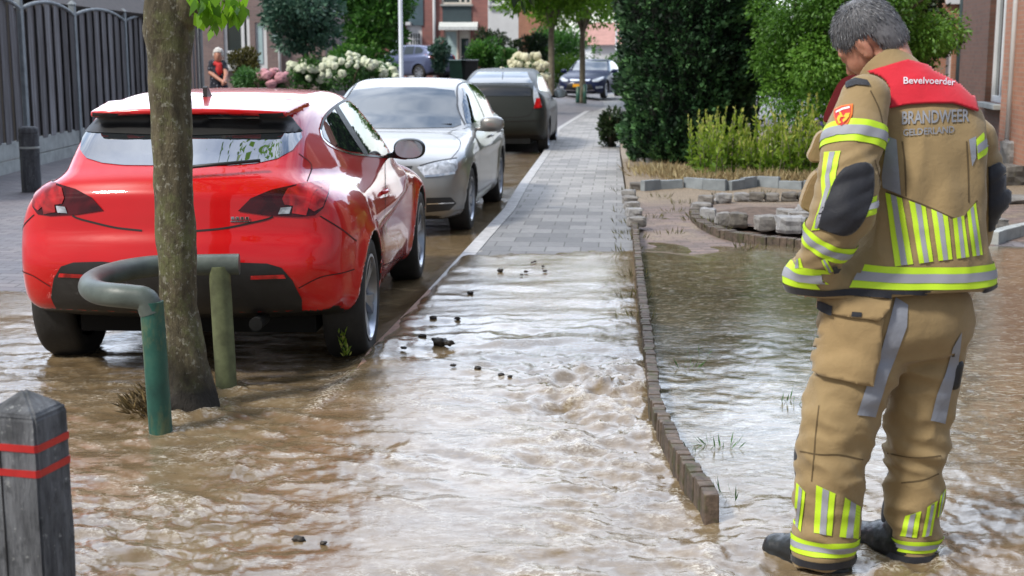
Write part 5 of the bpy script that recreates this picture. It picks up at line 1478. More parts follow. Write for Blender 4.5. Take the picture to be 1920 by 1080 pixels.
mb.add(vs, fs)
o = mb.build('post', woodmat('bollard_wood', (0.020, 0.021, 0.025), (0.25, 0.26, 0.275), 0.85), bol)
bm = bmesh.new(); bm.from_mesh(o.data)
bmesh.ops.bevel(bm, geom=[e for e in bm.edges if len(e.link_faces) == 2], offset=0.006, segments=2, affect='EDGES'); 
bmesh.ops.subdivide_edges(bm, edges=[e for e in bm.edges if e.calc_length() > .1], cuts=10, use_grid_fill=True)
bm.to_mesh(o.data); bm.free()
co = np.array([v.co for v in o.data.vertices]); co[:, :2] += 0.0022 * np.stack([pnoise(co[:, 0] * 30, co[:, 1] * 30, co[:, 2] * 9), pnoise(co[:, 0] * 30 + 9, co[:, 1] * 30, co[:, 2] * 9)], 1)
o.data.vertices.foreach_set('co', co.astype(np.float32).ravel())
M_REDB = plain('red_band', (0.52, 0.022, 0.018), 0.4, 0, 0.2, 12, .1, 60)
for py in (841, 888):
    z = PT(80, py, 2.88).z; mb = MB(); s = W_ / 2 + .0018
    def oct_(zz, w, c=.007): return [(-w + c, -w, zz), (w - c, -w, zz), (w, -w + c, zz), (w, w - c, zz), (w - c, w, zz), (-w + c, w, zz), (-w, w - c, zz), (-w, -w + c, zz)]
    q4 = oct_(z - .0082, s) + oct_(z + .0082, s) + oct_(z - .0082, s - .006) + oct_(z + .0082, s - .006); ff = []
    for k in range(8):
        k2 = (k + 1) % 8; ff += [[k, k2, 8 + k2, 8 + k], [16 + k2, 16 + k, 24 + k, 24 + k2], [k, 16 + k, 16 + k2, k2], [8 + k, 8 + k2, 24 + k2, 24 + k]]
    mb.add(q4, ff)
    ob = mb.build('red_band', M_REDB, bol)
mb = MB(); mb.box((-.028, -W_ / 2 - .0004, zt * .5 - .02), (.0035, .0025, zt - .06)); mb.build('drying_crack', plain('crack', (.008, .008, .009), .9), bol)
mb = MB(); mb.tube([(-.075, -.02, ze - .01), (-.085, -.03, ze + .03), (-.062, -.045, ze + .045), (-.045, -.05, ze + .030)], .004, 6); mb.build('wire_loop', M_BLACKP, bol, True)
fbp = G(60, 360, -0.02); fbl = thing('bollard', 'far dark wooden bollard with rounded top before the plank fence', 'bollard', fbp)
hb = PT(60, 237, fbp.y).z + .02
mb = MB(); mb.lathe([(.118, -.1), (.118, hb - .10), (.112, hb - .095), (.112, hb - .08), (.118, hb - .075), (.118, hb - .03), (.10, hb - .008), (.06, hb), (0, hb + .002)], 20); mb.build('post', woodmat('far_bollard_wood', (0.03, 0.032, 0.036), (0.12, 0.125, 0.14), 0.2), fbl, True, auto=40)
mb = MB(); mb.lathe([(.119, hb - .27), (.122, hb - .268), (.122, hb - .245), (.119, hb - .243)], 20); mb.build('pale_band', M_CONC, fbl, True)

# ------------------------------------------------------------------ brick edging along the garden
def brickedge():
    t = NT('old_edging_brick'); v = t.geo(); a = t.attr('v')
    c = t.ramp(t.noise(v, 30, 6, 0.7), [(0.3, (0.045, 0.038, 0.032)), (0.7, (0.155, 0.125, 0.10))])
    c = t.mix(1.0, c, t.ramp(a, [(0, (0.75, 0.72, 0.70)), (1, (1.25, 1.12, 1.05))]), 'MULTIPLY')
    m = t.ramp(t.noise(v, 11, 5, 0.7), [(0.50, (0, 0, 0)), (0.64, (1, 1, 1))])
    c = t.mix(t.math('MULTIPLY', m, 0.75), c, (0.060, 0.066, 0.022))
    t.set(Base=c, Roughness=0.8, Normal=t.bump(t.noise(v, 90, 5, .7), 0.5, 0.008)); return t.m
M_EDGE = brickedge()
def edging(name, label, px, h0, h1, thick, step, z0, mat, top_var=.008, cat='brick edging'):
    P = cr([tuple(G(a, b, z0)) for a, b in px], 10); L = np.concatenate([[0], np.cumsum(np.linalg.norm(np.diff(P[:, :2], axis=0), axis=1))])
    n = int(L[-1] / step); mb = MB(); vals = []; rr = random.Random(9)
    for k in range(n):
        s = (k + .5) * step; x = np.interp(s, L, P[:, 0]); y = np.interp(s, L, P[:, 1])
        x2 = np.interp(s + .02, L, P[:, 0]); y2 = np.interp(s + .02, L, P[:, 1]); a = math.atan2(y2 - y, x2 - x)
        t = s / L[-1]; h = h0 + (h1 - h0) * t + rr.uniform(-top_var, top_var) + .008 * float(pnoise(s * 2.3, .5, .5))
        n0 = len(mb.v); M = Matrix.Rotation(a + rr.uniform(-.02, .02), 4, 'Z') @ Matrix.Rotation(rr.uniform(-.03, .03), 4, 'X') @ Matrix.Rotation(rr.uniform(-.02, .02), 4, 'Y')
        mb.box((x + rr.uniform(-.004, .004), y, z0 + h / 2 - .09), (step * .975, thick * rr.uniform(.95, 1.05), h + .18), 0, 0, .006, M); vals += [rr.uniform(0, 1)] * (len(mb.v) - n0)
    o = mb.build(name, mat); at_ = o.data.attributes.new('v', 'FLOAT', 'POINT'); at_.data.foreach_set('value', vals)
    return tag(o, label, cat)
edging('brick_edging', 'long curving row of upright mossy bricks between pavement and flooded garden', [(1338, 972), (1318, 942), (1296, 912), (1268, 868), (1246, 822), (1229, 780), (1222, 720), (1213, 640), (1204, 570), (1198, 510), (1193, 460), (1189, 425)], .085, .065, .053, .052, .02, M_EDGE, .004)
# natural stones
def stonemat():
    t = NT('natural_stone'); v = t.coord('Object'); oi = t.n.new('ShaderNodeObjectInfo')
    c = t.ramp(t.noise(v, 9, 6, 0.7), [(0.3, (0.12, 0.115, 0.11)), (0.7, (0.30, 0.29, 0.28))])
    c = t.mix(1.0, c, t.ramp(oi.outputs['Random'], [(0, (0.6, 0.56, 0.50)), (0.5, (1.0, 0.97, 0.93)), (1, (1.5, 1.55, 1.62))]), 'MULTIPLY')
    m = t.ramp(t.noise(v, 17, 5, 0.7), [(0.56, (0, 0, 0)), (0.66, (1, 1, 1))])
    c = t.mix(t.math('MULTIPLY', m, 0.4), c, (0.10, 0.10, 0.035))
    t.set(Base=c, Roughness=0.85, Normal=t.bump(t.noise(v, 30, 6, .7), 0.6, 0.015)); return t.m
M_STONE = stonemat()
def stone(name, label, px, py, w, h, dpt, rz, seed, group, cat='stone', z0=0.03):
    bm = bmesh.new(); bmesh.ops.create_cube(bm, size=1.0)
    bmesh.ops.subdivide_edges(bm, edges=bm.edges[:], cuts=3, use_grid_fill=True)
    for v in bm.verts:
        c = v.co; m_ = Vector((c.x, c.y, c.z)); r_ = (abs(c.x) ** 7 + abs(c.y) ** 7 + abs(c.z) ** 7) ** (1 / 7); v.co = m_ * (.5 / r_)
    for v in bm.verts:
        c = v.co; k = 1 + .20 * float(pnoise(c.x * 2.2 + seed * 3.1, c.y * 2.2, c.z * 2.2 + seed)) + .09 * float(pnoise(c.x * 6 + seed, c.y * 7, c.z * 7))
        v.co = Vector((c.x * w * k, c.y * dpt * k, c.z * h * .82 * k))
    me = bpy.data.meshes.new(name); bm.to_mesh(me); bm.free(); me.materials.append(M_STONE)
    me.polygons.foreach_set('use_smooth', [False] * len(me.polygons))
    o = link(bpy.data.objects.new(name, me)); p = G(px, py, z0); o.location = (p.x, p.y + dpt / 2, z0 + h * .42); o.rotation_euler = (0, 0, rz)
    return tag(o, label, cat, group)
rr = random.Random(21)
GS = 'natural stones ringing the round bed'
ringst = [(1358, 425, .15, .16), (1385, 428, .17, .17), (1437, 434, .19, .17), (1487, 440, .26, .19), (1545, 440, .22, .18), (1600, 436, .20, .17), (1330, 415, .16, .15), (1318, 398, .22, .11), (1325, 384, .17, .12),
          (1358, 382, .17, .13), (1392, 378, .16, .11), (1420, 378, .17, .12), (1450, 378, .16, .11), (1482, 378, .17, .12), (1512, 378, .17, .12), (1545, 380, .18, .12), (1580, 384, .18, .12), (1612, 395, .2, .13), (1630, 415, .2, .15),
          (1478, 412, .20, .12), (1502, 416, .22, .11), (1515, 402, .18, .11)]
for i, (px, py, w_, h_) in enumerate(ringst):
    stone('stone_block', 'rough grey natural stone in the ring of the round bed', px, py, w_, h_, w_ * rr.uniform(.7, .95), rr.uniform(-.3, .3), i + 1, GS)
GW = 'cobbles capping the end of the garden edging'
for i, (px, py, w_, h_) in enumerate([(1195, 428, .17, .12), (1190, 410, .15, .12), (1186, 396, .16, .11), (1182, 384, .15, .11), (1180, 372, .16, .11)]):
    stone('cobble', 'weathered cobble in the short row ending the brick edging', px, py, w_, h_, .17, rr.uniform(-.2, .2), 40 + i, GW)
GE = 'pale stones under the conifer'
for i, (px, py, w_) in enumerate([(1205, 306, .14), (1222, 308, .16), (1238, 304, .12), (1214, 303, .10)]):
    stone('pebble_stone', 'small pale stone lying at the foot of the conifer', px, py, w_, w_ * .7, w_, rr.uniform(0, 2), 60 + i, GE, z0=.06)
stone('stone_block', 'dark stone lump lying by the brick house wall', 1893, 352, .42, .32, .4, .3, 71, None)
stone('stone_block', 'sandy coloured boulder standing against the house corner', 1908, 322, .30, .50, .35, .1, 72, None)
stone('stone_block', 'flat stone slab on the path near the house', 1905, 384, .7, .08, .5, .2, 73, None)
stone('stone_block', 'low stone block just right of the firefighter sleeve', 1862, 432, .36, .12, .28, .2, 74, None)
stone('stone_block', 'square stone standing behind the low block by the sleeve', 1852, 412, .22, .2, .22, .1, 75, None)
stone('stone_block', 'dark upright block at the left end of the low stone edging', 1199, 358, .22, .12, .14, .05, 76, None)
edging('low_edging', 'low row of grey concrete edging blocks before the weedy border', [(1205, 356), (1240, 353), (1290, 352), (1330, 355), (1370, 356), (1420, 350), (1470, 352), (1520, 354), (1580, 352)], .11, .11, .07, .30, .05, M_CONCD, .02, 'edging')
edging('brick_border', 'half ring of small upright bricks round the stone bed', [(1304, 392), (1302, 410), (1312, 424), (1335, 436), (1370, 446), (1420, 454), (1470, 460), (1530, 464), (1590, 462), (1640, 452)], .07, .07, .10, .065, .0, M_EDGE, .006)
edging('garden_kerb', 'low kerb stones along the path right of the firefighter', [(1862, 450), (1890, 440), (1950, 430)], .07, .07, .10, .30, .02, M_CONC, .006, 'edging')
# soil inside the round bed
P = [G(px, py, .05) for px, py in ((1330, 405), (1345, 395), (1400, 388), (1500, 388), (1580, 392), (1600, 410), (1570, 428), (1480, 432), (1400, 424), (1350, 416))]
o = build('bed_soil', [tuple(p) for p in P], [list(range(len(P)))], plain('bed_soil', (0.11, 0.075, 0.055), .95, 0, .5, 14, .8, 30)); tag(o, kind='structure')
# mud clods and debris in the stream
M_MUD = plain('mud', (0.035, 0.028, 0.022), .55, 0, .4, 20, .6, 40)
def clod(px, py, s, seed, label, z=0.045):
    bm = bmesh.new(); bmesh.ops.create_icosphere(bm, subdivisions=3, radius=1.0)
    for v in bm.verts:
        c = v.co; k = 1 + .5 * float(pnoise(c.x * 1.6 + seed * 2.3, c.y * 1.6, c.z * 1.6)) + .2 * float(pnoise(c.x * 4 + seed, c.y * 4, c.z * 4)); v.co = Vector((c.x * s * k, c.y * s * .7 * k, c.z * s * .55 * k))
    me = bpy.data.meshes.new('mud_clod'); bm.to_mesh(me); bm.free(); me.materials.append(M_MUD); me.polygons.foreach_set('use_smooth', [True] * len(me.polygons))
    o = link(bpy.data.objects.new('mud_clod', me)); o.location = G(px, py, z) ; tag(o, label, 'mud', 'mud clods lying in the stream')
clod(824, 640, .042, 1, 'largest dark mud clod lying in the stream on the pavement'); clod(842, 643, .028, 2, 'mud clod touching the right side of the largest one')
for i, (px, py, s) in enumerate([(792, 630, .022), (757, 652, .016), (882, 549, .022), (938, 507, .024), (812, 596, .022), (858, 597, .018), (986, 509, .016), (1003, 490, .013), (998, 492, .012), (1022, 508, .016), (978, 515, .012), (1018, 499, .012), (896, 690, .018), (940, 702, .016), (956, 706, .012), (850, 685, .014), (560, 1012, .022), (606, 1018, .012)]):
    clod(px, py, s, 5 + i, 'small dark mud clod sticking out of the shallow stream', .034 if py < 720 else .006)

# ------------------------------------------------------------------ houses
def brickmat(name, c1, c2, mort, bw=.22, bh=.065):
    t = NT(name); tcn = t.n.new('ShaderNodeTexCoord'); sep = t.n.new('ShaderNodeSeparateXYZ'); t.lk(tcn.outputs['Object'], sep.inputs[0])
    cmb = t.n.new('ShaderNodeCombineXYZ'); t.lk(t.math('ADD', sep.outputs[0], sep.outputs[1]), cmb.inputs[0]); t.lk(sep.outputs[2], cmb.inputs[1])
    br = t.n.new('ShaderNodeTexBrick'); br.inputs['Scale'].default_value = 1; br.inputs['Brick Width'].default_value = bw; br.inputs['Row Height'].default_value = bh; br.inputs['Mortar Size'].default_value = .007
    br.inputs['Color1'].default_value = (*c1, 1); br.inputs['Color2'].default_value = (*c2, 1); br.inputs['Mortar'].default_value = (*mort, 1); t.lk(cmb.outputs[0], br.inputs['Vector'])
    n = t.noise(t.coord('Object'), .8, 5, .6)
    c = t.mix(1.0, br.outputs['Color'], t.ramp(n, [(.3, (.85, .85, .85)), (.7, (1.12, 1.1, 1.08))]), 'MULTIPLY')
    t.set(Base=c, Roughness=.85, Normal=t.bump(br.outputs['Fac'], -.4, .01)); return t.m
M_BRROSE = brickmat('rose_brick', (0.26, 0.185, 0.175), (0.20, 0.145, 0.145), (0.25, 0.22, 0.21))
M_BRRED = brickmat('red_brick', (0.34, 0.135, 0.12), (0.26, 0.105, 0.10), (0.26, 0.19, 0.17))
M_BRSAL = brickmat('salmon_brick', (0.46, 0.21, 0.13), (0.37, 0.165, 0.105), (0.36, 0.26, 0.2))
M_BRSHADE = brickmat('shaded_brown_brick', (0.135, 0.062, 0.042), (0.095, 0.045, 0.032), (0.10, 0.07, 0.055))  # brown darkened so the wall's shadow is in the colour
M_WHITE = plain('white_paint', (0.72, 0.74, 0.76), .5, 0, .08, 3)
M_CREAMP = plain('cream_paint', (0.70, 0.68, 0.60), .5, 0, .08, 3)
M_RENDER = plain('white_render', (0.74, 0.76, 0.78), .8, 0, .08, 2)
M_PANEL = plain('blue_grey_panel', (0.085, 0.135, 0.165), .5, 0, .15, 2)
M_PANELD = plain('dark_slate_panel', (0.050, 0.075, 0.085), .55, 0, .15, 2)
M_PANE = glassmat('window_pane', (0.03, 0.045, 0.05), 1.6, .02)
M_PANEL_C = plain('net_curtain', (0.42, 0.56, 0.58), .4, 0, .12, 5)
M_TILE = plain('clay_tiles', (0.22, 0.10, 0.075), .8, 0, .3, 6)
class Facade:
    """a house front between two photo columns at depth d; x along the front, z up, built from boxes with real openings filled by frames"""
    def __init__(s, name, label, pxa, pxb, d, depth, H, mat, z0=None, d2=None, roof=True, cat='house', side=1):
        a = PT(pxa, 110, d); b = PT(pxb, 110, d2 or d); s.z0 = z0 if z0 is not None else float(road_h((a.x + b.x) / 2, d))
        s.a = Vector((a.x, a.y, s.z0)); u = Vector((b.x - a.x, b.y - a.y, 0)); s.L = u.length; s.u = u.normalized()
        s.root = thing(name, label, cat, s.a, math.atan2(s.u.y, s.u.x)); s.mat = mat; s.H = H; s.depth = depth; s.d = d; s.side = side; s.holes = []
        s.Mi = (Matrix.Translation(s.a) @ Matrix.Rotation(math.atan2(s.u.y, s.u.x), 4, 'Z')).inverted()
    def loc(s, px, py):
        """photo pixel -> (x,z) on the front plane"""
        o = s.Mi @ Vector((0, 0, CAM_H)); d = s.Mi.to_3x3() @ ray(px, py); t = -o.y / d.y; p = o + d * t; return p.x, p.z
    def rect(s, x0, y0, x1, y1):
        xa, za = s.loc(x0, y1); xb, zb2 = s.loc(x1, y0); return xa, za, xb, zb2
    def hole(s, r): s.holes.append(r)
    def wall(s):
        xs_ = sorted({0.0, s.L} | {q for h in s.holes for q in (h[0], h[2]) if 0 < q < s.L}); zs_ = sorted({-0.4, s.H} | {q for h in s.holes for q in (h[1], h[3]) if -.4 < q < s.H})
        mb = MB(); T = .28 * s.side
        for i in range(len(xs_) - 1):
            for j in range(len(zs_) - 1):
                cx, cz = (xs_[i] + xs_[i + 1]) / 2, (zs_[j] + zs_[j + 1]) / 2
                if any(h[0] < cx < h[2] and h[1] < cz < h[3] for h in s.holes): continue
                mb.add([(xs_[i], 0, zs_[j]), (xs_[i + 1], 0, zs_[j]), (xs_[i + 1], 0, zs_[j + 1]), (xs_[i], 0, zs_[j + 1])], [[0, 1, 2, 3]])
        for h in s.holes:
            q = [(h[0], h[1]), (h[2], h[1]), (h[2], h[3]), (h[0], h[3])]
            for k in range(4):
                (x0, z0), (x1, z1) = q[k], q[(k + 1) % 4]; mb.add([(x0, 0, z0), (x1, 0, z1), (x1, T * .6, z1), (x0, T * .6, z0)], [[0, 1, 2, 3]])
        D = s.depth * s.side
        mb.add([(0, 0, -.4), (0, D, -.4), (0, D, s.H), (0, 0, s.H), (s.L, 0, -.4), (s.L, D, -.4), (s.L, D, s.H), (s.L, 0, s.H)], [[0, 1, 2, 3], [4, 5, 6, 7], [1, 5, 6, 2], [3, 2, 6, 7]])
        return mb.build('wall', s.mat, s.root)
    def roof(s, mat, rise=2.2):
        D = s.depth * s.side; mb = MB(); e = .35 * s.side
        mb.add([(-.3, -e, s.H - .05), (s.L + .3, -e, s.H - .05), (s.L + .3, D / 2, s.H + rise), (-.3, D / 2, s.H + rise), (-.3, D + e, s.H - .05), (s.L + .3, D + e, s.H - .05)], [[0, 1, 2, 3], [3, 2, 5, 4], [0, 3, 4], [1, 5, 2]])
        mb.build('roof', mat, s.root)
    def window(s, r, name='window', frame=M_WHITE, pane=M_PANE, fw=.06, mull=(), tran=(), rec=.10, sill=True, hole=True):
        if hole: s.hole(r)
        y = rec * s.side; mb = MB(); x0, z0, x1, z1 = r
        def bar(a, b, c, d): mb.box(((a + c) / 2, y, (b + d) / 2), (c - a, .07, d - b), 0, 0, .006)
        bar(x0, z0, x0 + fw, z1); bar(x1 - fw, z0, x1, z1); bar(x0 + fw, z0, x1 - fw, z0 + fw); bar(x0 + fw, z1 - fw, x1 - fw, z1)
        for m in mull: bar(x0 + (x1 - x0) * m - fw / 2, z0 + fw, x0 + (x1 - x0) * m + fw / 2, z1 - fw)
        for m in tran: bar(x0 + fw, z0 + (z1 - z0) * m - fw / 2, x1 - fw, z0 + (z1 - z0) * m + fw / 2)
        w_ = mb.build(name, frame, s.root)
        mb = MB(); mb.box(((x0 + x1) / 2, y + .012 * s.side, (z0 + z1) / 2), (x1 - x0 - .01, .012, z1 - z0 - .01)); mb.build('pane', pane, w_)
        if sill:
            mb = MB(); mb.box(((x0 + x1) / 2, -.03 * s.side, z0 - .04), (x1 - x0 + .12, .22, .075), 0, 0, .01); mb.build('sill', M_CONC, w_)
        return w_
    def slab(s, name, r, mat, y=-.02, th=.05, parent=None, bev=.006):
        mb = MB(); mb.box(((r[0] + r[2]) / 2, y * s.side, (r[1] + r[3]) / 2), (r[2] - r[0], th, r[3] - r[1]), 0, 0, bev); return mb.build(name, mat, parent or s.root)
    def pipe(s, px, mat, rad=.05, y=-.09, z1=None):
        x, _ = s.loc(px, 100); mb = MB(); mb.tube([(x, y * s.side, -.3), (x, y * s.side, z1 or s.H)], rad, 10); mb.build('downpipe', mat, s.root, True)
# rose brick house
h = Facade('rose_house', 'rose grey brick house with dark window behind the woman', 330, 610, 42, 8, 5.6, M_BRROSE)
h.window(h.rect(421, 28, 467, 128), mull=(.72,), tran=(.30,), fw=.10)
r_ = h.rect(481, 42, 499, 150); h.hole(r_); d_ = h.slab('door', r_, M_WHITE, .12, .06); h.slab('door_glass', (r_[0] + .06, r_[1] + .5, r_[2] - .14, r_[3] - .12), M_PANEL_C, .075, .02, d_)
h.wall(); h.roof(M_TILE); h.pipe(525, M_WHITE, .045)
mb = MB(); x, z = h.loc(518, 72); mb.tube([(x - .1, 0, z + .2), (x - .1, -.18, z + .25), (x, -.25, z + .2)], .018, 6); mb.lathe([(0, z + .2), (.09, z + .14), (.10, z - .1), (.05, z - .16), (0, z - .16)], 10, M=Matrix.Translation((x, -.25, 0))); mb.build('wall_lantern', M_BLACKP, h.root)
# terrace, two dwellings
t1 = Facade('terraced_house', 'left brick terrace house with blue grey panels and white lattice door', 690, 818, 60, 8, 6.2, M_BRRED)
z_ = t1.slab('upper_panel', t1.rect(700, -30, 793, 48), M_PANEL, -.02, .06)
t1.window(t1.rect(730, 55, 760, 118), frame=M_CREAMP, pane=M_PANEL_C, fw=.08, tran=(.3,))
r_ = t1.rect(763, 48, 791, 148); t1.hole(r_); d_ = t1.slab('door', r_, M_WHITE, .10, .06)
rg_ = t1.rect(770, 63, 787, 104); gl = t1.slab('door_glass', rg_, M_PANE, .062, .02, d_)
mb = MB()
for k in range(1, 4): xx = rg_[0] + (rg_[2] - rg_[0]) * k / 4; mb.box((xx, .045, (rg_[1] + rg_[3]) / 2), (.035, .02, rg_[3] - rg_[1]))
for k in range(1, 4): zz2 = rg_[1] + (rg_[3] - rg_[1]) * k / 4; mb.box(((rg_[0] + rg_[2]) / 2, .0475, zz2), (rg_[2] - rg_[0], .02, .04))
mb.build('door_lattice', M_WHITE, d_)
t1.slab('canopy', t1.rect(757, 42, 772, 48), M_WHITE, -.45, .8)
t1.wall(); t1.roof(M_TILE); t1.pipe(815, M_WHITE, .07)
t2 = Facade('terraced_house', 'right brick terrace house with dark slate panel and white awning', 818, 915, 60, 8, 6.2, M_BRRED)
t2.slab('upper_panel', t2.rect(830, 8, 884, 44), M_PANELD, -.02, .06)
t2.window(t2.rect(828, -40, 884, 8), frame=M_CREAMP, mull=(.62, .8), fw=.09)
t2.window(t2.rect(833, 56, 859, 118), frame=M_CREAMP, pane=M_PANEL_C, fw=.08)
r_ = t2.rect(861, 57, 882, 148); t2.hole(r_); d_ = t2.slab('door', r_, M_CREAMP, .10, .06); t2.slab('door_glass', (r_[0] + .10, r_[1] + .4, r_[2] - .08, r_[3] - .35), M_PANE, .062, .02, d_)
aw = t2.rect(824, 41, 896, 56); mb = MB()
mb.prism([(0, aw[3]), (-.75, aw[1] + .12), (-.75, aw[1] - .02), (-.72, aw[1] - .02), (-.70, aw[1] + .10), (0, aw[3] - .06)], aw[0], aw[2], Matrix(((0, 0, 1, 0), (1, 0, 0, 0), (0, 1, 0, 0), (0, 0, 0, 1))))
mb.build('awning', plain('awning_cloth', (0.66, 0.70, 0.70), .8, 0, .15, 9), t2.root)
t2.wall(); t2.roof(M_TILE)
wh = Facade('white_house', 'white rendered house end between the brick terrace and the street trees', 915, 972, 59.6, 9, 6.5, M_RENDER, .62)
wh.window(wh.rect(918, -35, 945, 10), fw=.1, mull=(.5,)); wh.wall(); wh.roof(M_TILE)
sh = Facade('orange_brick_house', 'orange brick house wall glimpsed through the first street tree', 962, 1040, 76, 9, 6.5, M_BRSAL, .5); sh.wall(); sh.roof(M_TILE)
pk = Facade('gabled_house', 'low house with pink tiled roof beyond the navy hatchback', 1110, 1240, 95, 9, 2.6, M_RENDER, .0); pk.wall(); pk.roof(plain('pink_tiles', (.42, .22, .18), .8, 0, .2, 2), 1.6)
# brick house on the right
bh = Facade('brick_house', 'brown brick house with tall white framed window, at the right edge', 1800, 1990, 24.5, 9, 6.0, M_BRSHADE, 0.05, 16.5, side=1)
x0, z0 = bh.loc(1846, 190); x1, _ = bh.loc(1880, 198)
bh.window((x0, z0, x1, 3.6), mull=(.45,), fw=.10, rec=.13)
bh.wall(); bh.roof(M_TILE); bh.pipe(1909, M_WHITE, .04, -.07)
px_, pz_ = bh.loc(1888, 110); pe, _ = bh.loc(1990, 110)
bh.slab('pier', (px_, -.4, pe - .02, 5.9), M_BRSAL, -.02, .06)  # lighter brick than the wall, its sunlit tone put into the colour
fh = Facade('far_brick_house', 'sunlit salmon brick house with white door behind the brown house', 1680, 1830, 33, 7, 6, M_BRSAL, .05)
r_ = fh.rect(1772, 36, 1789, 150); fh.hole(r_); d_ = fh.slab('door', r_, M_WHITE, .1, .06); fh.slab('door_glass', (r_[0] + .05, r_[1] + 1.0, r_[2] - .1, r_[3] - .1), M_PANEL_C, .06, .02, d_)
fh.slab('fascia', fh.rect(1772, -2, 1800, 8), M_WHITE, -.05, .1); fh.wall(); fh.roof(M_TILE); fh.pipe(1797, M_PANELD, .07)
# lamp posts and bins
for (px, d, lab, hh) in ((752, 34.5, 'slim pale grey lamp post between the leafy tree and the terrace', 6.0), (1155, 88, 'thin distant lamp post beside the conifer top, over the pink roof', 7.0)):
    p = PT(px, 110, d); z = float(road_h(p.x, d)); t = thing('lamp_post', lab, 'lamp post', (p.x, d, z))
    mb = MB(); mb.tube([(0, 0, -.1), (0, 0, 1.0), (0, 0, 1.02), (0, 0, hh)], [.085, .085, .058, .045], 12); mb.build('pole', plain('pole_grey', (.50, .54, .60), .45, .1, .1, 4), t, True)
    mb = MB(); mb.tube([(0, 0, hh), (.1, 0, hh + .25), (.7, 0, hh + .3)], .035, 8); mb.build('arm', M_WHITE, t, True)
    mb = MB(); mb.box((.95, 0, hh + .29), (.55, .22, .1), 0, 0, .03); mb.build('lamp_head', M_WHITE, t)
for (px, lab, c) in ((858, 'green wheelie bin beside the dark liftback roof', (0.02, 0.085, 0.055)), (881, 'black wheelie bin standing next to the green one', (0.015, 0.018, 0.02))):
    p = PT(px, 112, 48.5); z = p.z - 1.08; t = thing('wheelie_bin', lab, 'bin', (p.x, 48.5, z)); m = plain('bin_plastic', c, .45, 0, .15, 4)
    mb = MB(); vs = [(-.24, -.26, .06), (.24, -.26, .06), (.24, .26, .06), (-.24, .26, .06), (-.29, -.33, 1.0), (.29, -.33, 1.0), (.29, .33, 1.0), (-.29, .33, 1.0)]
    mb.add(vs, [[0, 1, 2, 3], [4, 5, 6, 7], [0, 1, 5, 4], [1, 2, 6, 5], [2, 3, 7, 6], [3, 0, 4, 7]]); mb.build('body', m, t)
    mb = MB(); mb.prism([(-.37, 1.0), (.36, 1.0), (.36, 1.05), (.1, 1.09), (-.37, 1.06)], -.31, .31, Matrix(((0, 0, 1, 0), (1, 0, 0, 0), (0, 1, 0, 0), (0, 0, 0, 1)))); mb.build('lid', m, t)
    for sx in (-.25, .25):
        mb = MB(); mb.tube([(sx - .03, .3, .1), (sx + .03, .3, .1)], .1, 12); mb.build('wheel', M_RUBBER, t)
# ------------------------------------------------------------------ people
def fabric(name, c, weave=900, var=0.12, rough=0.85, dirt=True):
    t = NT(name); v = t.geo(); n = t.noise(v, 7, 5, 0.6)
    col = t.ramp(n, [(0.3, tuple(x * (1 - var) for x in c)), (0.7, tuple(min(1, x * (1 + var)) for x in c))])
    if dirt:
        m = t.ramp(t.noise(v, 3.5, 6, .7), [(0.55, (0, 0, 0)), (0.75, (1, 1, 1))])
        col = t.mix(t.math('MULTIPLY', m, 0.25), col, tuple(x * .6 for x in c))
    b = t.bump(t.noise(v, weave, 2, .5), 0.25, 0.0015)
    b = t.bump(t.noise(v, 28, 4, .55, .6), 0.25, 0.012, b)
    wr = t.math('ABSOLUTE', t.math('SUBTRACT', t.noise(t.geo((1, 1, 1.7), (0.3, .5, 0)), 6.5, 4, .5, 1.6), .5))
    b = t.bump(wr, -0.9, 0.11, b)
    t.set(Base=col, Roughness=rough, Normal=b); t.p.inputs['Sheen Weight'].default_value = 0.15; return t.m
M_TAN = fabric('tan_cloth', (0.300, 0.212, 0.100)); M_TAN2 = fabric('tan_pocket_cloth', (0.325, 0.225, 0.105))
M_REDC = fabric('red_cloth', (0.60, 0.012, 0.030), var=.08, dirt=False); M_REDD = fabric('dark_red_cloth', (0.16, 0.006, 0.012), dirt=False)
M_NAVYC = fabric('navy_padding', (0.012, 0.014, 0.022), 300, .2, .7, False)
def hivis(name, c, emit=None):
    t = NT(name); v = t.geo((1, 1, 1), (0, R_(35), R_(20)))
    wv = t.n.new('ShaderNodeTexWave'); wv.inputs['Scale'].default_value = 95; wv.inputs['Distortion'].default_value = 0.4; t.lk(v, wv.inputs['Vector'])
    col = t.ramp(wv.outputs['Fac'], [(0.2, tuple(x * .78 for x in c)), (0.8, c)])
    t.set(Base=col, Roughness=.6); return t.m
M_YEL = hivis('fluorescent_tape', (0.62, 0.92, 0.03)); M_SLV = hivis('silver_tape', (0.36, 0.37, 0.42))
M_GREYT = fabric('grey_reflective', (0.26, 0.28, 0.33), 500, .08, .5, False)
M_BOOT = plain('boot_rubber', (0.020, 0.022, 0.024), .32, 0, .3, 14, .25, 50)
M_LETTER = fabric('reflective_print', (0.235, 0.25, 0.285), 300, .25, .6, True)
def skinmat():
    t = NT('skin'); v = t.geo(); c = t.ramp(t.noise(v, 26, 4, .6), [(0.3, (0.42, 0.18, 0.12)), (0.7, (0.56, 0.28, 0.19))])
    t.set(Base=c, Roughness=.5); t.p.inputs['Subsurface Weight'].default_value = .12; t.p.inputs['Subsurface Radius'].default_value = (.012, .004, .002); return t.m
M_SKIN = skinmat()

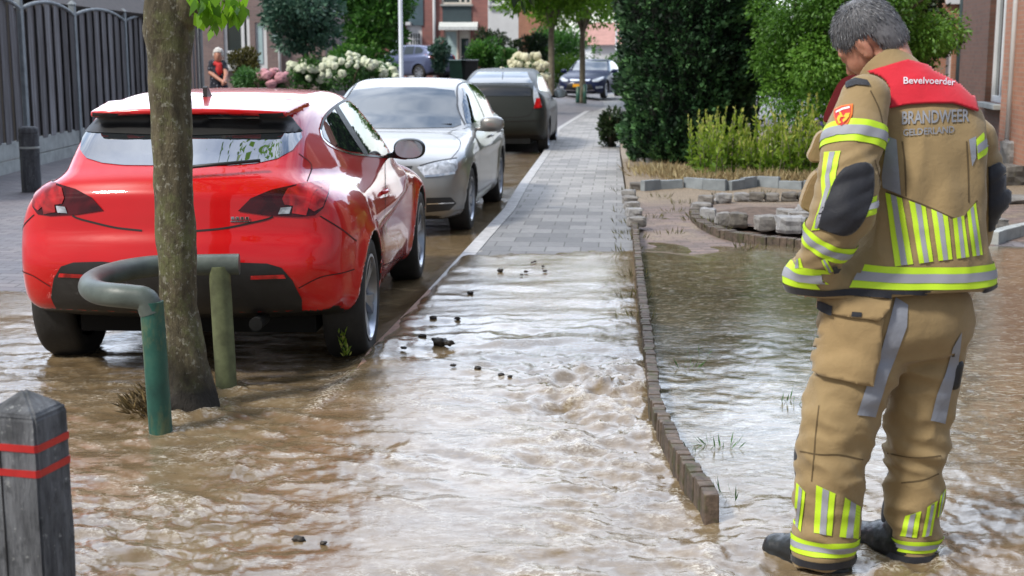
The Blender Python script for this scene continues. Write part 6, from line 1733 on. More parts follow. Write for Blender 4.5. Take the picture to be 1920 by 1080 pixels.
def seg(x, y, z, a, b, ra, rb):
    ax, ay, az = a; bx, by, bz = b; ex, ey, ez = bx - ax, by - ay, bz - az
    L = ex * ex + ey * ey + ez * ez
    t = np.clip(((x - ax) * ex + (y - ay) * ey + (z - az) * ez) / L, 0, 1)
    return np.sqrt((x - ax - t * ex) ** 2 + (y - ay - t * ey) ** 2 + (z - az - t * ez) ** 2) - (ra + (rb - ra) * t)
def ell(x, y, z, c, r):
    X, Y, Z = (x - c[0]) / r[0], (y - c[1]) / r[1], (z - c[2]) / r[2]
    q = np.sqrt(X * X + Y * Y + Z * Z); return (q - 1) * min(r)
def chain(x, y, z, pts, k=.03):
    g = None
    for (a, ra), (b, rb) in zip(pts[:-1], pts[1:]):
        s = seg(x, y, z, a, b, ra, rb); g = s if g is None else smin(g, s, k)
    return g

FO = G(1630, 1062); FO.z = 0.0                      # ground point between the boots
def J(px, py, d):
    p = PT(px, py, d - .14) - FO; return np.array((p.x, p.y, p.z))
def pxm(px, py, d):                                # metres per pixel there
    p = PT(px, py, d - .14); return (p.y * CP + (CAM_H - p.z) * SP) / F_PX
# --- skeleton traced row by row
DL, DR = 4.17, 4.27
def row(d, rows): return [(J(c, y, d + dd), hw * pxm(c, y, d)) for (y, c, hw, dd) in rows]
legL = row(DL, [(585, 1622, 80, .03), (690, 1606, 76, .02), (780, 1575, 71, .01), (850, 1562, 67, 0), (920, 1553, 61, 0), (985, 1550, 60, 0), (1040, 1545, 60, 0)])
legR = row(DR, [(585, 1742, 74, 0), (680, 1735, 66, 0), (760, 1723, 60, 0), (850, 1718, 57, 0), (930, 1713, 54, 0), (1000, 1711, 48, 0), (1036, 1709, 45, 0)])
hip = J(1682, 590, 4.22)
def folds(x, y, z, amp, fx, fz, seed=0.0):
    n = pnoise(x * fx + z * 2.5, y * fx, z * fz + seed) + .5 * pnoise(x * fx * 2.1 - z * 4, y * fx * 2.1, z * fz * 2 + seed)
    return amp * (1 - np.abs(n) * 1.8)
zhemL = J(1545, 1046, DL)[2]; zhemR = J(1709, 1041, DR)[2]
def trouser_f(x, y, z):
    a = chain(x, y, z, legL, .016) + .010; b = chain(x, y, z, legR, .016) + .010
    a = a; a = smax(a, zhemL - z, .006); b = smax(b, zhemR - z, .006)
    h = ell(x, y, z, hip, (.222, .160, .155))
    legs = smin(a, b, .012)
    g = smin(legs, h, .045)
    low = sstep(.95, .6, z)
    g = g - folds(x + .5 * z, y, z, .0125, 5.0, 8.0, 2.0) * low - folds(x, y, z, .0065, 3.6, 5.0, 9.0)
    kz = (z - J(1563, 850, DL)[2]); g = g - .006 * np.exp(-(kz / .11) ** 2) * np.sin(z * 95 + x * 50 + 9 * pnoise(x * 5, y * 5, z * 4)) * (.3 + 1.2 * np.clip(pnoise(x * 6 + 3, y * 6, z * 6) + .3, 0, 1))
    az = z - (zhemL + .05); g = g - .003 * np.exp(-(az / .06) ** 2) * np.sin(z * 120 + x * 35 + 5 * pnoise(x * 7, y * 7, z * 7))
    return smax(g, z - (hip[2] + .12), .01)
# torso of the jacket: ellipses in photo rows
trow = [(128, 1672, 30, 4.31, .05), (150, 1700, 72, 4.30, .085), (178, 1710, 100, 4.29, .115), (212, 1717, 115, 4.28, .135), (262, 1728, 110, 4.27, .15), (320, 1729, 108, 4.26, .16), (400, 1724, 114, 4.25, .17), (450, 1720, 122, 4.24, .178), (500, 1706, 144, 4.235, .185), (556, 1684, 170, 4.23, .19), (590, 1680, 176, 4.23, .19)]
TZ = np.array([J(c, y, d)[2] for y, c, hw, d, b in trow])[::-1]; TX = np.array([J(c, y, d)[0] for y, c, hw, d, b in trow])[::-1]
TY = np.array([J(c, y, d)[1] for y, c, hw, d, b in trow])[::-1]; TA = np.array([hw * pxm(c, y, d) for y, c, hw, d, b in trow])[::-1]; TB = np.array([b for y, c, hw, d, b in trow])[::-1]
def sm_(arr):
    P = cr(list(zip(TZ, arr)), 8); return lambda z: np.interp(z, P[:, 0], P[:, 1])
fX, fY, fA, fB = sm_(TX), sm_(TY), sm_(TA), sm_(TB)
armL = [(J(1622, 186, 4.14), .074), (J(1604, 255, 4.10), .083), (J(1590, 330, 4.05), .082), (J(1582, 392, 4.03), .084), (J(1553, 448, 4.05), .070), (J(1532, 486, 4.09), .060)]
armR = [(J(1784, 214, 4.38), .060), (J(1821, 262, 4.42), .066), (J(1838, 325, 4.44), .068), (J(1846, 372, 4.45), .068), (J(1826, 440, 4.50), .058), (J(1780, 480, 4.52), .05)]
colA, colB = J(1698, 178, 4.285), J(1655, 121, 4.345)
hemz = J(1650, 553, 4.08)[2]
def jacket_f(x, y, z):
    a, b = fA(z), fB(z); X = (x - fX(z)) / a; Y = (y - fY(z)) / b
    q = (np.abs(X) ** 2.4 + np.abs(Y) ** 2.4) ** (1 / 2.4)
    t = (q - 1) * np.minimum(a, b)
    t = smax(t, z - (TZ[-1] - .005), .03)
    L = chain(x, y, z, armL, .02); Rr = chain(x, y, z, armR, .02)
    wl = np.array(armL[-1][0]); 
    g = smin(t, L, .022); g = smin(g, Rr, .022)
    g = smin(g, ell(x, y, z, J(1528, 522, 4.17), (.085, .10, .075)), .05)      # hand filling the front pocket
    c = seg(x, y, z, colA, colB, .100, .080)
    ax = (colB - colA) / np.linalg.norm(colB - colA)
    h = (x - colB[0]) * ax[0] + (y - colB[1]) * ax[1] + (z - colB[2]) * ax[2]
    c = smax(c, h - .012, .012); c = smax(c, -(seg(x, y, z, colB - ax * .05, colB + ax * .2, .066, .066)), .008)
    g = smin(g, c, .035)
    g = g - folds(x, y, z, .009, 5.5, 5.0, 4.0) * sstep(1.50, 1.40, z)
    # elbow and cuff creases, drag lines at the arm pit
    for (p, r_, am) in ((armL[2][0], .10, .006), (armL[4][0], .08, .005), (armL[5][0], .06, .004), (armR[2][0], .1, .005)):
        dd = np.sqrt((x - p[0]) ** 2 + (y - p[1]) ** 2 + (z - p[2]) ** 2)
        g = g - am * np.exp(-(dd / r_) ** 2) * np.sin(z * 130 - x * 70 + 3 * pnoise(x * 9, y * 9, z * 9))
    bk = np.sin(x * 55 + 2 * pnoise(x * 4, y * 4, z * 3)) * .0025 * sstep(1.0, 1.1, z) * sstep(1.40, 1.25, z)
    g = g - bk
    return smax(g, hemz - z + .012 * np.sin(x * 9), .006)
# the body itself, one continuous surface
HC = J(1624, 66, 4.375); Fh = np.array((-.62, .66, -.66)); Fh /= np.linalg.norm(Fh); Uh = np.array((0, 0, 1.0)) - Fh * Fh[2]; Uh /= np.linalg.norm(Uh); Lh = np.cross(Uh, Fh); ro_ = R_(24); Lh, Uh = Lh * math.cos(ro_) - Uh * math.sin(ro_), Uh * math.cos(ro_) + Lh * math.sin(ro_)
def head_loc(x, y, z):
    X, Y, Z = x - HC[0], y - HC[1], z - HC[2]
    return X * Fh[0] + Y * Fh[1] + Z * Fh[2], X * Lh[0] + Y * Lh[1] + Z * Lh[2], X * Uh[0] + Y * Uh[1] + Z * Uh[2]
def head_w(f, l, u): return HC + Fh * f + Lh * l + Uh * u
def head_f(x, y, z):
    f, l, u = head_loc(x, y, z); al = np.abs(l)
    g = ell(f, l, u, (-.004, 0, .012), (.100, .079, .092))
    g = smin(g, ell(f, l, u, (.040, 0, -.055), (.060, .060, .078)), .03)
    g = smin(g, ell(f, l, u, (.070, 0, -.108), (.030, .036, .024)), .03)        # chin
    g = smin(g, seg(f, l, u, (.092, 0, -.020), (.118, 0, -.058), .010, .015), .012)   # nose
    g = smin(g, seg(f, al, u, (.094, .012, .004), (.078, .052, .004), .010, .010), .015)  # brow
    g = smax(g, -ell(f, al, u, (.108, .033, -.014), (.020, .020, .011)), .010)       # eye sockets
    g = smin(g, ell(f, al, u, (.088, .033, -.014), (.013, .014, .011)), .003)
    g = smin(g, ell(f, al, u, (.050, .048, -.050), (.04, .022, .03)), .02)          # cheek
    g = smin(g, ell(f, l, u, (.096, 0, -.080), (.014, .026, .008)), .008)           # lips
    g = smax(g, -ell(f, l, u, (.112, 0, -.080), (.010, .022, .0016)), .003)
    e = ell(f, al, u, (-.004, .082, -.026), (.021, .010, .035)); e = smax(e, -ell(f, al, u, (.002, .092, -.022), (.012, .007, .022)), .004)
    g = smin(g, e, .008)
    return g
neck0 = head_w(-.028, 0, -.075); neck1 = J(1700, 185, 4.28)
def hand_chain(x, y, z, w, d, up, s=1.0):
    """palm, four bent fingers of different lengths and a thumb, closed loosely"""
    d = d / np.linalg.norm(d); sd = np.cross(d, up); sd /= np.linalg.norm(sd); up = np.cross(sd, d)
    g = seg(x, y, z, w, w + d * .085, .030, .034)
    for i, (off, L) in enumerate(((-.030, .072), (-.010, .082), (.010, .076), (.028, .060))):
        b = w + d * .095 + sd * off; m = b + d * L * .45 - up * .012; e = m + d * L * .25 - up * L * .5
        g = smin(g, np.minimum(seg(x, y, z, b - d * .02, m, .0095, .0085), seg(x, y, z, m, e, .0085, .007)), .006)
    b = w + d * .03 - sd * .032; m = b + d * .035 - sd * .022 - up * .01; e = m + d * .03 - up * .012
    return smin(g, np.minimum(seg(x, y, z, b, m, .012, .011), seg(x, y, z, m, e, .011, .009)), .008)
def body_f(x, y, z):
    g = head_f(x, y, z)
    g = smin(g, seg(x, y, z, neck0, neck1, .056, .066), .03)
    t = seg(x, y, z, neck1 + np.array((0, 0, -.06)), J(1690, 520, 4.24), .085, .12); g = smin(g, t, .05)
    for arm in (armL, armR):
        g = smin(g, chain(x, y, z, [(p, r_ * .55) for p, r_ in arm], .03), .03)
    g = smin(g, hand_chain(x, y, z, armL[-1][0], J(1515, 520, 4.20) - armL[-1][0], np.array((0, 0, 1.0))), .01)
    g = smin(g, hand_chain(x, y, z, armR[-1][0], J(1720, 500, 4.40) - armR[-1][0], np.array((0, 0, 1.0))), .01)
    for leg in (legL, legR):
        g = smin(g, chain(x, y, z, [(p, r_ * .62) for p, r_ in leg], .04), .05)
    return g
def pt_min(l): return np.min(np.array(l), 0)
fire, P, Q = sdf_obj('person', body_f, (-.35, -.35, 0.02), (.50, .60, 1.90), .0095, M_SKIN)
fire.location = FO
tag(fire, 'grey haired firefighter in tan turnout gear and red shoulder yoke, seen from behind', 'person')
tro, PT_, QT_ = sdf_obj('trousers', trouser_f, (-.42, -.30, -.02), (.45, .40, hip[2] + .2), .0085, M_TAN, fire)
jac, PJ_, QJ_ = sdf_obj('jacket', jacket_f, (-.42, -.40, hemz - .06), (.55, .60, 1.72), .0085, M_TAN, fire)
B_TRO, B_JAC = bvh_of(PT_, QT_), bvh_of(PJ_, QJ_)
FOv = Vector(FO); CAM0 = Vector((0, 0, CAM_H)) - FOv
def fhit(bvh, px, py):
    l, n = bvh.ray_cast(CAM0, ray(px, py).normalized())[:2]
    if l is None: return None
    return l, n
def fpatch(name, poly, mat, bvh, off=.003, parent=None, step=6, solid=0.0, curve=False):
    if curve: poly = [tuple(p) for p in cr(poly, 4, True)]
    vs, fs = tri_fill(poly, step); pts = []
    for a, b in vs:
        h = fhit(bvh, a, b); pts.append(None if h is None else h[0] + h[1] * off)
    keep = []
    for f in fs:
        if any(pts[i] is None for i in f): continue
        q = [pts[i] for i in f]
        if max((q[0] - q[1]).length, (q[1] - q[2]).length, (q[2] - q[0]).length) > .034: continue   # never bridge a gap in depth
        keep.append(f)
    if not keep: print('no hit', name); return None
    par = list(range(len(pts)))                     # keep the largest connected piece only
    def fd(i):
        while par[i] != i: par[i] = par[par[i]]; i = par[i]
        return i
    for f in keep:
        for i in f[1:]: par[fd(i)] = fd(f[0])
    cnt = {}
    for f in keep: cnt[fd(f[0])] = cnt.get(fd(f[0]), 0) + 1
    big = max(cnt, key=cnt.get); keep = [f for f in keep if fd(f[0]) == big]
    used = sorted({i for f in keep for i in f}); mp_ = {u: k for k, u in enumerate(used)}
    o = build(name, [pts[u] for u in used], [[mp_[i] for i in f] for f in keep], mat, parent or jac, True)
    bm = bmesh.new(); bm.from_mesh(o.data); bmesh.ops.recalc_face_normals(bm, faces=bm.faces[:]); bm.normal_update()
    if sum(f.normal.dot(CAM0 - f.calc_center_median()) for f in bm.faces) < 0: bmesh.ops.reverse_faces(bm, faces=bm.faces[:])
    if solid > 0:
        bm.normal_update()
        g_ = bmesh.ops.solidify(bm, geom=bm.faces[:], thickness=solid)
        bmesh.ops.recalc_face_normals(bm, faces=bm.faces[:])
    bm.to_mesh(o.data); bm.free(); return o
def ringband(name, bvh, c, axis, hw, mat, off, R, parent, n=80, start=0, end=2 * math.pi, rows=5):
    axis = Vector(axis).normalized(); u = axis.orthogonal().normalized(); v = axis.cross(u); c = Vector(c); V = []; ok = []
    for i in range(n + 1):
        t = start + (end - start) * i / n; d = u * math.cos(t) + v * math.sin(t)
        for k in range(rows):
            s = hw * (2 * k / (rows - 1) - 1); l, nn, _, dist = bvh.ray_cast(c + axis * s + d * R, -d, R)
            ok.append(l is not None); V.append((l + nn * off) if l is not None else Vector((0, 0, 0)))
    F = []
    for i in range(n):
        for k in range(rows - 1):
            q = [i * rows + k, i * rows + k + 1, (i + 1) * rows + k + 1, (i + 1) * rows + k]
            if all(ok[j] for j in q) and max((V[q[0]] - V[q[2]]).length, (V[q[1]] - V[q[3]]).length) < .07: F.append(q)
    used = sorted({i for f in F for i in f}); mp_ = {a: b for b, a in enumerate(used)}
    o = build(name, [V[i] for i in used], [[mp_[i] for i in f] for f in F], mat, parent, True)
    return o
def triple(bvh, c, axis, hw, R, parent, **kw):
    y = ringband('reflective_band', bvh, c, axis, hw, M_YEL, .0035, R, parent, **kw); ringband('silver_stripe', bvh, c, axis, hw * .40, M_SLV, .0055, R, y, **kw)
def stripe3(poly4, bvh, parent):
    """yellow quad with a silver middle third; poly4 = TL, TR, BR, BL"""
    y = fpatch('reflective_stripe', poly4, M_YEL, bvh, .0035, parent, 5)
    (a, b, c, d) = [np.array(p, float) for p in poly4]
    if y: fpatch('silver_stripe', [tuple(a + (b - a) * .34), tuple(a + (b - a) * .68), tuple(d + (c - d) * .68), tuple(d + (c - d) * .34)], M_SLV, bvh, .0055, y, 4)
# jacket bands
zc_ = J(1640, 521, 4.06)[2]; triple(B_JAC, (fX(zc_), fY(zc_), zc_), (0, 0, 1), .033, .42, jac, n=140)
for (tl, tr_, br, bl) in (((1661, 361), (1692, 372), (1712, 495), (1678, 500)), ((1704, 376), (1735, 388), (1749, 490), (1723, 494)), ((1746, 392), (1776, 406), (1785, 486), (1759, 489)), ((1785, 410), (1806, 404), (1816, 482), (1793, 485)), ((1812, 398), (1828, 380), (1841, 478), (1822, 481))):
    stripe3((tl, tr_, br, bl), B_JAC, jac)
y = fpatch('reflective_stripe', [(1626, 373), (1660, 359), (1664, 394), (1621, 407)], M_YEL, B_JAC, .0035); fpatch('silver_stripe', [(1625, 384), (1661, 371), (1662, 383), (1623, 396)], M_SLV, B_JAC, .0055, y, 4)
fpatch('side_panel', [(1664, 255), (1681, 262), (1690, 366), (1656, 352), (1654, 330)], M_GREYT, B_JAC, .003)
fpatch('side_panel', [(1816, 262), (1829, 256), (1829, 296), (1822, 312)], M_GREYT, B_JAC, .003)
axl = Vector(armL[1][0] - armL[2][0]).normalized() + Vector((-.12, -.05, 0))
triple(B_JAC, J(1604, 263, 4.095), axl, .034, .125, jac, n=90)
axc = Vector(armL[3][0] - armL[5][0]); triple(B_JAC, J(1551, 453, 4.05), axc, .026, .105, jac, n=80)
y = fpatch('reflective_stripe', [(1547, 286), (1577, 283), (1569, 320), (1566, 345), (1557, 388), (1538, 430), (1522, 432), (1530, 410), (1543, 370), (1541, 335)], M_YEL, B_JAC, .004, jac, 5)
fpatch('silver_stripe', [(1557, 286), (1567, 285), (1557, 328), (1558, 350), (1546, 392), (1534, 428), (1529, 426), (1541, 385), (1550, 350), (1549, 330)], M_SLV, B_JAC, .006, y, 4)
fpatch('elbow_pad', [(1578, 322), (1595, 310), (1630, 308), (1637, 338), (1632, 380), (1612, 422), (1588, 440), (1556, 435), (1534, 424), (1534, 405), (1552, 375), (1562, 345)], M_NAVYC, B_JAC, .006, jac, 5, .006, True)
fpatch('elbow_pad', [(1842, 318), (1872, 304), (1894, 325), (1893, 385), (1874, 425), (1838, 440), (1836, 380)], M_NAVYC, B_JAC, .006, jac, 5, .006)
y = fpatch('reflective_stripe', [(1829, 262), (1847, 244), (1868, 276), (1832, 300)], M_YEL, B_JAC, .0035); fpatch('silver_stripe', [(1830, 274), (1853, 254), (1861, 266), (1831, 288)], M_SLV, B_JAC, .0055, y, 4)
ringband('hem_trim', B_JAC, (fX(hemz), fY(hemz), hemz + .009), (0, 0, 1), .010, M_NAVYC, .005, .45, jac, n=140, rows=3)
# fold of the double front with its short stripes at the left pocket
for q in (((1492, 488), (1502, 484), (1507, 502), (1486, 504)), ((1540, 487), (1550, 484), (1562, 508), (1550, 510))): stripe3(q, B_JAC, jac)
fpatch('velcro_tab', [(1560, 498), (1583, 493), (1585, 506), (1562, 512)], M_NAVYC, B_JAC, .006)
# shoulder yoke with its text
yoke = fpatch('shoulder_yoke', [(1606, 140), (1640, 134), (1672, 124), (1700, 117), (1745, 131), (1790, 152), (1822, 184), (1829, 211), (1803, 201), (1785, 196), (1735, 196), (1700, 198), (1659, 207), (1651, 182), (1637, 158), (1620, 145)], M_REDC, B_JAC, .014, jac, 3, .008)
YOKE_SIDE = [(1607, 140), (1577, 149), (1557, 184), (1543, 222), (1552, 230), (1574, 216), (1596, 176), (1612, 152)]
fpatch('shoulder_lining', [(1586, 156), (1604, 148), (1626, 152), (1632, 162), (1606, 160), (1588, 166)], M_NAVYC, B_JAC, .006, jac, 5)
def ftext(name, body, x0, y0, x1, y1, hpx, mat, bvh, off, parent, bold=0.0, curve=0.0):
    cu = bpy.data.curves.new(name, 'FONT'); cu.body = body; cu.offset = bold; cu.resolution_u = 3
    ob = link(bpy.data.objects.new(name, cu)); dg = bpy.context.evaluated_depsgraph_get(); me = bpy.data.meshes.new_from_object(ob.evaluated_get(dg)); bpy.data.objects.remove(ob)
    bm = bmesh.new(); bm.from_mesh(me); bmesh.ops.triangulate(bm, faces=bm.faces[:]); bm.to_mesh(me); bm.free()
    co = np.array([v.co for v in me.vertices]); W = co[:, 0].max(); 
    good = True
    for v in me.vertices:
        u = v.co.x / W; px = x0 + (x1 - x0) * u; py = y0 + (y1 - y0) * u - v.co.y / .73 * hpx - curve * 4 * u * (1 - u)
        h = fhit(bvh, px, py)
        if h is None: good = False; break
        v.co = h[0] + h[1] * off
    me.materials.clear(); me.materials.append(mat)
    if not good: print('text miss', body); return
    o = link(bpy.data.objects.new(name, me)); o.parent = parent; return o
ftext('yoke_lettering', 'Bevelvoerder', 1693, 162, 1785, 168, 12, plain('print_white', (.62, .60, .66), .6), B_JAC, .017, yoke or jac, .012, 3)
ftext('back_lettering', 'BRANDWEER', 1690, 233, 1816, 228, 24, M_LETTER, B_JAC, .004, jac, .02)
ftext('back_lettering', 'GELDERLAND', 1693, 255, 1788, 249, 13, M_LETTER, B_JAC, .004, jac, .015)
# shoulder badge
M_ORG = plain('badge_orange', (.80, .17, .02), .6, 0, .1); M_BRED = plain('badge_red', (.58, .02, .02), .6, 0, .1); M_BYEL = plain('badge_yellow', (.80, .45, .02), .6, 0, .1)
sh_ = [(1566, 206), (1580, 199), (1600, 196), (1599, 216), (1592, 232), (1579, 243), (1569, 232), (1565, 218)]
bd = fpatch('shoulder_badge', sh_, M_ORG, B_JAC, .005, jac, 3, .003); c0 = np.mean(np.array(sh_), 0)
fpatch('badge_field', [tuple(c0 + (np.array(p) - c0) * .80) for p in sh_], M_BRED, B_JAC, .0075, bd, 3)
fpatch('badge_band', [(1571, 211), (1583, 205), (1595, 202), (1595, 206), (1583, 209), (1571, 215)], plain('badge_white', (.75, .72, .70), .6), B_JAC, .009, bd, 2)
for poly in ([(1572, 226), (1576, 219), (1582, 218), (1584, 222), (1579, 223), (1577, 229), (1580, 233), (1576, 235)], [(1584, 222), (1588, 216), (1595, 215), (1594, 222), (1589, 228), (1584, 232), (1582, 228), (1588, 223)], [(1577, 213), (1580, 213), (1582, 219), (1578, 219)]):
    fpatch('badge_emblem', poly, M_BYEL, B_JAC, .0095, bd, 2)
# open chest flaps on the front, left of the sleeve
def slab_px(name, poly, d, th, mat, parent):
    pts = [J(a, b, d) for a, b in cr(poly, 3, True)]; n = len(pts); V = [Vector(p) for p in pts] + [Vector(p) + Vector((.012, th, 0)) for p in pts]
    bm = bmesh.new(); vs = [bm.verts.new(v) for v in V]; bm.faces.new(vs[:n]); bm.faces.new(vs[n:][::-1])
    for i in range(n): bm.faces.new((vs[i], vs[n + i], vs[n + (i + 1) % n], vs[(i + 1) % n]))
    bmesh.ops.recalc_face_normals(bm, faces=bm.faces[:]); bmesh.ops.bevel(bm, geom=[e for e in bm.edges if len(e.link_faces) == 2 and e.calc_face_angle(0) > 1.0], offset=.005, segments=2, affect='EDGES')
    me = bpy.data.meshes.new(name); bm.to_mesh(me); bm.free(); me.materials.append(mat); o = link(bpy.data.objects.new(name, me)); o.parent = parent; return o
slab_px('chest_flap', [(1556, 247), (1534, 252), (1522, 278), (1515, 294), (1524, 305), (1548, 302), (1560, 285)], 4.19, .08, M_TAN2, jac)
slab_px('chest_flap', [(1550, 316), (1524, 330), (1509, 360), (1502, 386), (1512, 396), (1541, 409), (1552, 395), (1560, 350)], 4.17, .09, M_TAN2, jac)
slab_px('yoke_side', YOKE_SIDE, 4.22, .03, M_REDD, jac)
slab_px('flap_strap', [(1552, 278), (1545, 290), (1538, 322), (1532, 332), (1544, 334), (1556, 318), (1560, 285)], 4.17, .03, M_NAVYC, jac)
# trousers: pocket, stripes, hems
pk_ = fpatch('cargo_pocket', [(1553, 582), (1600, 592), (1640, 598), (1656, 594), (1648, 650), (1634, 722), (1600, 718), (1560, 708), (1524, 696), (1538, 640)], M_TAN2, B_TRO, .020, tro, 7, .022)
fpatch('pocket_flap', [(1548, 562), (1600, 560), (1669, 566), (1664, 584), (1646, 600), (1600, 594), (1560, 586), (1546, 580)], M_TAN2, B_TRO, .030, tro, 6, .012)
fpatch('velcro_tab', [(1550, 570), (1573, 576), (1571, 591), (1549, 584)], M_NAVYC, B_TRO, .034, tro, 5); fpatch('velcro_tab', [(1603, 584), (1618, 586), (1617, 593), (1602, 592)], M_NAVYC, B_TRO, .034, tro, 5)
fpatch('leg_stripe', [(1679, 558), (1702, 572), (1700, 612), (1684, 655), (1665, 702), (1640, 782), (1606, 778), (1626, 718), (1652, 655), (1668, 600)], M_GREYT, B_TRO, .004, tro, 6)
fpatch('leg_stripe', [(1802, 622), (1796, 680), (1782, 735), (1771, 794), (1744, 788), (1756, 740), (1772, 700), (1786, 650)], M_GREYT, B_TRO, .004, tro, 6)
triple(B_TRO, J(1546, 1016, DL) , (.02, .10, 1), .024, .135, tro, n=70); triple(B_TRO, J(1710, 1014, DR), (.0, .10, 1), .020, .11, tro, n=70)
for q in (((1531, 909), (1566, 925), (1559, 1004), (1527, 999)), ((1583, 932), (1612, 950), (1608, 1010), (1573, 1006)), ((1495, 905), (1511, 922), (1503, 998), (1489, 980)), ((1698, 966), (1727, 958), (1719, 1008), (1688, 1005)), ((1738, 950), (1757, 938), (1745, 1004), (1728, 1006)), ((1762, 930), (1772, 916), (1758, 990), (1752, 1000))):
    stripe3(q, B_TRO, tro)
ringband('hem_trim', B_TRO, J(1545, 1042, DL), (0, .05, 1), .012, M_NAVYC, .004, .13, tro, n=60, rows=3); ringband('hem_trim', B_TRO, J(1709, 1036, DR), (0, .05, 1), .012, M_NAVYC, .004, .10, tro, n=60, rows=3)
def dark_shin(name, c, r):
    o, *_ = sdf_obj(name, lambda x, y, z: ell(x, y, z, c, r), np.array(c) - np.array(r) - .02, np.array(c) + np.array(r) + .02, .008, M_NAVYC, tro)
dark_shin('shin_pad', J(1674, 968, DR + .05), (.036, .05, .095)); dark_shin('knee_pad', J(1508, 860, DL + .03), (.032, .05, .10))
M_STITCH = plain('stitching', (0.11, 0.075, 0.035), .9)
def fseam(line, bvh, parent, width=.0045, off=.0016):
    L = cr(line, 6); pts = [h for h in (fhit(bvh, a, b) for a, b in L) if h]
    V = []; F = []
    for i, (l, nn) in enumerate(pts):
        d = (pts[min(i + 1, len(pts) - 1)][0] - pts[max(i - 1, 0)][0]).normalized(); u = d.cross(nn).normalized() * width / 2
        V += [l + nn * off + u, l + nn * off - u]
        if i and (pts[i][0] - pts[i - 1][0]).length < .05: F.append([2 * i - 2, 2 * i - 1, 2 * i + 1, 2 * i])
    if F: build('seam', V, F, M_STITCH, parent, True)
for ln in ([(1536, 760), (1530, 810), (1526, 860), (1522, 903)], [(1500, 846), (1535, 852), (1575, 853), (1618, 862)], [(1664, 850), (1715, 858), (1764, 855)], [(1690, 905), (1730, 900), (1760, 888)]):
    fseam(ln, B_TRO, tro)
for ln in ([(1662, 360), (1705, 374), (1750, 392), (1798, 412), (1816, 396), (1832, 376)], [(1692, 265), (1697, 310), (1699, 368)], [(1812, 265), (1815, 320), (1816, 380)], [(1632, 170), (1648, 205), (1657, 245)], [(1640, 300), (1648, 330), (1650, 352)], [(1600, 538), (1680, 545), (1760, 538), (1842, 520)], [(1520, 462), (1552, 478), (1578, 470)]):
    fseam(ln, B_JAC, jac)
# pouch hanging at the right hip
dk_ = J(1786, 640, 4.30)
mbp = MB(); mbp.tube([Vector(J(1806, 575, 4.22)), Vector(J(1803, 640, 4.20)), Vector(J(1797, 672, 4.19))], [.012, .010, .014], 8); mbp.build('pouch_strap', M_NAVYC, tro, True)
sdf_obj('glove_pouch', lambda x, y, z: seg(x, y, z, J(1795, 684, 4.19), J(1789, 720, 4.19), .020, .019), J(1792, 704, 4.19) - .09, J(1792, 704, 4.19) + .09, .008, M_BOOT, tro)
# boots
def boot(hp_, dirv, name='boot'):
    d = np.array((dirv[0], dirv[1], 0.0)); d /= np.linalg.norm(d); h = np.array(hp_)
    def f(x, y, z):
        g = seg(x, y, z, h + np.array((0, 0, .045)), h + d * .10 + np.array((0, 0, .052)), .050, .052)
        g = smin(g, seg(x, y, z, h + d * .10 + np.array((0, 0, .045)), h + d * .205 + np.array((0, 0, .030)), .050, .044), .04)
        g = smin(g, seg(x, y, z, h + d * .03 + np.array((0, 0, .06)), h + d * .03 + np.array((0, 0, .26)), .052, .062), .04)
        s = smax(seg(x, y, z, h + np.array((0, 0, .0)), h + d * .20, .052, .050), np.abs(z - .008) - .012, .004)
        g = smin(smax(g, -z, .01), s, .004)
        return g - folds(x, y, z, .0025, 18, 16, 3)
    return sdf_obj(name, f, np.minimum(h, h + d * .22) - .08 + np.array((0, 0, .06)), np.maximum(h, h + d * .22) + .08 + np.array((0, 0, .26)), .008, M_BOOT, fire)
g1 = G(1566, 1066); g2 = G(1706, 1050)
boot((g1.x - FO.x, g1.y - FO.y, -.005), (-.80, .60)); boot((g2.x - FO.x, g2.y - FO.y, -.005), (-.55, .83))
# hair: a close cap and short strands
def hair_f(x, y, z):
    f, l, u = head_loc(x, y, z)
    g = ell(f, l, u, (-.008, 0, .016), (.105, .0845, .099))
    g = smin(g, ell(f, l, u, (-.055, 0, -.05), (.05, .068, .06)), .03)
    cut = .066 - f + 0.0 * u
    face = smax(f - .052 - .55 * np.clip(u - .02, 0, 1), -u - 0.2, .02)
    g = smax(g, f - (.040 + .95 * np.clip(u + .010, 0, .08)), .012)              # hairline at the face
    al = np.abs(l)
    g = smax(g, -smax(smax(u - .004, -.046 - f, .01), .046 - al, .01), .008)        # over the ear
    g = smax(g, -(u + .092), .01)
    return g - .0018 * pnoise(x * 80, y * 80, z * 80)
hair, PH, QH = sdf_obj('hair', hair_f, HC - .17, HC + .17, .0085, plain('hair_base', (.14, .14, .15), .7, 0, .3, 30), fire)
rs = np.random.RandomState(44); ids = rs.randint(0, len(QH), 14000); cen = PH[QH[ids]].mean(1) + rs.normal(size=(14000, 3)) * .003
f_, l_, u_ = head_loc(cen[:, 0], cen[:, 1], cen[:, 2]); nrm_ = cen - HC; nrm_ /= np.linalg.norm(nrm_, axis=1)[:, None]
crown_ = HC + Uh * .11 - Fh * .04; tang = cen - crown_; tang -= nrm_ * (tang * nrm_).sum(1)[:, None]; tang /= np.linalg.norm(tang, axis=1)[:, None] + 1e-6
vh = np.clip(.35 + .25 * pnoise(cen[:, 0] * 22, cen[:, 1] * 22, cen[:, 2] * 22) + rs.normal(size=14000) * .18 + 3.2 * np.clip(-u_ + .0, 0, .1) + 1.5 * np.clip(f_, 0, .1), 0, 1)
keepm = ~((np.abs(l_) > .055) & (u_ < -.008) & (f_ > -.040) & (f_ < .06)); cen, tang, nrm_, vh = cen[keepm], tang[keepm], nrm_[keepm], vh[keepm]
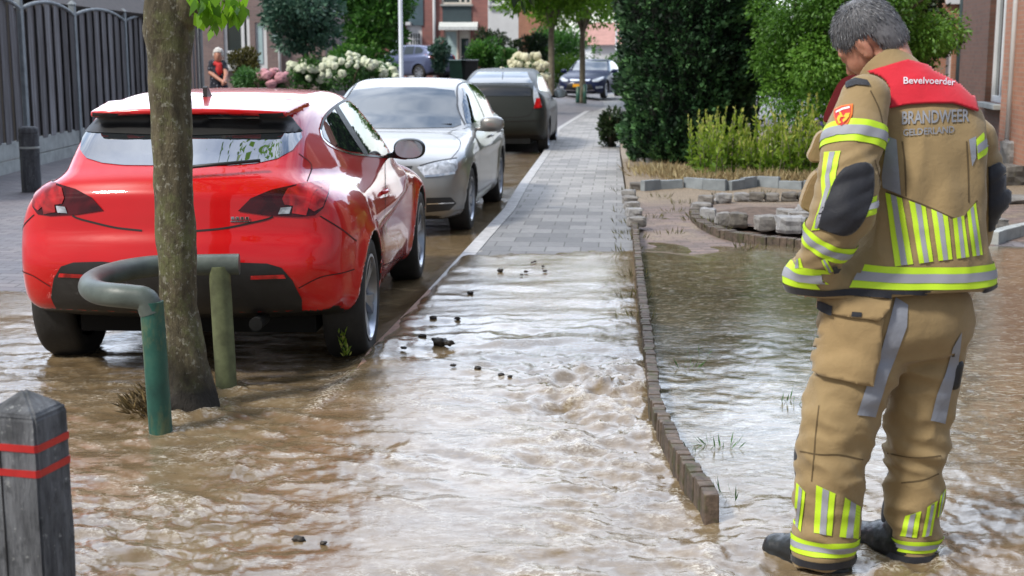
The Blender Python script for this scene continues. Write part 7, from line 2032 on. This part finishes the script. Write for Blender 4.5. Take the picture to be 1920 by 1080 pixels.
M_HAIR = leafmat('grey_hair', (.035, .037, .044), (.17, .178, .195), .05, .5, (.60, .60, .60))
leaves('hair_strands', cen - nrm_ * .002, tang + nrm_ * .12, .016, M_HAIR, hair, .10, 45, vh, .14, .1)
# ------------------------------------------------------------------ the woman by the fence
WD = 26.0
WO = PT(408, 110, WD); WO.z = -0.02
def JW(px, py, dd=0.0):
    p = PT(px, py, WD + dd) - WO; return np.array((p.x, p.y, p.z))
whd = JW(409, 104)
def wbody(x, y, z):
    g = ell(x, y, z, whd, (.082, .095, .115)); g = smin(g, ell(x, y, z, whd + np.array((.01, -.075, -.02)), (.02, .03, .03)), .03)
    g = smin(g, ell(x, y, z, whd + np.array((.0, -.03, -.07)), (.055, .06, .06)), .03)
    g = smin(g, seg(x, y, z, whd + np.array((0, 0, -.08)), whd + np.array((-.01, .03, -.2)), .05, .055), .03)
    g = smin(g, seg(x, y, z, whd + np.array((-.02, .03, -.32)), whd + np.array((-.02, .05, -.75)), .12, .13), .06)
    a = [(JW(398, 119), .045), (JW(395, 137, -.06), .042), (JW(414, 151, -.25), .032)]
    g = smin(g, chain(x, y, z, a, .02), .03)
    b = [(JW(418, 120), .045), (JW(424, 138, -.1), .042), (JW(421, 151, -.3), .030)]
    g = smin(g, chain(x, y, z, b, .02), .03)
    for w_, dv in ((a[-1][0], np.array((.8, -.6, -.3))), (b[-1][0], np.array((-.1, -.9, -.4)))):
        g = smin(g, hand_chain(x, y, z, w_, dv, np.array((0, 0, 1.0))), .01)
    for sx in (-.10, .09):
        g = smin(g, chain(x, y, z, [(whd + np.array((sx, .05, -.78)), .085), (np.array((whd[0] + sx, .05, .48)), .06), (np.array((whd[0] + sx, .04, .08)), .042)], .04), .05)
        g = smin(g, seg(x, y, z, np.array((whd[0] + sx, .05, .04)), np.array((whd[0] + sx, -.13, .03)), .038, .034), .03)
    return g
wom, *_ = sdf_obj('person', wbody, (-.35, -.60, -.01), (.40, .30, 1.75), .016, M_SKIN); wom.location = WO
tag(wom, 'white haired woman in dark dotted dress and red scarf beside the fence end', 'person')
def wdress(x, y, z):
    g = seg(x, y, z, whd + np.array((-.02, .03, -.33)), whd + np.array((-.02, .05, -.75)), .145, .17)
    g = smin(g, seg(x, y, z, whd + np.array((-.02, .05, -.7)), whd + np.array((-.02, .05, -1.05)), .18, .21), .05)
    g = smin(g, seg(x, y, z, JW(398, 119), JW(396, 130, -.03), .068, .066), .05); g = smin(g, seg(x, y, z, JW(418, 120), JW(421, 130, -.03), .068, .066), .05)
    return smax(g, .42 - z, .02) - folds(x, y, z, .008, 8, 5, 1)
def dotmat():
    t = NT('dotted_cloth'); vo = t.n.new('ShaderNodeTexVoronoi'); vo.inputs['Scale'].default_value = 16; t.lk(t.coord('Object'), vo.inputs['Vector'])
    t.set(Base=t.mix(t.math('LESS_THAN', vo.outputs['Distance'], .20), (.012, .014, .026), (.35, .36, .42)), Roughness=.8); return t.m
sdf_obj('dress', wdress, (-.36, -.32, .35), (.40, .38, 1.62), .018, dotmat(), wom)
sdf_obj('scarf', lambda x, y, z: smin(seg(x, y, z, whd + np.array((-.06, -.02, -.16)), whd + np.array((.07, -.02, -.17)), .05, .05), ell(x, y, z, whd + np.array((.03, -.10, -.26)), (.06, .035, .11)), .04) - folds(x, y, z, .006, 14, 14, 3), whd - .45, whd + .3, .016, plain('red_scarf', (.55, .03, .03), .8, 0, .25, 20), wom)
def whair(x, y, z):
    g = ell(x, y, z, whd + np.array((0, .02, .03)), (.105, .115, .12)); g = smax(g, -smax(y - whd[1] + .045, z - whd[2] - .055, .02), .015)
    return g - .014 * pnoise(x * 18, y * 18, z * 18)
wh_, PW, QW = sdf_obj('hair', whair, whd - .25, whd + .25, .014, plain('white_hair', (.55, .53, .50), .8, 0, .3, 25), wom)
